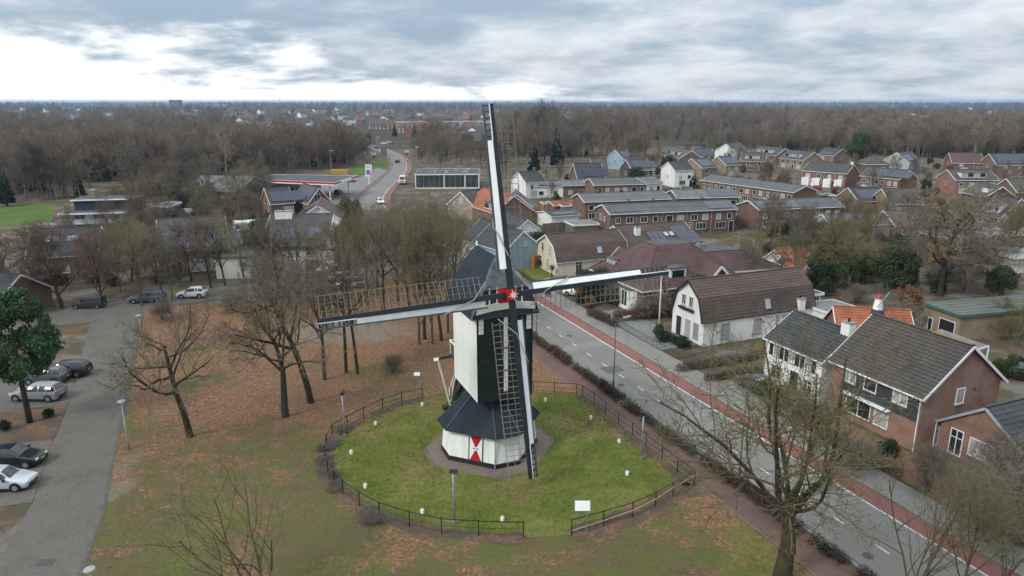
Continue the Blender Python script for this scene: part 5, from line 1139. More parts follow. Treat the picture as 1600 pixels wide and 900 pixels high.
# list: name, label, a, b, he, depth, hr, roof, wall, roof material, solar (u, v, nx, ny) or None
rows = [
 ('white_house', 'white house with dark roof standing left of the white bungalow', (822, 285), (853, 283), 4.4, 8, 6.9, 'gable_x', W_WHITE, T_DARK, None),
 ('bungalow', 'white bungalow with solar panels on a flat dark roof', (831, 291), (880, 290), 3.2, 9, 4.1, 'gable_x', W_WHITE, T_DARK, (.6, .4, 8, 2)),
 ('bungalow', 'brick bungalow with pale roof joined to the white bungalow', (880.5, 290), (917, 289), 3.2, 9, 4.1, 'gable_x', BR_BROWN, GRAVEL, None),
 ('gabled_house', 'brown gabled house with a low dark solar roof at the edge of the wood', (903, 280), (945, 279), 2.7, 9, 7.0, 'gable_x', BR_BROWN, T_DARK, (2.4, 1.2, 8, 2)),
 ('gabled_house', 'purple-brick gabled house with a blue-grey roof and red-twigged tree beside it', (988, 266), (1020, 265), 4.4, 9, 7.4, 'gable_x', BR_DARK, T_BLUE, (1.5, 1.2, 8, 2)),
 ('gabled_house', 'blue-boarded gabled house behind the purple-brick gabled house', (974, 248), (990, 247), 4.4, 9, 7.4, 'gable_x', W_BLUE, T_BLUE, (1, 1, 4, 2)),
 ('white_house', 'tall white cube-like house with a small dark hipped roof', (1055, 266), (1085, 265), 5.2, 8.5, 7.4, 'gable_x', W_WHITE, T_DARK, None),
 ('detached_house', 'pale brick house with solar panels right of the tall white house', (1097, 262), (1122, 260), 4.3, 9, 7.0, 'gable_x', BR_YEL, T_BLUE, (.6, 1, 6, 2)),
 ('detached_house', 'yellow brick house with blue solar roof behind the long turned terrace', (1135, 258), (1156, 257), 4.3, 9, 7.0, 'gable_x', BR_YEL, T_BLUE, (.5, 1, 6, 2)),
 ('detached_house', 'brick house with a white roof box near the wood, left of the white gable', (1036, 241), (1062, 247), 4.2, 9, 7.0, 'gable_x', BR_BROWN, T_GREY, None),
 ('detached_house', 'low house with blue solar slopes behind the pale brick house', (1080, 244), (1108, 245), 3.4, 9, 6.4, 'gable_x', BR_BROWN, T_BLUE, (1, 1, 8, 2)),
 ('white_house', 'white gabled house with slate roof at the back edge of the estate', (1150, 237), (1170, 235), 4.4, 10, 7.6, 'gable_x', W_WHITE, T_BLUE, None),
 ('detached_house', 'brick house with two white roof boxes and a brown roof', (1158, 251), (1196, 252), 4.0, 9, 6.8, 'gable_x', BR_BROWN, T_BROWN, None),
 ('detached_house', 'house with a long white dormer and brick chimney near the dark conifer', (1175, 239), (1213, 243), 4.0, 9, 6.8, 'gable_x', BR_RED, T_BLUE, None),
 ('detached_house', 'yellow brick house with a green roof edge and wide white dormer', (1218, 246), (1256, 250), 4.2, 9, 7.0, 'gable_x', BR_YEL, T_GREY, None),
 ('detached_house', 'orange brick house with skylights in a dark blue roof', (1278, 241), (1303, 243), 4.3, 9, 7.0, 'gable_x', BR_YEL, T_DARK, (1, .6, 6, 1)),
 ('detached_house', 'low house with a broad grey hipped roof by the tall evergreen', (1354, 257), (1390, 257), 2.8, 10, 5.4, 'hip', BR_BROWN, T_GREY, None),
 ('detached_house', 'pale gabled house with blue panels right of the grey hipped roof', (1421, 254), (1441, 252), 3.6, 10, 7.0, 'gable_x', W_GREY, T_BLUE, (.5, 1.2, 5, 2)),
 ('detached_house', 'wide dark-roofed house with pale chimneys behind the big bare oak', (1488, 254), (1538, 255), 3.8, 10, 7.0, 'gable_x', BR_BROWN, T_PURP, None),
 ('detached_house', 'house with a bright blue solar roof and pale chimney at the wood edge', (1558, 258), (1606, 258), 3.8, 10, 7.4, 'gable_x', BR_BROWN, T_BLUE, (1, 1, 14, 3)),
 ('terrace', 'pinkish brick terrace with dormers seen through the crown of the big oak', (1494, 281), (1560, 281), 4.4, 9, 6.8, 'gable_x', BR_PINK, T_GREY, None),
 ('gabled_house', 'dark brown gabled house near the wide white dormer house', (1540, 307), (1587, 307), 3.2, 9, 5.6, 'gable_y', BR_DARK, T_GREY, None),
 ('detached_house', 'brown-roofed house with yellow walls behind the dark bare trees', (1392, 318), (1440, 318), 3.2, 9, 6.0, 'gable_x', BR_YEL, T_GREY, None),
 ('detached_house', 'low shed-like house with a slate roof in front of the solar terrace', (1355, 300), (1400, 300), 2.4, 6, 2.4, 'flat', BR_BROWN, LEADM, None),
 ('detached_house', 'brick house half hidden by bare trees beyond the dark brown gable', (1590, 300), (1640, 300), 4.0, 9, 6.8, 'gable_x', BR_BROWN, T_GREY, None),
 ('detached_house', 'pale flat-roofed garden building behind the yellow-green trees', (1300, 352), (1392, 350), 2.6, 7, 4.2, 'gable_x', W_GREY, GREENF, None),
 ('detached_house', 'low brown-roofed house behind the dense dark garden trees', (1400, 352), (1500, 350), 2.6, 8, 4.8, 'gable_x', BR_BROWN, T_GREY, None),
 ('detached_house', 'far brick house with grey roof left of the blue-boarded gable', (925, 262), (950, 262), 4.0, 9, 6.6, 'gable_x', BR_BROWN, T_GREY, None)]
HS = []
for nm, lb, a, b, he, dp, hr, rf, wm_, rm, pv in rows:
    h = House(nm, lb, a, b, he, dp, hr, rf, wm_, rm, tile_h=.6); HS.append(h)
    un = max(1, int(h.W / 5.5)); h.front(un, wz=2.5 if he > 3.5 else .7, wh=1.15, ground=he > 3.5)
    if pv: h.panels(0, *pv)
    if rf.endswith('_x') and rf[0] == 'g' and he > 3.5: h.chimney(h.W * .8, dp * .5, hr - .6, hr + .8, .7, .6, BR_BROWN); h.win('l', dp * .5, 2.5, 1.0, 1.1); h.win('r', dp * .5, 2.5, 1.0, 1.1)
    if 'dormer' in lb or 'roof box' in lb: h.dormer(h.W * .15, h.W * .75, .9, 3.4, he + .5, he + 1.9, 4)
# ---- left-hand side
pv = House('pavilion', 'glass-walled pavilion with a dark flat roof, white frame and roof vents', (649, 272.5), (748, 272), 4.3, 17, 4.3, 'flat', M('pavilion_glass', (.035, .045, .05), (.06, .07, .06), .4, .08, spec=.7), LEADM, over=.3, cat='building')
for k in range(4): mb = MB(); x = pv.W * (0, .45, .78, 1)[k]; mb.box(x - .16, x + .16, -.2, -.02, 0, 4.1); mb.build('column', TRIM, pv.root)
mb = MB(); mb.box(0, pv.W, -.3, -.03, 0, .35); mb.build('base_beam', TRIM, pv.root)
for k in range(1, 24):
    if k % 2: mb = MB(); x = pv.W * k / 24; mb.box(x - .04, x + .04, -.08, -.01, .35, 4.05); mb.build('mullion', GREYM, pv.root)
rgv = random.Random(4)
for k in range(14): mb = MB(); x, y = rgv.uniform(2, pv.W - 2), rgv.uniform(2, 15); q = rgv.uniform(.2, .6); mb.box(x - q, x + q, y - q, y + q, 4.33, 4.33 + q * 1.2); mb.build('roof_vent', ZINC, pv.roof_o)
# filling station
fs = empty('filling_station', P(405, 281, 4.6).xy.to_3d(), 0, 'filling station canopy with a red and white fascia', 'petrol station'); inv = fs.matrix_basis.inverted()
def canopy(q, z, th, nm):
    pts = [inv @ P(*c, z) for c in q]; mb = MB(); mb.poly(*pts); mb.poly(*[p - Vector((0,0,th)) for p in pts][::-1]); o = mb.build(nm, LEADM, fs)
    for a, b in zip(pts, pts[1:] + pts[:1]):
        m = MB(); m.beam(a + Vector((0,0,-.15)), b + Vector((0,0,-.15)), .1, .5); m.build('red_fascia', M('station_red', (.50, .015, .04), rough=.4), o)
        m = MB(); m.beam(a + Vector((0,0,-.55)), b + Vector((0,0,-.55)), .12, .28); m.build('white_fascia', TRIM, o)
        m = MB(); m.beam(a + Vector((0,0,.12)), b + Vector((0,0,.12)), .12, .06); m.build('white_edge', TRIM, o)
    for p in pts: c = (pts[0] + pts[2]) / 2; p2 = p.lerp(c, .2); m = MB(); m.box(p2.x - .15, p2.x + .15, p2.y - .15, p2.y + .15, 0, z - th); m.build('column', TRIM, fs)
    return pts
pts = canopy([(404, 281), (523, 286), (558, 275), (420, 273)], 4.8, .7, 'canopy')
mb = MB(); mb.beam(pts[1].lerp(pts[2], .25) + Vector((.08,-.08,-.15)), pts[1].lerp(pts[2], .7) + Vector((.08,-.08,-.15)), .1, .62); mb.build('name_panel', TRIM, fs)
for k in range(3):
    q = inv @ P(430 + 34 * k, 302 + 2 * k); mb = MB(); mb.box(q.x - .5, q.x + .5, q.y - .3, q.y + .3, 0, 1.6); o = mb.build('fuel_pump', M('pump_grey', (.25, .26, .28)), fs); m = MB(); m.box(q.x - .4, q.x + .4, q.y - .31, q.y - .301, .9, 1.5); m.build('pump_display', M('station_red', (.5, .015, .04)), o)
sk = House('station_shop', 'low flat shop behind the filling station canopy', (410, 285), (470, 289), 3.2, 8, 3.2, 'flat', W_GREY, LEADM, cat='building'); sk.front(3, wz=.6, wh=1.8, ground=False)
p, h = zpole(577, 288, 257); o = empty('price_sign', p, R(8), 'tall white fuel price sign on a single post', 'sign')
mb = MB(); mb.box(-.18, .18, -.12, .12, 0, h * .4); mb.build('post', TRIM, o); mb = MB(); mb.box(-1.05, 1.05, -.18, .18, h * .4, h); s_ = mb.build('sign_board', TRIM, o)
for x0, x1, z0, z1, c in ((-.7, .25, .5, .72, (.10, .13, .42)), (.3, .95, .44, .56, (.75, .10, .18)), (.3, .95, .58, .72, (.75, .25, .35)), (-.7, .6, .82, .94, (.45, .5, .7))):
    mb = MB(); mb.box(x0, x1, -.2, -.181, h * z0, h * z1); mb.build('price_panel', M('sign%d%d' % (z0*100, x1*100), c), s_)
mb = MB(); bx = P(531, 271); mb.box(-3.0, 3.0, -1, 1, 0, 1.4); tag(mb.build('yellow_hoarding', M('yellow', (.42, .27, .04)), None, bx), 'long yellow container behind the filling station canopy', 'container')
# houses left of the road
q = House('brick_house', 'red brick house with a black solar roof, below the filling station', (423, 318.5), (459, 316), 4.3, 9, 7.2, 'gable_x', BR_RED, T_DARK); q.panels(0, .6, .8, 7, 2); q.win('f', q.W*.75, 1.6, 2.2, 1.9, 3); q.win('l', 3, 2.4, 1.0, 1.5); q.win('l', 6, 2.4, 1.0, 1.5)
q = House('brick_house', 'red brick gabled house with light solar panels, behind the white gable', (481, 318), (518, 315), 4.2, 10, 7.4, 'gable_y', BR_RED, T_PURP); q.panels(0, .8, .8, 7, 2); q.win('f', q.W*.4, 4.5, 1.4, 1.6)
q = House('white_house', 'white gabled house with a dark roof and solar panels, below the brick houses', (463, 343), (532, 341), 3.1, 12, 5.7, 'gable_y', W_WHITE, T_PURP, og=.3); q.panels(0, 2.5, .6, 6, 2); q.win('f', q.W*.78, 1.2, .9, 1.2, 1, 1, M('wood_frame', (.25, .13, .06)))
q = House('modern_house', 'white modern house with a long grey sloping roof and blue solar panels', (406, 384), (508, 382), 4.4, 9, 7.6, 'mono_x', W_WHITE, T_GREY, over=.5, gutter=False); q.panels(0, .8, 2.2, 7, 2, mat=SOLARB); q.panels(0, q.W*.5, 3.8, 4, 1, mat=SOLARB)
for u in (.25, .5, .78): q.win('f', q.W*u, 2.7, 1.7, 1.3, 2); q.win('f', q.W*u, .3, 2.2, 1.9, 3)
q.chimney(q.W*.22, 8.2, 7, 8.4, 2.6, 1.2, TRIM)
mb = MB(); mb.box(-6, -.02, -2.5, 3, 0, 3.2); ob = mb.build('white_wing', W_WHITE, q.root); m = MB(); m.box(-6.2, .1, -2.7, 3.2, 3.2, 3.35); m.build('wing_roof', LEADM, ob)
q = House('modern_house', 'brown modern house with a sloping roof of deep blue solar panels', (246, 394), (356, 386), 3.8, 9, 7.2, 'mono_x', BR_YEL, T_GREY, over=.5, gutter=False); q.panels(0, .8, .9, 8, 3, mat=SOLARB); q.panels(0, 9.2, .9, 3, 2)
for u in (.2, .55, .85): q.win('f', q.W*u, .4, 2.4, 1.9, 3); q.win('f', q.W*u, 2.6, 2.0, 1.0, 2)
q = House('flat_house', 'white-edged flat-roofed house with a strip of windows between the two solar houses', (352, 368), (408, 364), 3.0, 8, 3.0, 'flat', BR_DARK, LEADM, over=.4); q.front(2, wz=.5, ground=False)
mb = MB(); mb.box(q.W*.3, q.W*1.05, 3.5, 6.5, 3.1, 4.5); ob = mb.build('roof_storey', TRIM, q.root)
for k in range(5): m = MB(); m.box(q.W*(.34 + .14*k), q.W*(.44 + .14*k), 3.48, 3.495, 3.4, 4.2); m.build('pane', GLASS, ob)
q = House('flat_house', 'long flat-roofed house with white edges and dark solar roofs, beside the green field', (96, 334), (235, 330), 4.2, 10, 4.2, 'flat', BR_DARK, LEADM, over=.5); q.front(5, ground=False)
mb = MB(); mb.box(1, q.W*.75, 4, 9, 4.24, 6.2); ob = mb.build('upper_storey', W_SLATE, q.root); m = MB(); m.box(.6, q.W*.78, 3.6, 9.3, 6.2, 6.4); m.build('upper_roof', LEADM, ob); m = MB(); m.box(.55, q.W*.78 + .05, 3.5, 3.595, 6.15, 6.42); m.build('fascia', TRIM, ob)
mb = MB(); mb.box(q.W*.2, q.W*.27, 6, 8, 6.42, 8); mb.build('chimney', BR_YEL, q.root, uv=True)
q = House('flat_house', 'lower flat-roofed house with a white band in front of the long flat house', (84, 350), (178, 346), 3.0, 8, 3.0, 'flat', BR_DARK, GRAVEL, over=.5); q.front(3, wz=.6, ground=False)
q = House('skylight_house', 'dark-roofed house with two bright skylights, hidden by the purple-brown tree', (42, 402), (150, 396), 3.4, 9, 6.8, 'gable_x', BR_BROWN, T_DARK); q.skylight(0, 2, 3, 2.0, 1.2); q.skylight(0, 5, 3, 1.6, 1.2); q.front(3, wz=.7, ground=False)
q = House('tiled_house', 'dark tiled roof with white verge just above the green pine', (-150, 462), (-12, 474), 2.4, 8, 5.0, 'gable_x', BR_BROWN, T_DARK, og=.3)
q = House('apartment_block', 'low brown brick apartment block with white bands, seen through pale poplars', (2, 246), (66, 247), 6.0, 12, 6.0, 'flat', BR_BROWN, LEADM, over=.3); q.front(7, wz=3.6, wh=1.3, ground=False); q.front(7, wz=.8, wh=1.3, ground=False)
q = House('school_building', 'dim brick hall with pale roof standing in the bare wood', (287, 297), (372, 298), 5.0, 18, 7.5, 'gable_x', BR_BROWN, GRAVEL); q.front(5, wz=2.5, ground=False)
q = House('brick_tower_house', 'narrow brick stair tower beside the flat-roofed houses', (240, 322), (262, 322), 6, 5, 6, 'flat', BR_DARK, LEADM); q.win('f', 1.5, 2, 1, 3)
q = House('garden_wall_house', 'low grey flat-roofed outbuilding left of the brick hall', (262, 333), (305, 331), 2.8, 5, 2.8, 'flat', BR_YEL, GRAVEL); q.front(2, wz=.8, ground=False)
# ------------------------------------------------------------------ cars
def car_mats(c):
    return M('car_%d_%d_%d' % tuple(int(x * 1000) for x in c), c, dim(c, .92), 1, .22, spec=.6, metal=.25 if max(c) > .1 else 0)
RUB = M('tyre_rubber', (.012, .012, .012), rough=.85); RIM = M('alloy', (.35, .36, .37), rough=.35, metal=.6); CGL = M('car_glass', (.018, .022, .026), rough=.05, spec=.8); REDL = M('tail_light', (.35, .01, .012), rough=.2); HEADL = M('head_light', (.55, .57, .6), rough=.1, spec=.8)
# stations: x, half width low, half width belt, z low, z belt, z top, half width top
KIND = {
 'hatch': [(0,.62,.60,.32,.52,.54,.56),(.12,.78,.76,.22,.62,.66,.68),(.75,.86,.84,.2,.78,.84,.70),(1.15,.88,.86,.2,.88,.93,.66),(1.85,.88,.87,.2,.93,1.42,.60),(2.7,.88,.87,.2,.95,1.47,.61),(3.35,.88,.86,.2,.97,1.40,.58),(3.85,.86,.82,.22,.98,1.05,.60),(4.0,.78,.74,.3,.8,.84,.62)],
 'estate': [(0,.62,.60,.32,.52,.54,.56),(.12,.80,.78,.22,.62,.66,.70),(.85,.88,.86,.2,.80,.86,.72),(1.3,.90,.88,.2,.90,.95,.68),(2.0,.90,.89,.2,.95,1.44,.62),(3.0,.90,.89,.2,.96,1.50,.63),(4.1,.90,.88,.2,.98,1.44,.62),(4.5,.88,.84,.22,1.0,1.08,.66),(4.62,.80,.76,.3,.8,.84,.64)],
 'van': [(0,.75,.73,.35,.7,.75,.7),(.15,.92,.9,.25,.9,.98,.8),(.9,.97,.95,.22,1.05,1.15,.82),(1.6,.98,.96,.22,1.15,1.95,.78),(3.0,.98,.97,.22,1.2,2.05,.82),(4.8,.98,.97,.22,1.2,2.05,.82),(5.05,.95,.93,.25,1.2,1.9,.8),(5.1,.9,.88,.3,1.0,1.5,.8)]}
CARM = {}
def car_meshes(kind, mat):
    k = (kind, mat.name)
    if k in CARM: return CARM[k]
    st = np.array(KIND[kind]); L = st[-1][0]; xs = np.unique(np.concatenate([np.linspace(0, L, 44), st[:, 0]])); cols = []
    for c in range(1, 7):          # monotone cubic through the stations
        x, y = st[:, 0], st[:, c]; d = np.diff(y) / np.diff(x); m = np.concatenate([[d[0]], np.where(d[:-1] * d[1:] > 0, 2 * d[:-1] * d[1:] / (d[:-1] + d[1:] + 1e-12), 0), [d[-1]]])
        i = np.clip(np.searchsorted(x, xs) - 1, 0, len(x) - 2); h_ = x[i+1] - x[i]; t = (xs - x[i]) / h_
        cols.append((2*t**3 - 3*t**2 + 1) * y[i] + (t**3 - 2*t**2 + t) * h_ * m[i] + (-2*t**3 + 3*t**2) * y[i+1] + (t**3 - t**2) * h_ * m[i+1])
    wl, wb, zl, zb, zt, wt = cols; body = MB(); panes = {}; rings = []; run = [0, 0]
    for j, x in enumerate(xs):
        hgt = zt[j] - zb[j]; half = [(wl[j]*.9, zl[j]), (wl[j]*.985, zl[j] + .07), (wl[j]*1.01, zl[j] + (zb[j]-zl[j])*.4), (wl[j]*1.0, zl[j] + (zb[j]-zl[j])*.75), (wb[j]*.985, zb[j] - .03), (wb[j]*.965, zb[j] + .012),
              (wb[j]*.965 + (wt[j] - wb[j]*.965)*.5 + .02*min(1, hgt/.4), zb[j] + hgt*.52), (wt[j]*1.0, zb[j] + hgt*.9), (wt[j]*.86, zt[j] + .005), (wt[j]*.45, zt[j] + .028)]
        rings.append([(x - L/2, -y, z) for y, z in half] + [(x - L/2, 0, zt[j] + .036)] + [(x - L/2, y, z) for y, z in half[::-1]])
    n = len(rings[0]); hg = zt - zb; pil = [st[5][0] - .06, st[6][0] - .35] if kind != 'van' else [st[4][0] - .5]
    for j in range(len(rings) - 1):
        A_, B_ = rings[j], rings[j+1]
        for q in range(n - 1): body.poly(A_[q], A_[q+1], B_[q+1], B_[q])
        xm = (xs[j] + xs[j+1]) / 2; sl_ = (zt[j+1] - zt[j]) / (xs[j+1] - xs[j]); both = min(hg[j], hg[j+1])
        if both > .16 and all(abs(xm - p_) > .055 for p_ in pil) and not (kind == 'van' and xm > 2.4):
            for q, s_ in ((5, -1), (6, -1), (n - 7, 1), (n - 8, 1)):
                o_ = Vector((0, s_ * .008, .003)); f_ = [Vector(A_[q]), Vector(A_[q+1]), Vector(B_[q+1]), Vector(B_[q])]
                panes.setdefault(('side_window', s_, run[0]), MB()).poly(*[v_ + o_ for v_ in f_])
        else: run[0] += 1
        if abs(sl_) > .36 and max(hg[j], hg[j+1]) > .06 and min(zt[j], zt[j+1]) > zb[j] + .02:
            for q in range(8, n - 9): panes.setdefault(('windscreen' if xm < L/2 else 'rear_window', 0, 0), MB()).poly(*[Vector(v_) + Vector((-.006 if sl_ > 0 else .006, 0, .012)) for v_ in (A_[q], A_[q+1], B_[q+1], B_[q])])
    body.poly(*rings[0][::-1]); body.poly(*rings[-1])
    bm = body.mesh('body', mat, True)
    wm = MB(); wm.tube([(0,-.1,0),(0,.1,0)], .31, 18); rm = MB(); rm.tube([(0,-.112,0),(0,.112,0)], .19, 12)
    hl = MB(); hl.box(-L/2 + .02, -L/2 + .12, -.70, -.42, .56, .68); h2 = MB(); h2.box(-L/2 + .02, -L/2 + .12, .42, .70, .56, .68)
    t1 = MB(); t1.box(L/2 - .16, L/2 - .02, -.80, -.60, .72, .95); t2 = MB(); t2.box(L/2 - .16, L/2 - .02, .60, .80, .72, .95)
    CARM[k] = (bm, [(k_[0], p_.mesh(k_[0], CGL)) for k_, p_ in panes.items()], wm.mesh('wheel', RUB), rm.mesh('rim', RIM), (hl.mesh('headlight', HEADL), h2.mesh('headlight', HEADL)), (t1.mesh('tail_light', REDL), t2.mesh('tail_light', REDL)), L)
    return CARM[k]
def car(px, py, yaw, c, kind, label, name='car', cat='car', group=None, scale=1.0, z=.02):
    """yaw: heading in degrees, 0 = towards +X; the nose is at local -x"""
    b, g, w, rm, hl, tl, L = car_meshes(kind, car_mats(c)); o = empty(name, P(px, py, z), R(yaw + 180), label, cat, group); o.scale = (scale * .96,) * 3
    link('body', b, o)
    for nm_, me_ in g: link(nm_, me_, o)
    for x in (-L/2 + .78, L/2 - .82):
        for y in (-1, 1):
            q = link('wheel', w, o, (x, y * (KIND[kind][4][1] - .075), .31)); link('rim', rm, q)
            if 'arch' not in CARM: mm = MB(); mm.tube([(0,-.06,0),(0,.06,0)], .375, 20); CARM['arch'] = mm.mesh('wheel_arch', BLACK)
            link('wheel_arch', CARM['arch'], o, (x, y * (KIND[kind][4][1] - .04), .33))
    if 'p' not in CARM:
        mm = MB(); mm.box(-.005, .005, -.25, .25, 0, .11); CARM['p'] = mm.mesh('number_plate', M('plate_yellow', (.55, .38, .03)))
    link('number_plate', CARM['p'], o, (-L/2 - .03, 0, .44)); link('number_plate', CARM['p'], o, (L/2 + .03, 0, .56))
    if 'x' not in CARM:
        mm = MB(); mm.box(-.09, .09, -.07, .07, -.06, .06); CARM['x'] = (mm.mesh('mirror', BLACK),)
    st = KIND[kind]
    for y in (-1, 1):
        link('mirror', CARM['x'][0], o, (st[3][0] - L/2 + .25, y * (st[3][2] + .1), st[3][4] + .06))
        ks = (kind, 'sill')
        if ks not in CARM: mm = MB(); mm.box(-L/2 + 1.15, L/2 - 1.2, -.02, .02, .16, .3); CARM[ks] = (mm.mesh('sill_trim', BLACK),)
        link('sill_trim', CARM[ks][0], o, (0, y * (st[4][1] + .005), 0))
    kb = (kind, 'bumper')
    if kb not in CARM: mm = MB(); mm.box(-L/2 - .02, -L/2 + .1, -.55, .55, .3, .45); nn_ = MB(); nn_.box(L/2 - .1, L/2 + .02, -.6, .6, .34, .5); CARM[kb] = (mm.mesh('grille', BLACK), nn_.mesh('rear_bumper', BLACK))
    link('grille', CARM[kb][0], o); link('rear_bumper', CARM[kb][1], o)
    for m in hl: link('headlight', m, o)
    for m in tl: link('tail_light', m, o)
SIL = (.42, .42, .42); BLK = (.012, .013, .016); WHT = (.72, .73, .73); GRY = (.10, .11, .12); DBL = (.04, .06, .12); LBL = (.36, .40, .44)
car(61, 622, 178, (.26, .255, .26), 'estate', 'silver-grey estate car parked beside the pine', name='parked_car')
car(103, 586, 185, BLK, 'estate', 'black car parked nose-in beyond the silver-grey estate car', name='parked_car')
car(74, 596, 183, GRY, 'hatch', 'dark grey car squeezed between the silver-grey estate and the black car', name='parked_car')
car(20, 724, 2, BLK, 'estate', 'black car parked nose to the lane in the lower bay', name='parked_car')
car(8, 760, 4, (.50, .53, .55), 'hatch', 'pale silver car parked beside the black car in the lower bay', name='parked_car')
car(301, 464, 186, WHT, 'hatch', 'white hatchback parked on the street under bare trees', name='parked_car')
car(231, 471, 190, GRY, 'estate', 'dark estate car parked on the street at the head of the lane', name='parked_car')
car(140, 480, 184, (.03, .028, .03), 'van', 'dark van parked at the street corner below the purple-brown tree', name='parked_van', cat='van', scale=.78)
car(511, 424, 250, WHT, 'hatch', 'white car parked in front of the white modern house', name='parked_car')
car(545, 449, 200, LBL, 'estate', 'silver car parked at the end of the street behind the oaks', name='parked_car')
car(528, 440, 200, SIL, 'hatch', 'grey-silver hatchback next to the silver car behind the oaks', name='parked_car')
car(594, 318, -67, WHT, 'hatch', 'white car driving down the main road past the filling station')
car(629, 287, -85, (.66, .64, .58), 'van', 'cream van driving towards the mill past the glass pavilion', name='van', cat='van', scale=1.25)
car(621, 254, 95, BLK, 'estate', 'black car driving away towards the level crossing')
car(905, 462, 155, WHT, 'estate', 'white car parked on the drive between cream house and villa', name='parked_car')
car(497, 300, 100, GRY, 'hatch', 'dark car at the pumps of the filling station', name='parked_car'); car(470, 297, 95, SIL, 'hatch', 'silver car under the filling station canopy', name='parked_car'); car(529, 303, 90, DBL, 'estate', 'dark blue car leaving the filling station pumps'); car(546, 284, 10, GRY, 'estate', 'dark grey car behind the price sign', name='parked_car')
car(1272, 297, 170, (.35, .02, .04), 'hatch', 'red car parked by the lawn among the brick terraces', name='parked_car'); car(1316, 303, 175, (.05, .09, .18), 'estate', 'blue car parked near the red car among the terraces', name='parked_car')
car(1180, 607, 113, GRY, 'hatch', 'dark grey car on the drive of the white two-storey house', name='parked_car')
car(1583, 588, 130, BLK, 'estate', 'black car parked behind the brick annex', name='parked_car')
for k, (x, y) in enumerate(((600, 226), (607, 224), (685, 232), (694, 229), (703, 231), (712, 228), (724, 230), (735, 229), (612, 225), (590, 232))):
    car(x, y, (10, 170, 90)[k % 3], (WHT, SIL, BLK, GRY, DBL)[k % 5], 'hatch', 'car in the far car park beyond the level crossing', name='parked_car', group='cars in the far car park')
# ------------------------------------------------------------------ gardens along the road
sheet('front_garden', [xy(88, 7.7), xy(73, 7.7), xy(73, 12.2), xy(88, 12.2)], .03, M('garden_gravel', (.21, .21, .20), (.15, .15, .14), 1.2, .95, fine=.5, coord='pos'))
sheet('driveway', [xy(64, 7.5), xy(56.5, 7.5), xy(56.5, 12), xy(64, 12)], .03, A_PAVE); sheet('driveway', [xy(103, 7.5), xy(98.5, 7.5), xy(98.5, 16), xy(103, 16)], .03, A_PAVE)
sheet('brick_house_lawn', [xy(55, 8), xy(40, 8), xy(40, 12), xy(55, 12)], .006, G['park']); sheet('cream_garden', [xy(115, 8), xy(104.5, 8), xy(104.5, 11.5), xy(115, 11.5)], .03, G['lawn'])
def along(name, a, b, W, Hh, n, mat, label, seed, cat='hedge'):
    A, B = P(*a), P(*b); L = (B - A).length; o = link(name, hedge_mesh(L, W, Hh, n, mat, seed), None, ((A + B) / 2), (0, 0, math.atan2(B.y - A.y, B.x - A.x))); return tag(o, label, cat)
along('beech_hedge', (962, 503), (1050, 495), 1.1, 1.5, 11000, L_BEECH, 'rust-brown beech hedge between the villa and the white gambrel house', 3)
along('beech_hedge', (920, 493), (960, 512), 1.0, 1.0, 5000, L_HEDGE, 'low brown hedge along the pavement in front of the villa', 4)
along('low_hedge', (1062, 581), (1190, 560), 1.1, .9, 7000, L_HEDGE, 'low bare hedge on the bank beside the white gambrel house', 6)
along('low_hedge', (1105, 596), (1190, 585), 1.0, .8, 5000, L_HEDGE, 'low bare hedge nearer the pavement, before the driveway of the white house', 7)
along('garden_hedge', (1100, 372), (1260, 366), 2.2, 3.2, 9000, L_DARK, 'tall dark green hedge behind the flat-topped bungalow', 8)
along('garden_hedge', (1300, 448), (1420, 452), 1.6, 1.6, 7000, L_IVY, 'dark green garden hedge under the trees', 9)
along('low_hedge', (1500, 792), (1590, 850), 1.4, 1.1, 6000, L_IVY, 'dark green hedge along the pavement in front of the annex', 10)
along('low_hedge', (1290, 690), (1400, 745), 1.6, 1.0, 7000, L_HEDGE, 'dark brown hedge below the windows of the brick house', 11)
along('low_hedge', (815, 430), (858, 462), .8, .7, 3000, L_HEDGE, 'low hedge round the lawn of the cream house', 12)
for q, k, s, l in (((1040, 532), 'darkbush', 1.5, 'spreading dark green juniper bed in the railed front garden'), ((1062, 540), 'darkbush', 1.4, 'second dark green juniper at the corner of the railed front garden'), ((1032, 522), 'laurel', .8, 'olive-green shrub at the foot of the flagpole'), ((970, 476), 'laurel', 1.2, 'yellow-green bush under the bay of the villa'),
    ((1195, 618), 'laurel', 1.1, 'bright green shrub in front of the white two-storey house'), ((1228, 640), 'rust', 1.1, 'rust-coloured shrub at the corner of the white two-storey house'), ((1215, 628), 'darkbush', 1.1, 'dark shrub beside the rust-coloured shrub'), ((1385, 712), 'darkbush', 1.0, 'dark conical shrub against the brick house'), ((1590, 575), 'darkbush', .9, 'small dark shrub behind the annex, by the pale wall'), ((990, 345), 'laurel', 1.4, 'rounded green bush at the end of the nearest terrace')):
    leafy(k, P(*q), s, l, sz=s * (.55 if 'bed' in l or 'second' in l else 1))
for q, l in (((912, 476), 'dark columnar yew by the drive of the villa'), ((925, 476), 'second dark columnar yew by the drive, close to the villa wall'), ((1035, 488), 'dark yew beside the bay of the villa')): leafy('spruce', P(*q), .42, l, name='yew_tree', cat='tree')
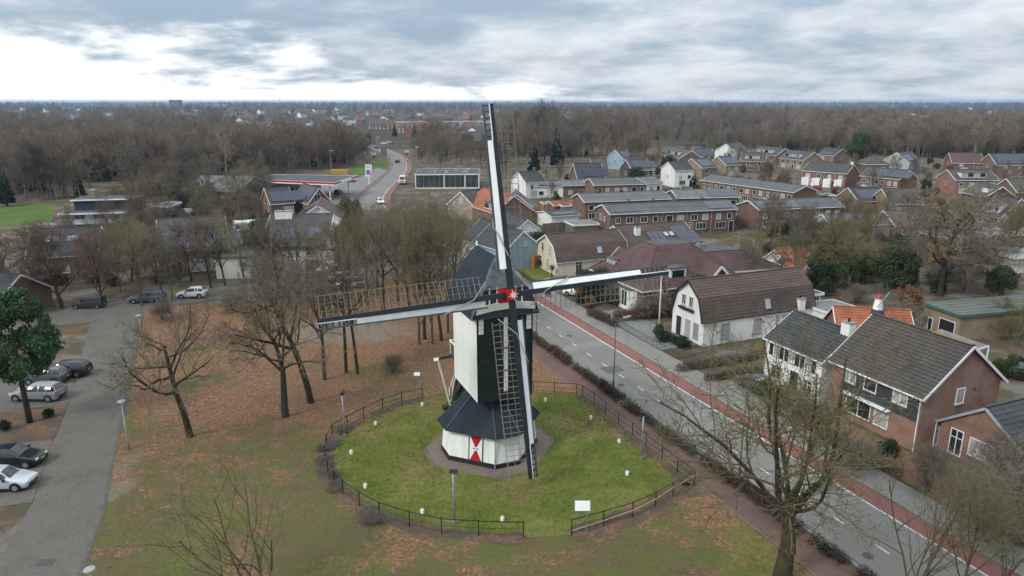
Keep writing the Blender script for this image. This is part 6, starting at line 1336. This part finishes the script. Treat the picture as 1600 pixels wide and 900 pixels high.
# iron railings of the front garden
def railing(pts, label, h=1.0):
    pts = [P(*q) for q in pts]; o = empty('garden_railing', pts[0], 0, label, 'railing'); bm_ = MB(); bm_.box(-.012, .012, -.012, .012, 0, h); bme = bm_.mesh('picket', BLACK)
    for a, b in zip(pts, pts[1:]):
        n = int((b - a).length / .28)
        for i in range(n + 1): link('picket', bme, o, a.lerp(b, i / n) - pts[0])
        for z in (.15, h - .12): mb = MB(); mb.beam(a - pts[0] + Vector((0,0,z)), b - pts[0] + Vector((0,0,z)), .03); mb.build('rail', BLACK, o)
railing([(962, 509), (1000, 531), (1058, 563), (1102, 551)], 'black iron railing round the front garden of the white gambrel house')
railing([(815, 437), (860, 466)], 'low iron railing along the lawn of the cream house', .8)
mb = MB(); a, b = P(930, 487), P(952, 498)
for k in range(8): mb.beam(a.lerp(b, k/8) + Vector((0,0,.1)), a.lerp(b, (k+.92)/8) + Vector((0,0,.1)), .4, .75 + .1 * (k % 2))
tag(mb.build('stone_wall', BR_DARK, None, uv=True), 'low rough brick wall on the pavement at the drive of the villa', 'wall')
def board_fence(a, b, h, label, mat=WOODM, w=.16, group=None):
    A, B = P(*a), P(*b); o = empty('board_fence', A, math.atan2(B.y - A.y, B.x - A.x), label, 'fence', group); L = (B - A).length; n = int(L / w); mb = MB(); mb.box(.006, w - .006, -.012, .012, .03, h); me = mb.mesh('board', mat); rg = random.Random(n)
    for i in range(n): link('board', me, o, (i * w, rg.uniform(-.01, .01), rg.uniform(-.04, .02)))
    for i in range(int(L / 2) + 1): m = MB(); m.box(i * 2 - .05, i * 2 + .05, .02, .12, 0, h + .06); m.build('post', mat, o)
board_fence((848, 365), (893, 361), 2.0, 'grey weathered board fence behind the cream house'); board_fence((846, 382), (905, 378), 1.9, 'second weathered board fence, nearer the cream roof'); board_fence((905, 377), (945, 372), 1.7, 'orange-brown board fence beside the garden shed', ORANGEW); board_fence((1386, 452), (1416, 449), 1.7, 'pale board fence in the dark garden, left of the thick oak trunk'); board_fence((1340, 462), (1380, 457), 1.4, 'low pale board fence beyond the garden hedge'); board_fence((900, 437), (932, 444), 1.8, 'dark board fence at the corner of the cream house', M('dark_boards', (.045, .036, .03), rough=.9))
for k, (a, b) in enumerate((((1060, 345), (1120, 342)), ((1160, 352), (1230, 352)), ((1000, 305), (1050, 303)), ((1100, 320), (1150, 319)), ((1255, 312), (1310, 314)))): board_fence(a, b, 1.8, 'brown board fence between the gardens of the brick terraces', group='terrace garden fences', w=.3)
rg = random.Random(8)
for k, (x, y) in enumerate(((880, 322), (1010, 318), (1070, 322), (1120, 322), (1175, 318), (1235, 312), (1290, 305), (1330, 308), (990, 300), (1065, 298), (850, 318), (1145, 335), (1210, 345), (945, 300), (1260, 335))):
    h = House('garden_shed', 'small wooden shed with a felt roof in the gardens of the terraces', (x, y), (x + 14, y + rg.uniform(-1, 1)), 2.1, 3, 2.1 + .9 * (k % 2), 'flat' if k % 2 == 0 else 'gable_x', rg.choice((WOODM, ORANGEW, M('dark_boards', (.045, .036, .03)))), LEADM, over=.12, group='terrace garden sheds', cat='shed', tile_h=9); h.door('f', h.W*.5, .8, 1.8, WOODM, False)
for k, (x, y) in enumerate(((872, 330), (1000, 320), (1090, 300), (1190, 312), (1060, 342), (1290, 318), (868, 316), (1230, 345), (1130, 340), (1020, 300))): leafy(('laurel', 'darkbush')[k % 2], P(x, y), rg.uniform(1.2, 2.0), 'evergreen bush in the gardens of the brick terraces', 'terrace garden bushes')
for q, s, l in (((1083, 299), .62, 'small dark conifer in front of the tall white house'), ((1128, 268), .55, 'slim dark conifer between the two yellow brick houses'), ((1225, 256), .75, 'tall dark conifer beside the long white dormer')): leafy('spruce', P(*q), s, l, name='conifer', cat='tree')
# level crossing and road furniture far off
def crossing(px, py, label):
    o = empty('crossing_signal', P(px, py), 0, label, 'signal'); 
    for k in range(6): mb = MB(); mb.box(-.16, .16, -.16, .16, k * .75, k * .75 + .75); mb.build('mast_band', TRIM if k % 2 else RED, o)
    for s_ in (-1, 1): mb = MB(); mb.beam((-.9, -.2, 4.4 - .4*s_), (.9, -.2, 4.4 + .4*s_), .06, .28); mb.build('cross_arm', TRIM, o)
    mb = MB(); mb.box(-.45, .45, -.3, -.17, 2.6, 3.4); mb.build('lamp_box', BLACK, o)
crossing(585, 257, 'red and white banded signal mast on the left of the level crossing'); crossing(636, 252, 'red and white banded signal mast on the right of the level crossing')
def tall_lamp(px, py, hgt, label):
    o = empty('street_lamp', P(px, py), 0, label, 'street lamp', 'street lamps at the level crossing'); mb = MB(); mb.tube([(0,0,0),(0,0,hgt)], [.11, .08], 6); mb.build('pole', GREYM, o); mb = MB(); mb.box(-.3, 1.1, -.15, .15, hgt, hgt + .15); mb.build('lamp_head', TRIM, o)
for q in ((518, 270), (651, 262), (574, 245), (590, 240)): tall_lamp(*q, 8, 'thin grey street lamp by the level crossing')
p = P(600, 243); mb = MB(); mb.box(-1.4, 1.4, -.5, .5, 0, 4.2); tag(mb.build('utility_cabinet', GRAVEL, None, p), 'tall pale cabinet beside the road at the level crossing', 'cabinet')
# ------------------------------------------------------------------ distant buildings
def proto(W, D, he, hr, wall, rm, wins=3):
    o = empty('distant_house'); sec = [(0, 0), (0, he), (D/2, hr), (D, he), (D, 0)]
    mb = MB(); mb.extrude(sec, 'x', 0, W); mb.build('wall', wall, o, uv=True)
    mb = MB(); ov = .4; s = (hr - he) / (D / 2)
    for a, b in ((-ov, D/2), (D + ov, D/2)):
        z = he - ov * s; mb.poly((-.3, a, z), (W + .3, a, z), (W + .3, b, hr + .1), (-.3, b, hr + .1)) if a < 0 else mb.poly((W + .3, a, z), (-.3, a, z), (-.3, b, hr + .1), (W + .3, b, hr + .1))
    mb.build('roof', rm, o, uv=True)
    f, g, _ = win_meshes(1.5, 1.3, 2, 1, TRIM)
    for i in range(wins):
        for z in (.8, 3.0) if he > 4 else (.8,): q = link('window', f, o, (W * (i + .5) / wins, 0, z)); link('pane', g, q)
    return o
PR = [proto(9, 8, 4.6, 8, BR_BROWN, T_GREY), proto(16, 9, 4.8, 8.2, BR_RED, tiles('tiles_dull_red', (.19, .085, .06), (.15, .07, .052)), 5), proto(12, 9, 5.6, 8.4, W_WHITE, T_DARK, 4), proto(22, 9, 5, 8.5, BR_BROWN, T_BROWN, 6), proto(10, 8, 3, 6.4, BR_YEL, T_BLUE, 3)]
used = set(); rg = random.Random(21); spots = []
def scatter(n, x0, x1, y0, y1):
    for _ in range(n): spots.append((rg.uniform(x0, x1), y0 + (y1 - y0) * rg.random() ** 1.3))
scatter(110, 370, 760, 176, 216); scatter(12, 640, 770, 178, 186); scatter(45, 0, 380, 168, 192); scatter(50, 860, 1600, 168, 194); scatter(8, 700, 770, 205, 235); scatter(16, 400, 600, 172, 182)
for k, (x, y) in enumerate(spots):
    i = k % 5; o = PR[i] if i not in used else copy_tree(PR[i]); used.add(i); p = P(x, y)
    o.location = p; o.rotation_euler = (0, 0, rg.choice((0, .3, -.4, 1.2, 1.57)) + rg.uniform(-.2, .2)); o.scale = (1, 1, 1)
    lab = ('distant brick house with a grey roof among bare trees', 'distant red brick row with a dull red roof among bare trees', 'distant white house with a dark roof among bare trees', 'distant long brown brick row among bare trees', 'distant low yellow brick house with a blue-grey roof among bare trees')[i]
    tag(o, lab, 'house', 'distant houses ' + ('grey', 'red', 'white', 'brown', 'low')[i])
def block(name, label, a, b, top, depth, wall, floors, bays, wm_=TRIM):
    """far block: base line in pixels, height from the row of its roof line"""
    A, B = P(*a), P(*b); h = zat(A.x, A.y, top); q = House(name, label, None, None, h, depth, h, 'flat', wall, GRAVEL, world=(tuple(A), tuple(B)), over=.3, cat='building')
    fh = h / floors; bw = q.W / bays
    for f_ in range(floors):
        for i in range(bays): q.win('f', bw * (i + .5), fh * f_ + fh * .25, bw * .6, fh * .5, 1, 1, wm_, sill=False)
    return q
block('office_block', 'far orange-brown brick office block with dark window openings, left of the pale long building', (633, 206), (674, 205), 191, 20, BR_YEL, 2, 6, BLACK)
block('long_building', 'far long pale grey building beside the upright sail', (681, 203), (770, 203), 190, 25, W_GREY, 2, 12)
block('stair_block', 'small pale tower block above the far long building', (690, 192), (704, 192), 181, 14, W_WHITE, 3, 2)
block('red_roof_row', 'far white building with red roof band right of the pale car park', (716, 221), (757, 221), 207, 14, M('far_red', (.35, .06, .05)), 1, 8)
block('dark_brick_block', 'far dark purple brick block with white window bands above the wood', (1322, 206), (1396, 206), 188, 20, BR_DARK, 2, 9)
block('dark_brick_block', 'low dark brick building with pale roof edge left of the far purple block', (1222, 210), (1266, 210), 203, 14, BR_DARK, 1, 6)
block('tower_block', 'grey-blue tower block standing on the horizon', (265, 168.5), (280, 168.5), 156, 30, W_SLATE, 6, 5)
block('pale_block', 'pale yellow flat block on the horizon beside the tower block', (226, 168), (250, 168), 160, 30, BR_BEIGE, 3, 5)
block('long_flat_block', 'long grey flat block on the horizon right of the tower block', (315, 170), (352, 170), 163, 30, W_GREY, 2, 8)
for k, (x, hgt) in enumerate(((52, 60), (437, 55), (1205, 50), (1530, 45))):
    p = P(x, 165); o = empty('lattice_mast', p, 0, 'thin lattice mast rising from the horizon', 'mast', 'masts on the horizon')
    for a in range(3): mb = MB(); q = 2 * math.pi * a / 3; mb.beam((3*math.cos(q), 3*math.sin(q), 0), (0, 0, hgt), .7, .7, w2=.4, h2=.4); mb.build('leg', GREYM, o)
    for z in (.55, .75): mb = MB(); mb.box(-5, 5, -.4, .4, hgt*z, hgt*z + .6); mb.build('cross_arm', GREYM, o)
# ------------------------------------------------------------------ woods
def inside(p, poly):
    c = False; n = len(poly)
    for i in range(n):
        a, b = poly[i], poly[(i+1) % n]
        if (a[1] > p[1]) != (b[1] > p[1]) and p[0] < (b[0]-a[0]) * (p[1]-a[1]) / (b[1]-a[1]) + a[0]: c = not c
    return c
def blocked(p, m=1.5):
    for s in FOOT:
        d = p - s.A
        if d.length > s.W + s.D + 6: continue
        x = d.x * math.cos(s.ang) + d.y * math.sin(s.ang); y = -d.x * math.sin(s.ang) + d.y * math.cos(s.ang)
        if -m < x < s.W + m and -m < y < s.D + m: return True
    return False
RL_ = road_line(0)
def near_road(p, m=7):
    for a, b in zip(RL_[8:], RL_[9:]):
        ab = b - a; t = max(0, min(1, (p - a).dot(ab) / ab.length_squared))
        if (p - (a + ab * t)).length < m: return True
    return False
def sample(poly, n, seed, sep=3.0, m=1.5):
    q = [P(*c) for c in poly]; x0, x1 = min(p.x for p in q), max(p.x for p in q); y0, y1 = min(p.y for p in q), max(p.y for p in q); r = random.Random(seed); out = []; pts = [(p.x, p.y) for p in q]
    for _ in range(n * 60):
        if len(out) >= n: break
        p = Vector((r.uniform(x0, x1), r.uniform(y0, y1), 0))
        if not inside(p, pts) or blocked(p, m) or near_road(p): continue
        if any((p - o).length < sep for o in out[-400:]): continue
        out.append(p)
    return out
wr = random.Random(33)
def wood(poly, n, seed, keys, hs, label, group, sep=4.0, wide=(.55, .8), name=None):
    name = name or ('garden_tree' if 'garden' in label or 'among' in label else 'woodland_tree')
    pts = sample(poly, n, seed, sep); pts.sort(key=lambda p: p.y)
    for p in pts:
        h = wr.uniform(*hs); bare_tree(wr.choice(keys), 0, 0, 0, label, group, loc=p, height=h, wide=h * wr.uniform(*wide), name=name)
wood([(0, 318), (85, 316), (270, 296), (400, 268), (400, 246), (0, 270)], 62, 1, ('mid1', 'mid2', 'mid2', 'mid3', 'mid4'), (11, 17), 'bare grey-brown tree at the front of the wood beyond the field and flat-roofed houses', 'front of the left wood')
wood([(400, 266), (575, 250), (580, 238), (400, 246)], 26, 2, ('mid1', 'mid3', 'mid3', 'mid2'), (9, 14), 'bare purplish tree in the copse behind the filling station', 'copse behind the filling station')
wood([(790, 280), (880, 262), (950, 240), (1010, 232), (900, 215), (790, 230)], 34, 3, ('mid1', 'mid4', 'mid2', 'mid4'), (14, 24), 'tall bare tree in the wood behind the white house and bungalows', 'wood behind the bungalows')
wood([(1010, 232), (1150, 224), (1330, 228), (1600, 240), (1600, 222), (1330, 212), (1010, 216)], 46, 4, ('mid2', 'mid3', 'mid1', 'mid2'), (11, 18), 'bare brown tree at the edge of the wood behind the detached houses', 'edge of the right wood')
wood([(60, 450), (400, 440), (430, 400), (400, 330), (250, 325), (110, 365)], 34, 5, ('mid5', 'mid3', 'mid2', 'mid1'), (6, 10), 'bare garden tree among the modern houses left of the mill', 'trees among the modern houses')
wood([(830, 330), (1600, 345), (1600, 262), (1000, 250), (830, 290)], 42, 6, ('mid3', 'mid2', 'mid6', 'mid1'), (5, 9), 'bare garden tree among the brick terraces and detached houses', 'trees among the terraces', 3)
wood([(1200, 400), (1600, 440), (1600, 350), (1300, 345), (1180, 372)], 26, 7, ('mid2', 'mid5', 'mid6', 'mid2'), (6, 10), 'bare tree in the deep gardens behind the bungalow and villa', 'deep garden trees', 3)
wood([(660, 262), (790, 262), (790, 232), (660, 238)], 16, 8, ('mid5', 'mid2', 'mid1'), (9, 14), 'bare olive-brown tree behind the glass pavilion', 'trees behind the pavilion')
for q, s, l in (((308, 232), 1.35, 'tall dark conifer rising from the left wood'), ((560, 240), .9, 'dark conifer by the road at the level crossing'), ((648, 216), 1.1, 'dark pointed conifer beside the far brick office block'), ((617, 214), 1.0, 'dark rounded conifer left of the far brick office block'), ((870, 262), 1.5, 'tall dark conifer in the wood behind the white house'), ((835, 270), 1.2, 'dark conifer beside the upright sail lattice'), ((12, 322), 1.0, 'dark conifer at the edge of the green field')): leafy('spruce', P(*q), s, l, name='conifer', cat='tree')
leafy('greentree', P(1338, 262), 1.7, 'big dark green evergreen tree between the terraces and the wood', name='evergreen_tree', cat='tree')
bare_tree('mid3', 1012, 277, 238, 'red-twigged bare tree in front of the purple-brick gabled house', wide=9, name='red_bare_tree'); bare_tree('mid6', 188, 342, 285, 'yellow-twigged willow beside the flat-roofed houses', wide=12, name='willow_tree')
for k, (x, y, t) in enumerate(((20, 316, 205), (42, 314, 200), (60, 312, 208), (78, 310, 206), (100, 306, 212))): bare_tree('mid4', x, y, t, 'tall pale-stemmed poplar at the edge of the green field', 'poplars by the field', wide=9, name='poplar_tree')
for k, (x, y, t) in enumerate(((838, 240, 156), (852, 238, 153), (866, 240, 156))): bare_tree('mid4', x, y, t, 'very tall bare poplar reaching the horizon right of the upright sail', 'very tall poplars', wide=17, name='poplar_tree')
# shrubs and evergreens that fill the gardens
def fill(poly, n, seed, kinds, label, group):
    r = random.Random(seed)
    for p in sample(poly, n, seed, 2.0, .8):
        k = r.choice(kinds)
        if k in TREES: h = r.uniform(1.8, 4.0); bare_tree(k, 0, 0, 0, 'leafless ' + label, group + ', leafless', loc=p, height=h, wide=h * r.uniform(.9, 1.5), name='bare_shrub', cat='shrub')
        else: leafy(k, p, r.uniform(.8, 1.6), ({'rust': 'rust-coloured '}.get(k, 'evergreen ')) + label, group + ', leafy' + (' rust' if k == 'rust' else ''))
SHK = ('shrub2', 'shrub2', 'shrub', 'laurel', 'darkbush', 'holly', 'rust')
fill([(830, 335), (1320, 350), (1600, 345), (1600, 262), (1000, 250), (830, 290)], 90, 41, SHK, 'shrub in the gardens among the brick terraces', 'terrace shrubs')
fill([(1220, 470), (1440, 462), (1600, 452), (1600, 350), (1300, 345), (1180, 372)], 70, 42, SHK + ('holly', 'shrub2'), 'shrub in the deep gardens behind the bungalow and villa', 'deep garden shrubs')
fill([(40, 452), (400, 440), (450, 400), (400, 330), (250, 325), (100, 370)], 75, 43, SHK, 'shrub in the gardens of the modern houses', 'modern house shrubs')
fill([(540, 425), (700, 385), (640, 340), (540, 345)], 24, 44, SHK, 'shrub between the grove and the white gabled house', 'grove shrubs')
fill([(700, 350), (840, 340), (860, 395), (800, 430), (720, 390)], 16, 45, SHK, 'shrub in the gardens behind the upright sail', 'sail garden shrubs')
fill([(870, 470), (1000, 500), (1230, 470), (1230, 430), (1100, 440), (880, 440)], 14, 46, SHK, 'shrub in the gardens round the villa', 'villa shrubs')
fill([(1240, 560), (1330, 640), (1420, 560), (1600, 640), (1600, 500), (1300, 470)], 16, 47, SHK, 'shrub behind the white and brick houses', 'back garden shrubs')
wood([(180, 347), (420, 332), (420, 300), (270, 312)], 26, 52, ('mid3', 'mid2', 'mid1', 'mid5'), (8, 13), 'bare tree screening the dim brick hall and flat-roofed houses', 'screen by the brick hall', 3)
fill([(1100, 250), (1330, 262), (1600, 268), (1600, 236), (1330, 226), (1100, 228)], 60, 48, SHK, 'shrub at the wood edge behind the detached houses', 'wood edge shrubs')
wood([(1080, 246), (1330, 250), (1600, 258), (1600, 236), (1330, 226), (1080, 226)], 60, 49, ('mid2', 'mid3', 'mid1', 'mid6'), (8, 13), 'bare tree filling the strip between the detached houses and the wood', 'strip before the right wood', 3)
wood([(640, 262), (800, 276), (930, 256), (930, 236), (640, 236)], 44, 50, ('mid5', 'mid2', 'mid1', 'mid3'), (8, 14), 'bare tree in the strip behind the pavilion and the upright sail', 'strip behind the pavilion', 3)
wood([(380, 268), (560, 256), (575, 240), (400, 240)], 40, 51, ('mid3', 'mid2', 'mid1'), (8, 12), 'bare tree in the thicket beyond the filling station verge', 'thicket beyond the station', 3)
# woods too far to tell trees apart: one mass, instanced
T_F1 = bark('far_twigs_grey', (.25, .205, .158), (.19, .16, .115), .4, .38); T_F2 = bark('far_twigs_brown', (.225, .170, .120), (.19, .16, .095), .4, .38); T_F3 = bark('far_twigs_red', (.215, .150, .118), (.175, .14, .10), .3, .35)
src = bpy.data.collections.new('far_tree_sources')
FT = dict(h=12, counts=(9, 7, 5), ratio=(.6, .55, .55), wig=(.05, .12, .16, .2, .2), rmin=.05, r0=.22)
for k, (tm, a, u, st) in enumerate(((T_F1, 45, .07, .2), (T_F2, 55, .05, .25), (T_F3, 42, .08, .15), (T_F2, 50, .06, .2), (T_F1, 34, .1, .15))):
    br = grow(seed=200 + k, ang=(a, 42, 42), start=(st, .2, .1), up=(.02, u, .03, 0), **FT); o = bpy.data.objects.new('far_tree', tube_mesh('far_tree', br, tm, (5, 3, 3, 3, 3))); src.objects.link(o)
o = bpy.data.objects.new('far_tree', LEAFY['spruce'][1]); src.objects.link(o)
fr = np.random.default_rng(9); pts = []
def far(n, d0, d1, lim=.82, jit=None):
    d = np.sqrt(fr.uniform(d0**2, d1**2, n)); a = np.arctan(fr.uniform(-lim, lim, n)); return np.stack([d * np.sin(a), d * np.cos(a)], 1)
KEEP_H = [s_ for s_ in spots]
F1 = far(11500, 160, 480); F2 = far(9000, 480, 1000); F3 = far(9000, 1000, 2200); F4 = far(13000, 2200, 7000)
keep = []
def pix(p): w_ = p[1] * CP + H * SP; return 800 + F * p[0] / w_, 450 - F * (p[1] * SP - H * CP) / w_
for p in F1:
    x, y = pix(p); v = Vector((p[0], p[1], 0)); ok = False
    if x < 570 and y < 318 - max(0, x - 60) * .12 and (x > 95 or y < 312): ok = fr.random() < .75
    if x > 780 and y < 252 and y < (246 if x < 1010 else 236 if x < 1330 else 246): ok = True
    if 640 < x <= 780 and y < 250: ok = fr.random() < .5
    if 555 < x < 650: ok = False
    if ok and not blocked(v, 3) and not near_road(v, 11): keep.append(p)
for p in F2:
    x, y = pix(p); v = Vector((p[0], p[1], 0)); ok = not blocked(v, 3) and not near_road(v, 12)
    if 375 < x < 770: ok = ok and fr.random() < .28
    if 676 < x < 765 and y > 203: ok = ok and fr.random() < .4
    if ok: keep.append(p)
def gapf(Q, sc_, th, seed):
    r_ = np.random.default_rng(seed); ph = r_.uniform(0, 6.28, 12); kx = r_.normal(0, sc_, 12); ky = r_.normal(0, sc_, 12)
    return sum(np.sin(Q[:, 0] * kx[i] + Q[:, 1] * ky[i] + ph[i]) for i in range(12)) > th
keep = np.array(keep); HB = np.array([tuple(P(*q))[:2] for q in spots])
def clear(Q):
    d = np.linalg.norm(HB, axis=1); u = HB / d[:, None]; ok = np.ones(len(Q), bool)
    for i in range(len(HB)):      # gardens and streets in front of each far house
        a = Q @ u[i]; b = np.abs(Q[:, 0] * u[i, 1] - Q[:, 1] * u[i, 0]); ok &= ~((a > d[i] * .70) & (a < d[i] + 14) & (b < 7))
    return ok
K2 = keep[gapf(keep, .022, -2.6, 1)]; K2 = K2[clear(K2)]; F3 = F3[gapf(F3, .009, -1.2, 2)]; F3 = F3[clear(F3)]; F4 = F4[gapf(F4, .004, -.6, 3)]; F4 = F4[clear(F4)]
P3 = np.concatenate([K2, F3, F4]); P3 = np.concatenate([P3, np.zeros((len(P3), 1))], 1)
me = bpy.data.meshes.new('woodland'); me.vertices.add(len(P3)); me.vertices.foreach_set('co', P3.astype(np.float32).ravel())
lump = np.sin(P3[:, 0] * .011 + 1.3 * np.sin(P3[:, 1] * .007)) * np.sin(P3[:, 1] * .009 + P3[:, 0] * .004)
town = (np.abs(P3[:, 0] / P3[:, 1] + .2) < .19) & (P3[:, 1] > 420) & (P3[:, 1] < 1600)
sc = (fr.uniform(.5, 1.3, len(P3)) + .3 * lump) * np.where(P3[:, 1] > 2000, 1.3, 1.0) * np.where(town, .7, 1.0); at = me.attributes.new('size', 'FLOAT', 'POINT'); at.data.foreach_set('value', sc.astype(np.float32))
me.update(); wo = bpy.data.objects.new('woodland', me); col.objects.link(wo); tag(wo, 'brown-grey mass of bare woodland and gardens stretching to the horizon', 'woodland', kind='stuff')
ng = bpy.data.node_groups.new('scatter_trees', 'GeometryNodeTree'); ng.interface.new_socket('Geometry', in_out='INPUT', socket_type='NodeSocketGeometry'); ng.interface.new_socket('Geometry', in_out='OUTPUT', socket_type='NodeSocketGeometry')
N = ng.nodes; gi = N.new('NodeGroupInput'); go = N.new('NodeGroupOutput'); ip = N.new('GeometryNodeInstanceOnPoints'); ci = N.new('GeometryNodeCollectionInfo')
ci.inputs['Collection'].default_value = src; ci.inputs['Separate Children'].default_value = True; ci.inputs['Reset Children'].default_value = True; ip.inputs['Pick Instance'].default_value = True
rv = N.new('FunctionNodeRandomValue'); rv.data_type = 'FLOAT_VECTOR'; rv.inputs[0].default_value = (0, 0, 0); rv.inputs[1].default_value = (0, 0, 6.283)
ri = N.new('FunctionNodeRandomValue'); ri.data_type = 'INT'; ri.inputs['Min'].default_value = 0; ri.inputs['Max'].default_value = 200; ri.inputs['Seed'].default_value = 5
md = N.new('FunctionNodeInputInt') if False else None
na = N.new('GeometryNodeInputNamedAttribute'); na.data_type = 'FLOAT'; na.inputs['Name'].default_value = 'size'
# one evergreen for about thirty bare trees
cm = N.new('ShaderNodeMath'); cm.operation = 'MODULO'; cm.inputs[1].default_value = 5; gt = N.new('ShaderNodeMath'); gt.operation = 'GREATER_THAN'; gt.inputs[1].default_value = 180
ad = N.new('ShaderNodeMath'); ad.operation = 'MAXIMUM'; ml = N.new('ShaderNodeMath'); ml.operation = 'MULTIPLY'; ml.inputs[1].default_value = 5
K = ng.links.new
K(ri.outputs[2], cm.inputs[0]); K(ri.outputs[2], gt.inputs[0]); K(gt.outputs[0], ml.inputs[0]); K(cm.outputs[0], ad.inputs[0]); K(ml.outputs[0], ad.inputs[1])
K(gi.outputs[0], ip.inputs['Points']); K(ci.outputs[0], ip.inputs['Instance']); K(ad.outputs[0], ip.inputs['Instance Index']); K(rv.outputs[0], ip.inputs['Rotation']); K(na.outputs[0], ip.inputs['Scale']); K(ip.outputs[0], go.inputs[0])
mo = wo.modifiers.new('scatter', 'NODES'); mo.node_group = ng
# ------------------------------------------------------------------ fallen leaves and grass
def flat_scatter(name, poly, n, seed, size, mat, label, accept, zb=.02, blade=False):
    r = np.random.default_rng(seed); q = np.array([(p[0], p[1]) for p in poly]); lo, hi = q.min(0), q.max(0); c = r.uniform(lo, hi, (n, 2)); pl = [tuple(x) for x in q]
    ok = np.array([inside(p, pl) and accept(p, r) for p in c]); c = c[ok]; m = len(c); s = size * r.uniform(.6, 1.4, m)[:, None]; a = r.uniform(0, 6.28, m)
    u = np.stack([np.cos(a), np.sin(a), r.normal(0, .25, m)], 1); v = np.stack([-np.sin(a), np.cos(a), r.normal(0, .25, m)], 1); C = np.concatenate([c, np.full((m, 1), zb + .015)], 1)
    if blade:
        V = []
        for k in range(3):
            o = r.normal(0, size * .5, (m, 3)); o[:, 2] = -.01; t = r.normal(0, size * .45, (m, 3)); t[:, 2] = size * r.uniform(.5, 1.2, m); V.append(np.stack([C + o - u * .012, C + o + u * .012, C + o + t], 1))
        V = np.concatenate(V).reshape(-1, 3); me = np_mesh(name, V, [np.arange(len(V)).reshape(-1, 3)], mat)
    else:
        V = np.stack([C - u*s*.5, C + v*s*.32, C + u*s*.5, C - v*s*.32], 1).reshape(-1, 3); V[:, 2] = np.maximum(V[:, 2], zb + .004); me = np_mesh(name, V, [np.arange(len(V)).reshape(-1, 4)], mat)
    return tag(link(name, me), label, name.replace('_', ' '), kind='stuff')
park = [P(*q) for q in ((110, 920), (200, 640), (228, 490), (420, 480), (640, 440))] + [road(88, -5.6), road(22, -5.6)]; gpoly = [(p.x, p.y) for p in green]
LEAFL = M('fallen_leaf', (.20, .115, .072), (.27, .165, .105), .8, .8, coord='pos', fine=.4)
flat_scatter('fallen_leaves', park, 110000, 1, .11, LEAFL, 'scatter of brown fallen oak leaves over the grass round the mill green', lambda p, r: not inside(p, gpoly) and r.random() < min(1, max(.12, (p[1] - 36) / 22)))
GRS = M('grass_blades', (.080, .105, .020), (.155, .150, .042), .5, .8, coord='pos')
flat_scatter('grass_tufts', green, 30000, 2, .10, GRS, 'short rough grass of the mill green', lambda p, r: not ((p[0]+1.72)**2 + (p[1]-49.03)**2 < 22), .014, True)
flat_scatter('rough_grass', park, 42000, 3, .11, GRS, 'short rough grass between the lane and the mill fence', lambda p, r: not inside(p, gpoly) and r.random() < max(.05, (62 - p[1]) / 28), .0, True)
# ------------------------------------------------------------------ air
hz = MB(); hz.box(-16500, 16500, -16500, 16500, -1.1, 34); m = bpy.data.materials.new('haze_air'); m.use_nodes = True; t = m.node_tree; t.nodes.clear()
pvn = t.nodes.new('ShaderNodeVolumePrincipled'); pvn.inputs['Color'].default_value = (.48, .70, 1.0, 1); pvn.inputs['Density'].default_value = .00011; pvn.inputs['Anisotropy'].default_value = .2
om = t.nodes.new('ShaderNodeOutputMaterial'); t.links.new(pvn.outputs[0], om.inputs['Volume'])
tag(hz.build('haze', m), 'thin blue-grey winter haze', 'haze', kind='stuff')
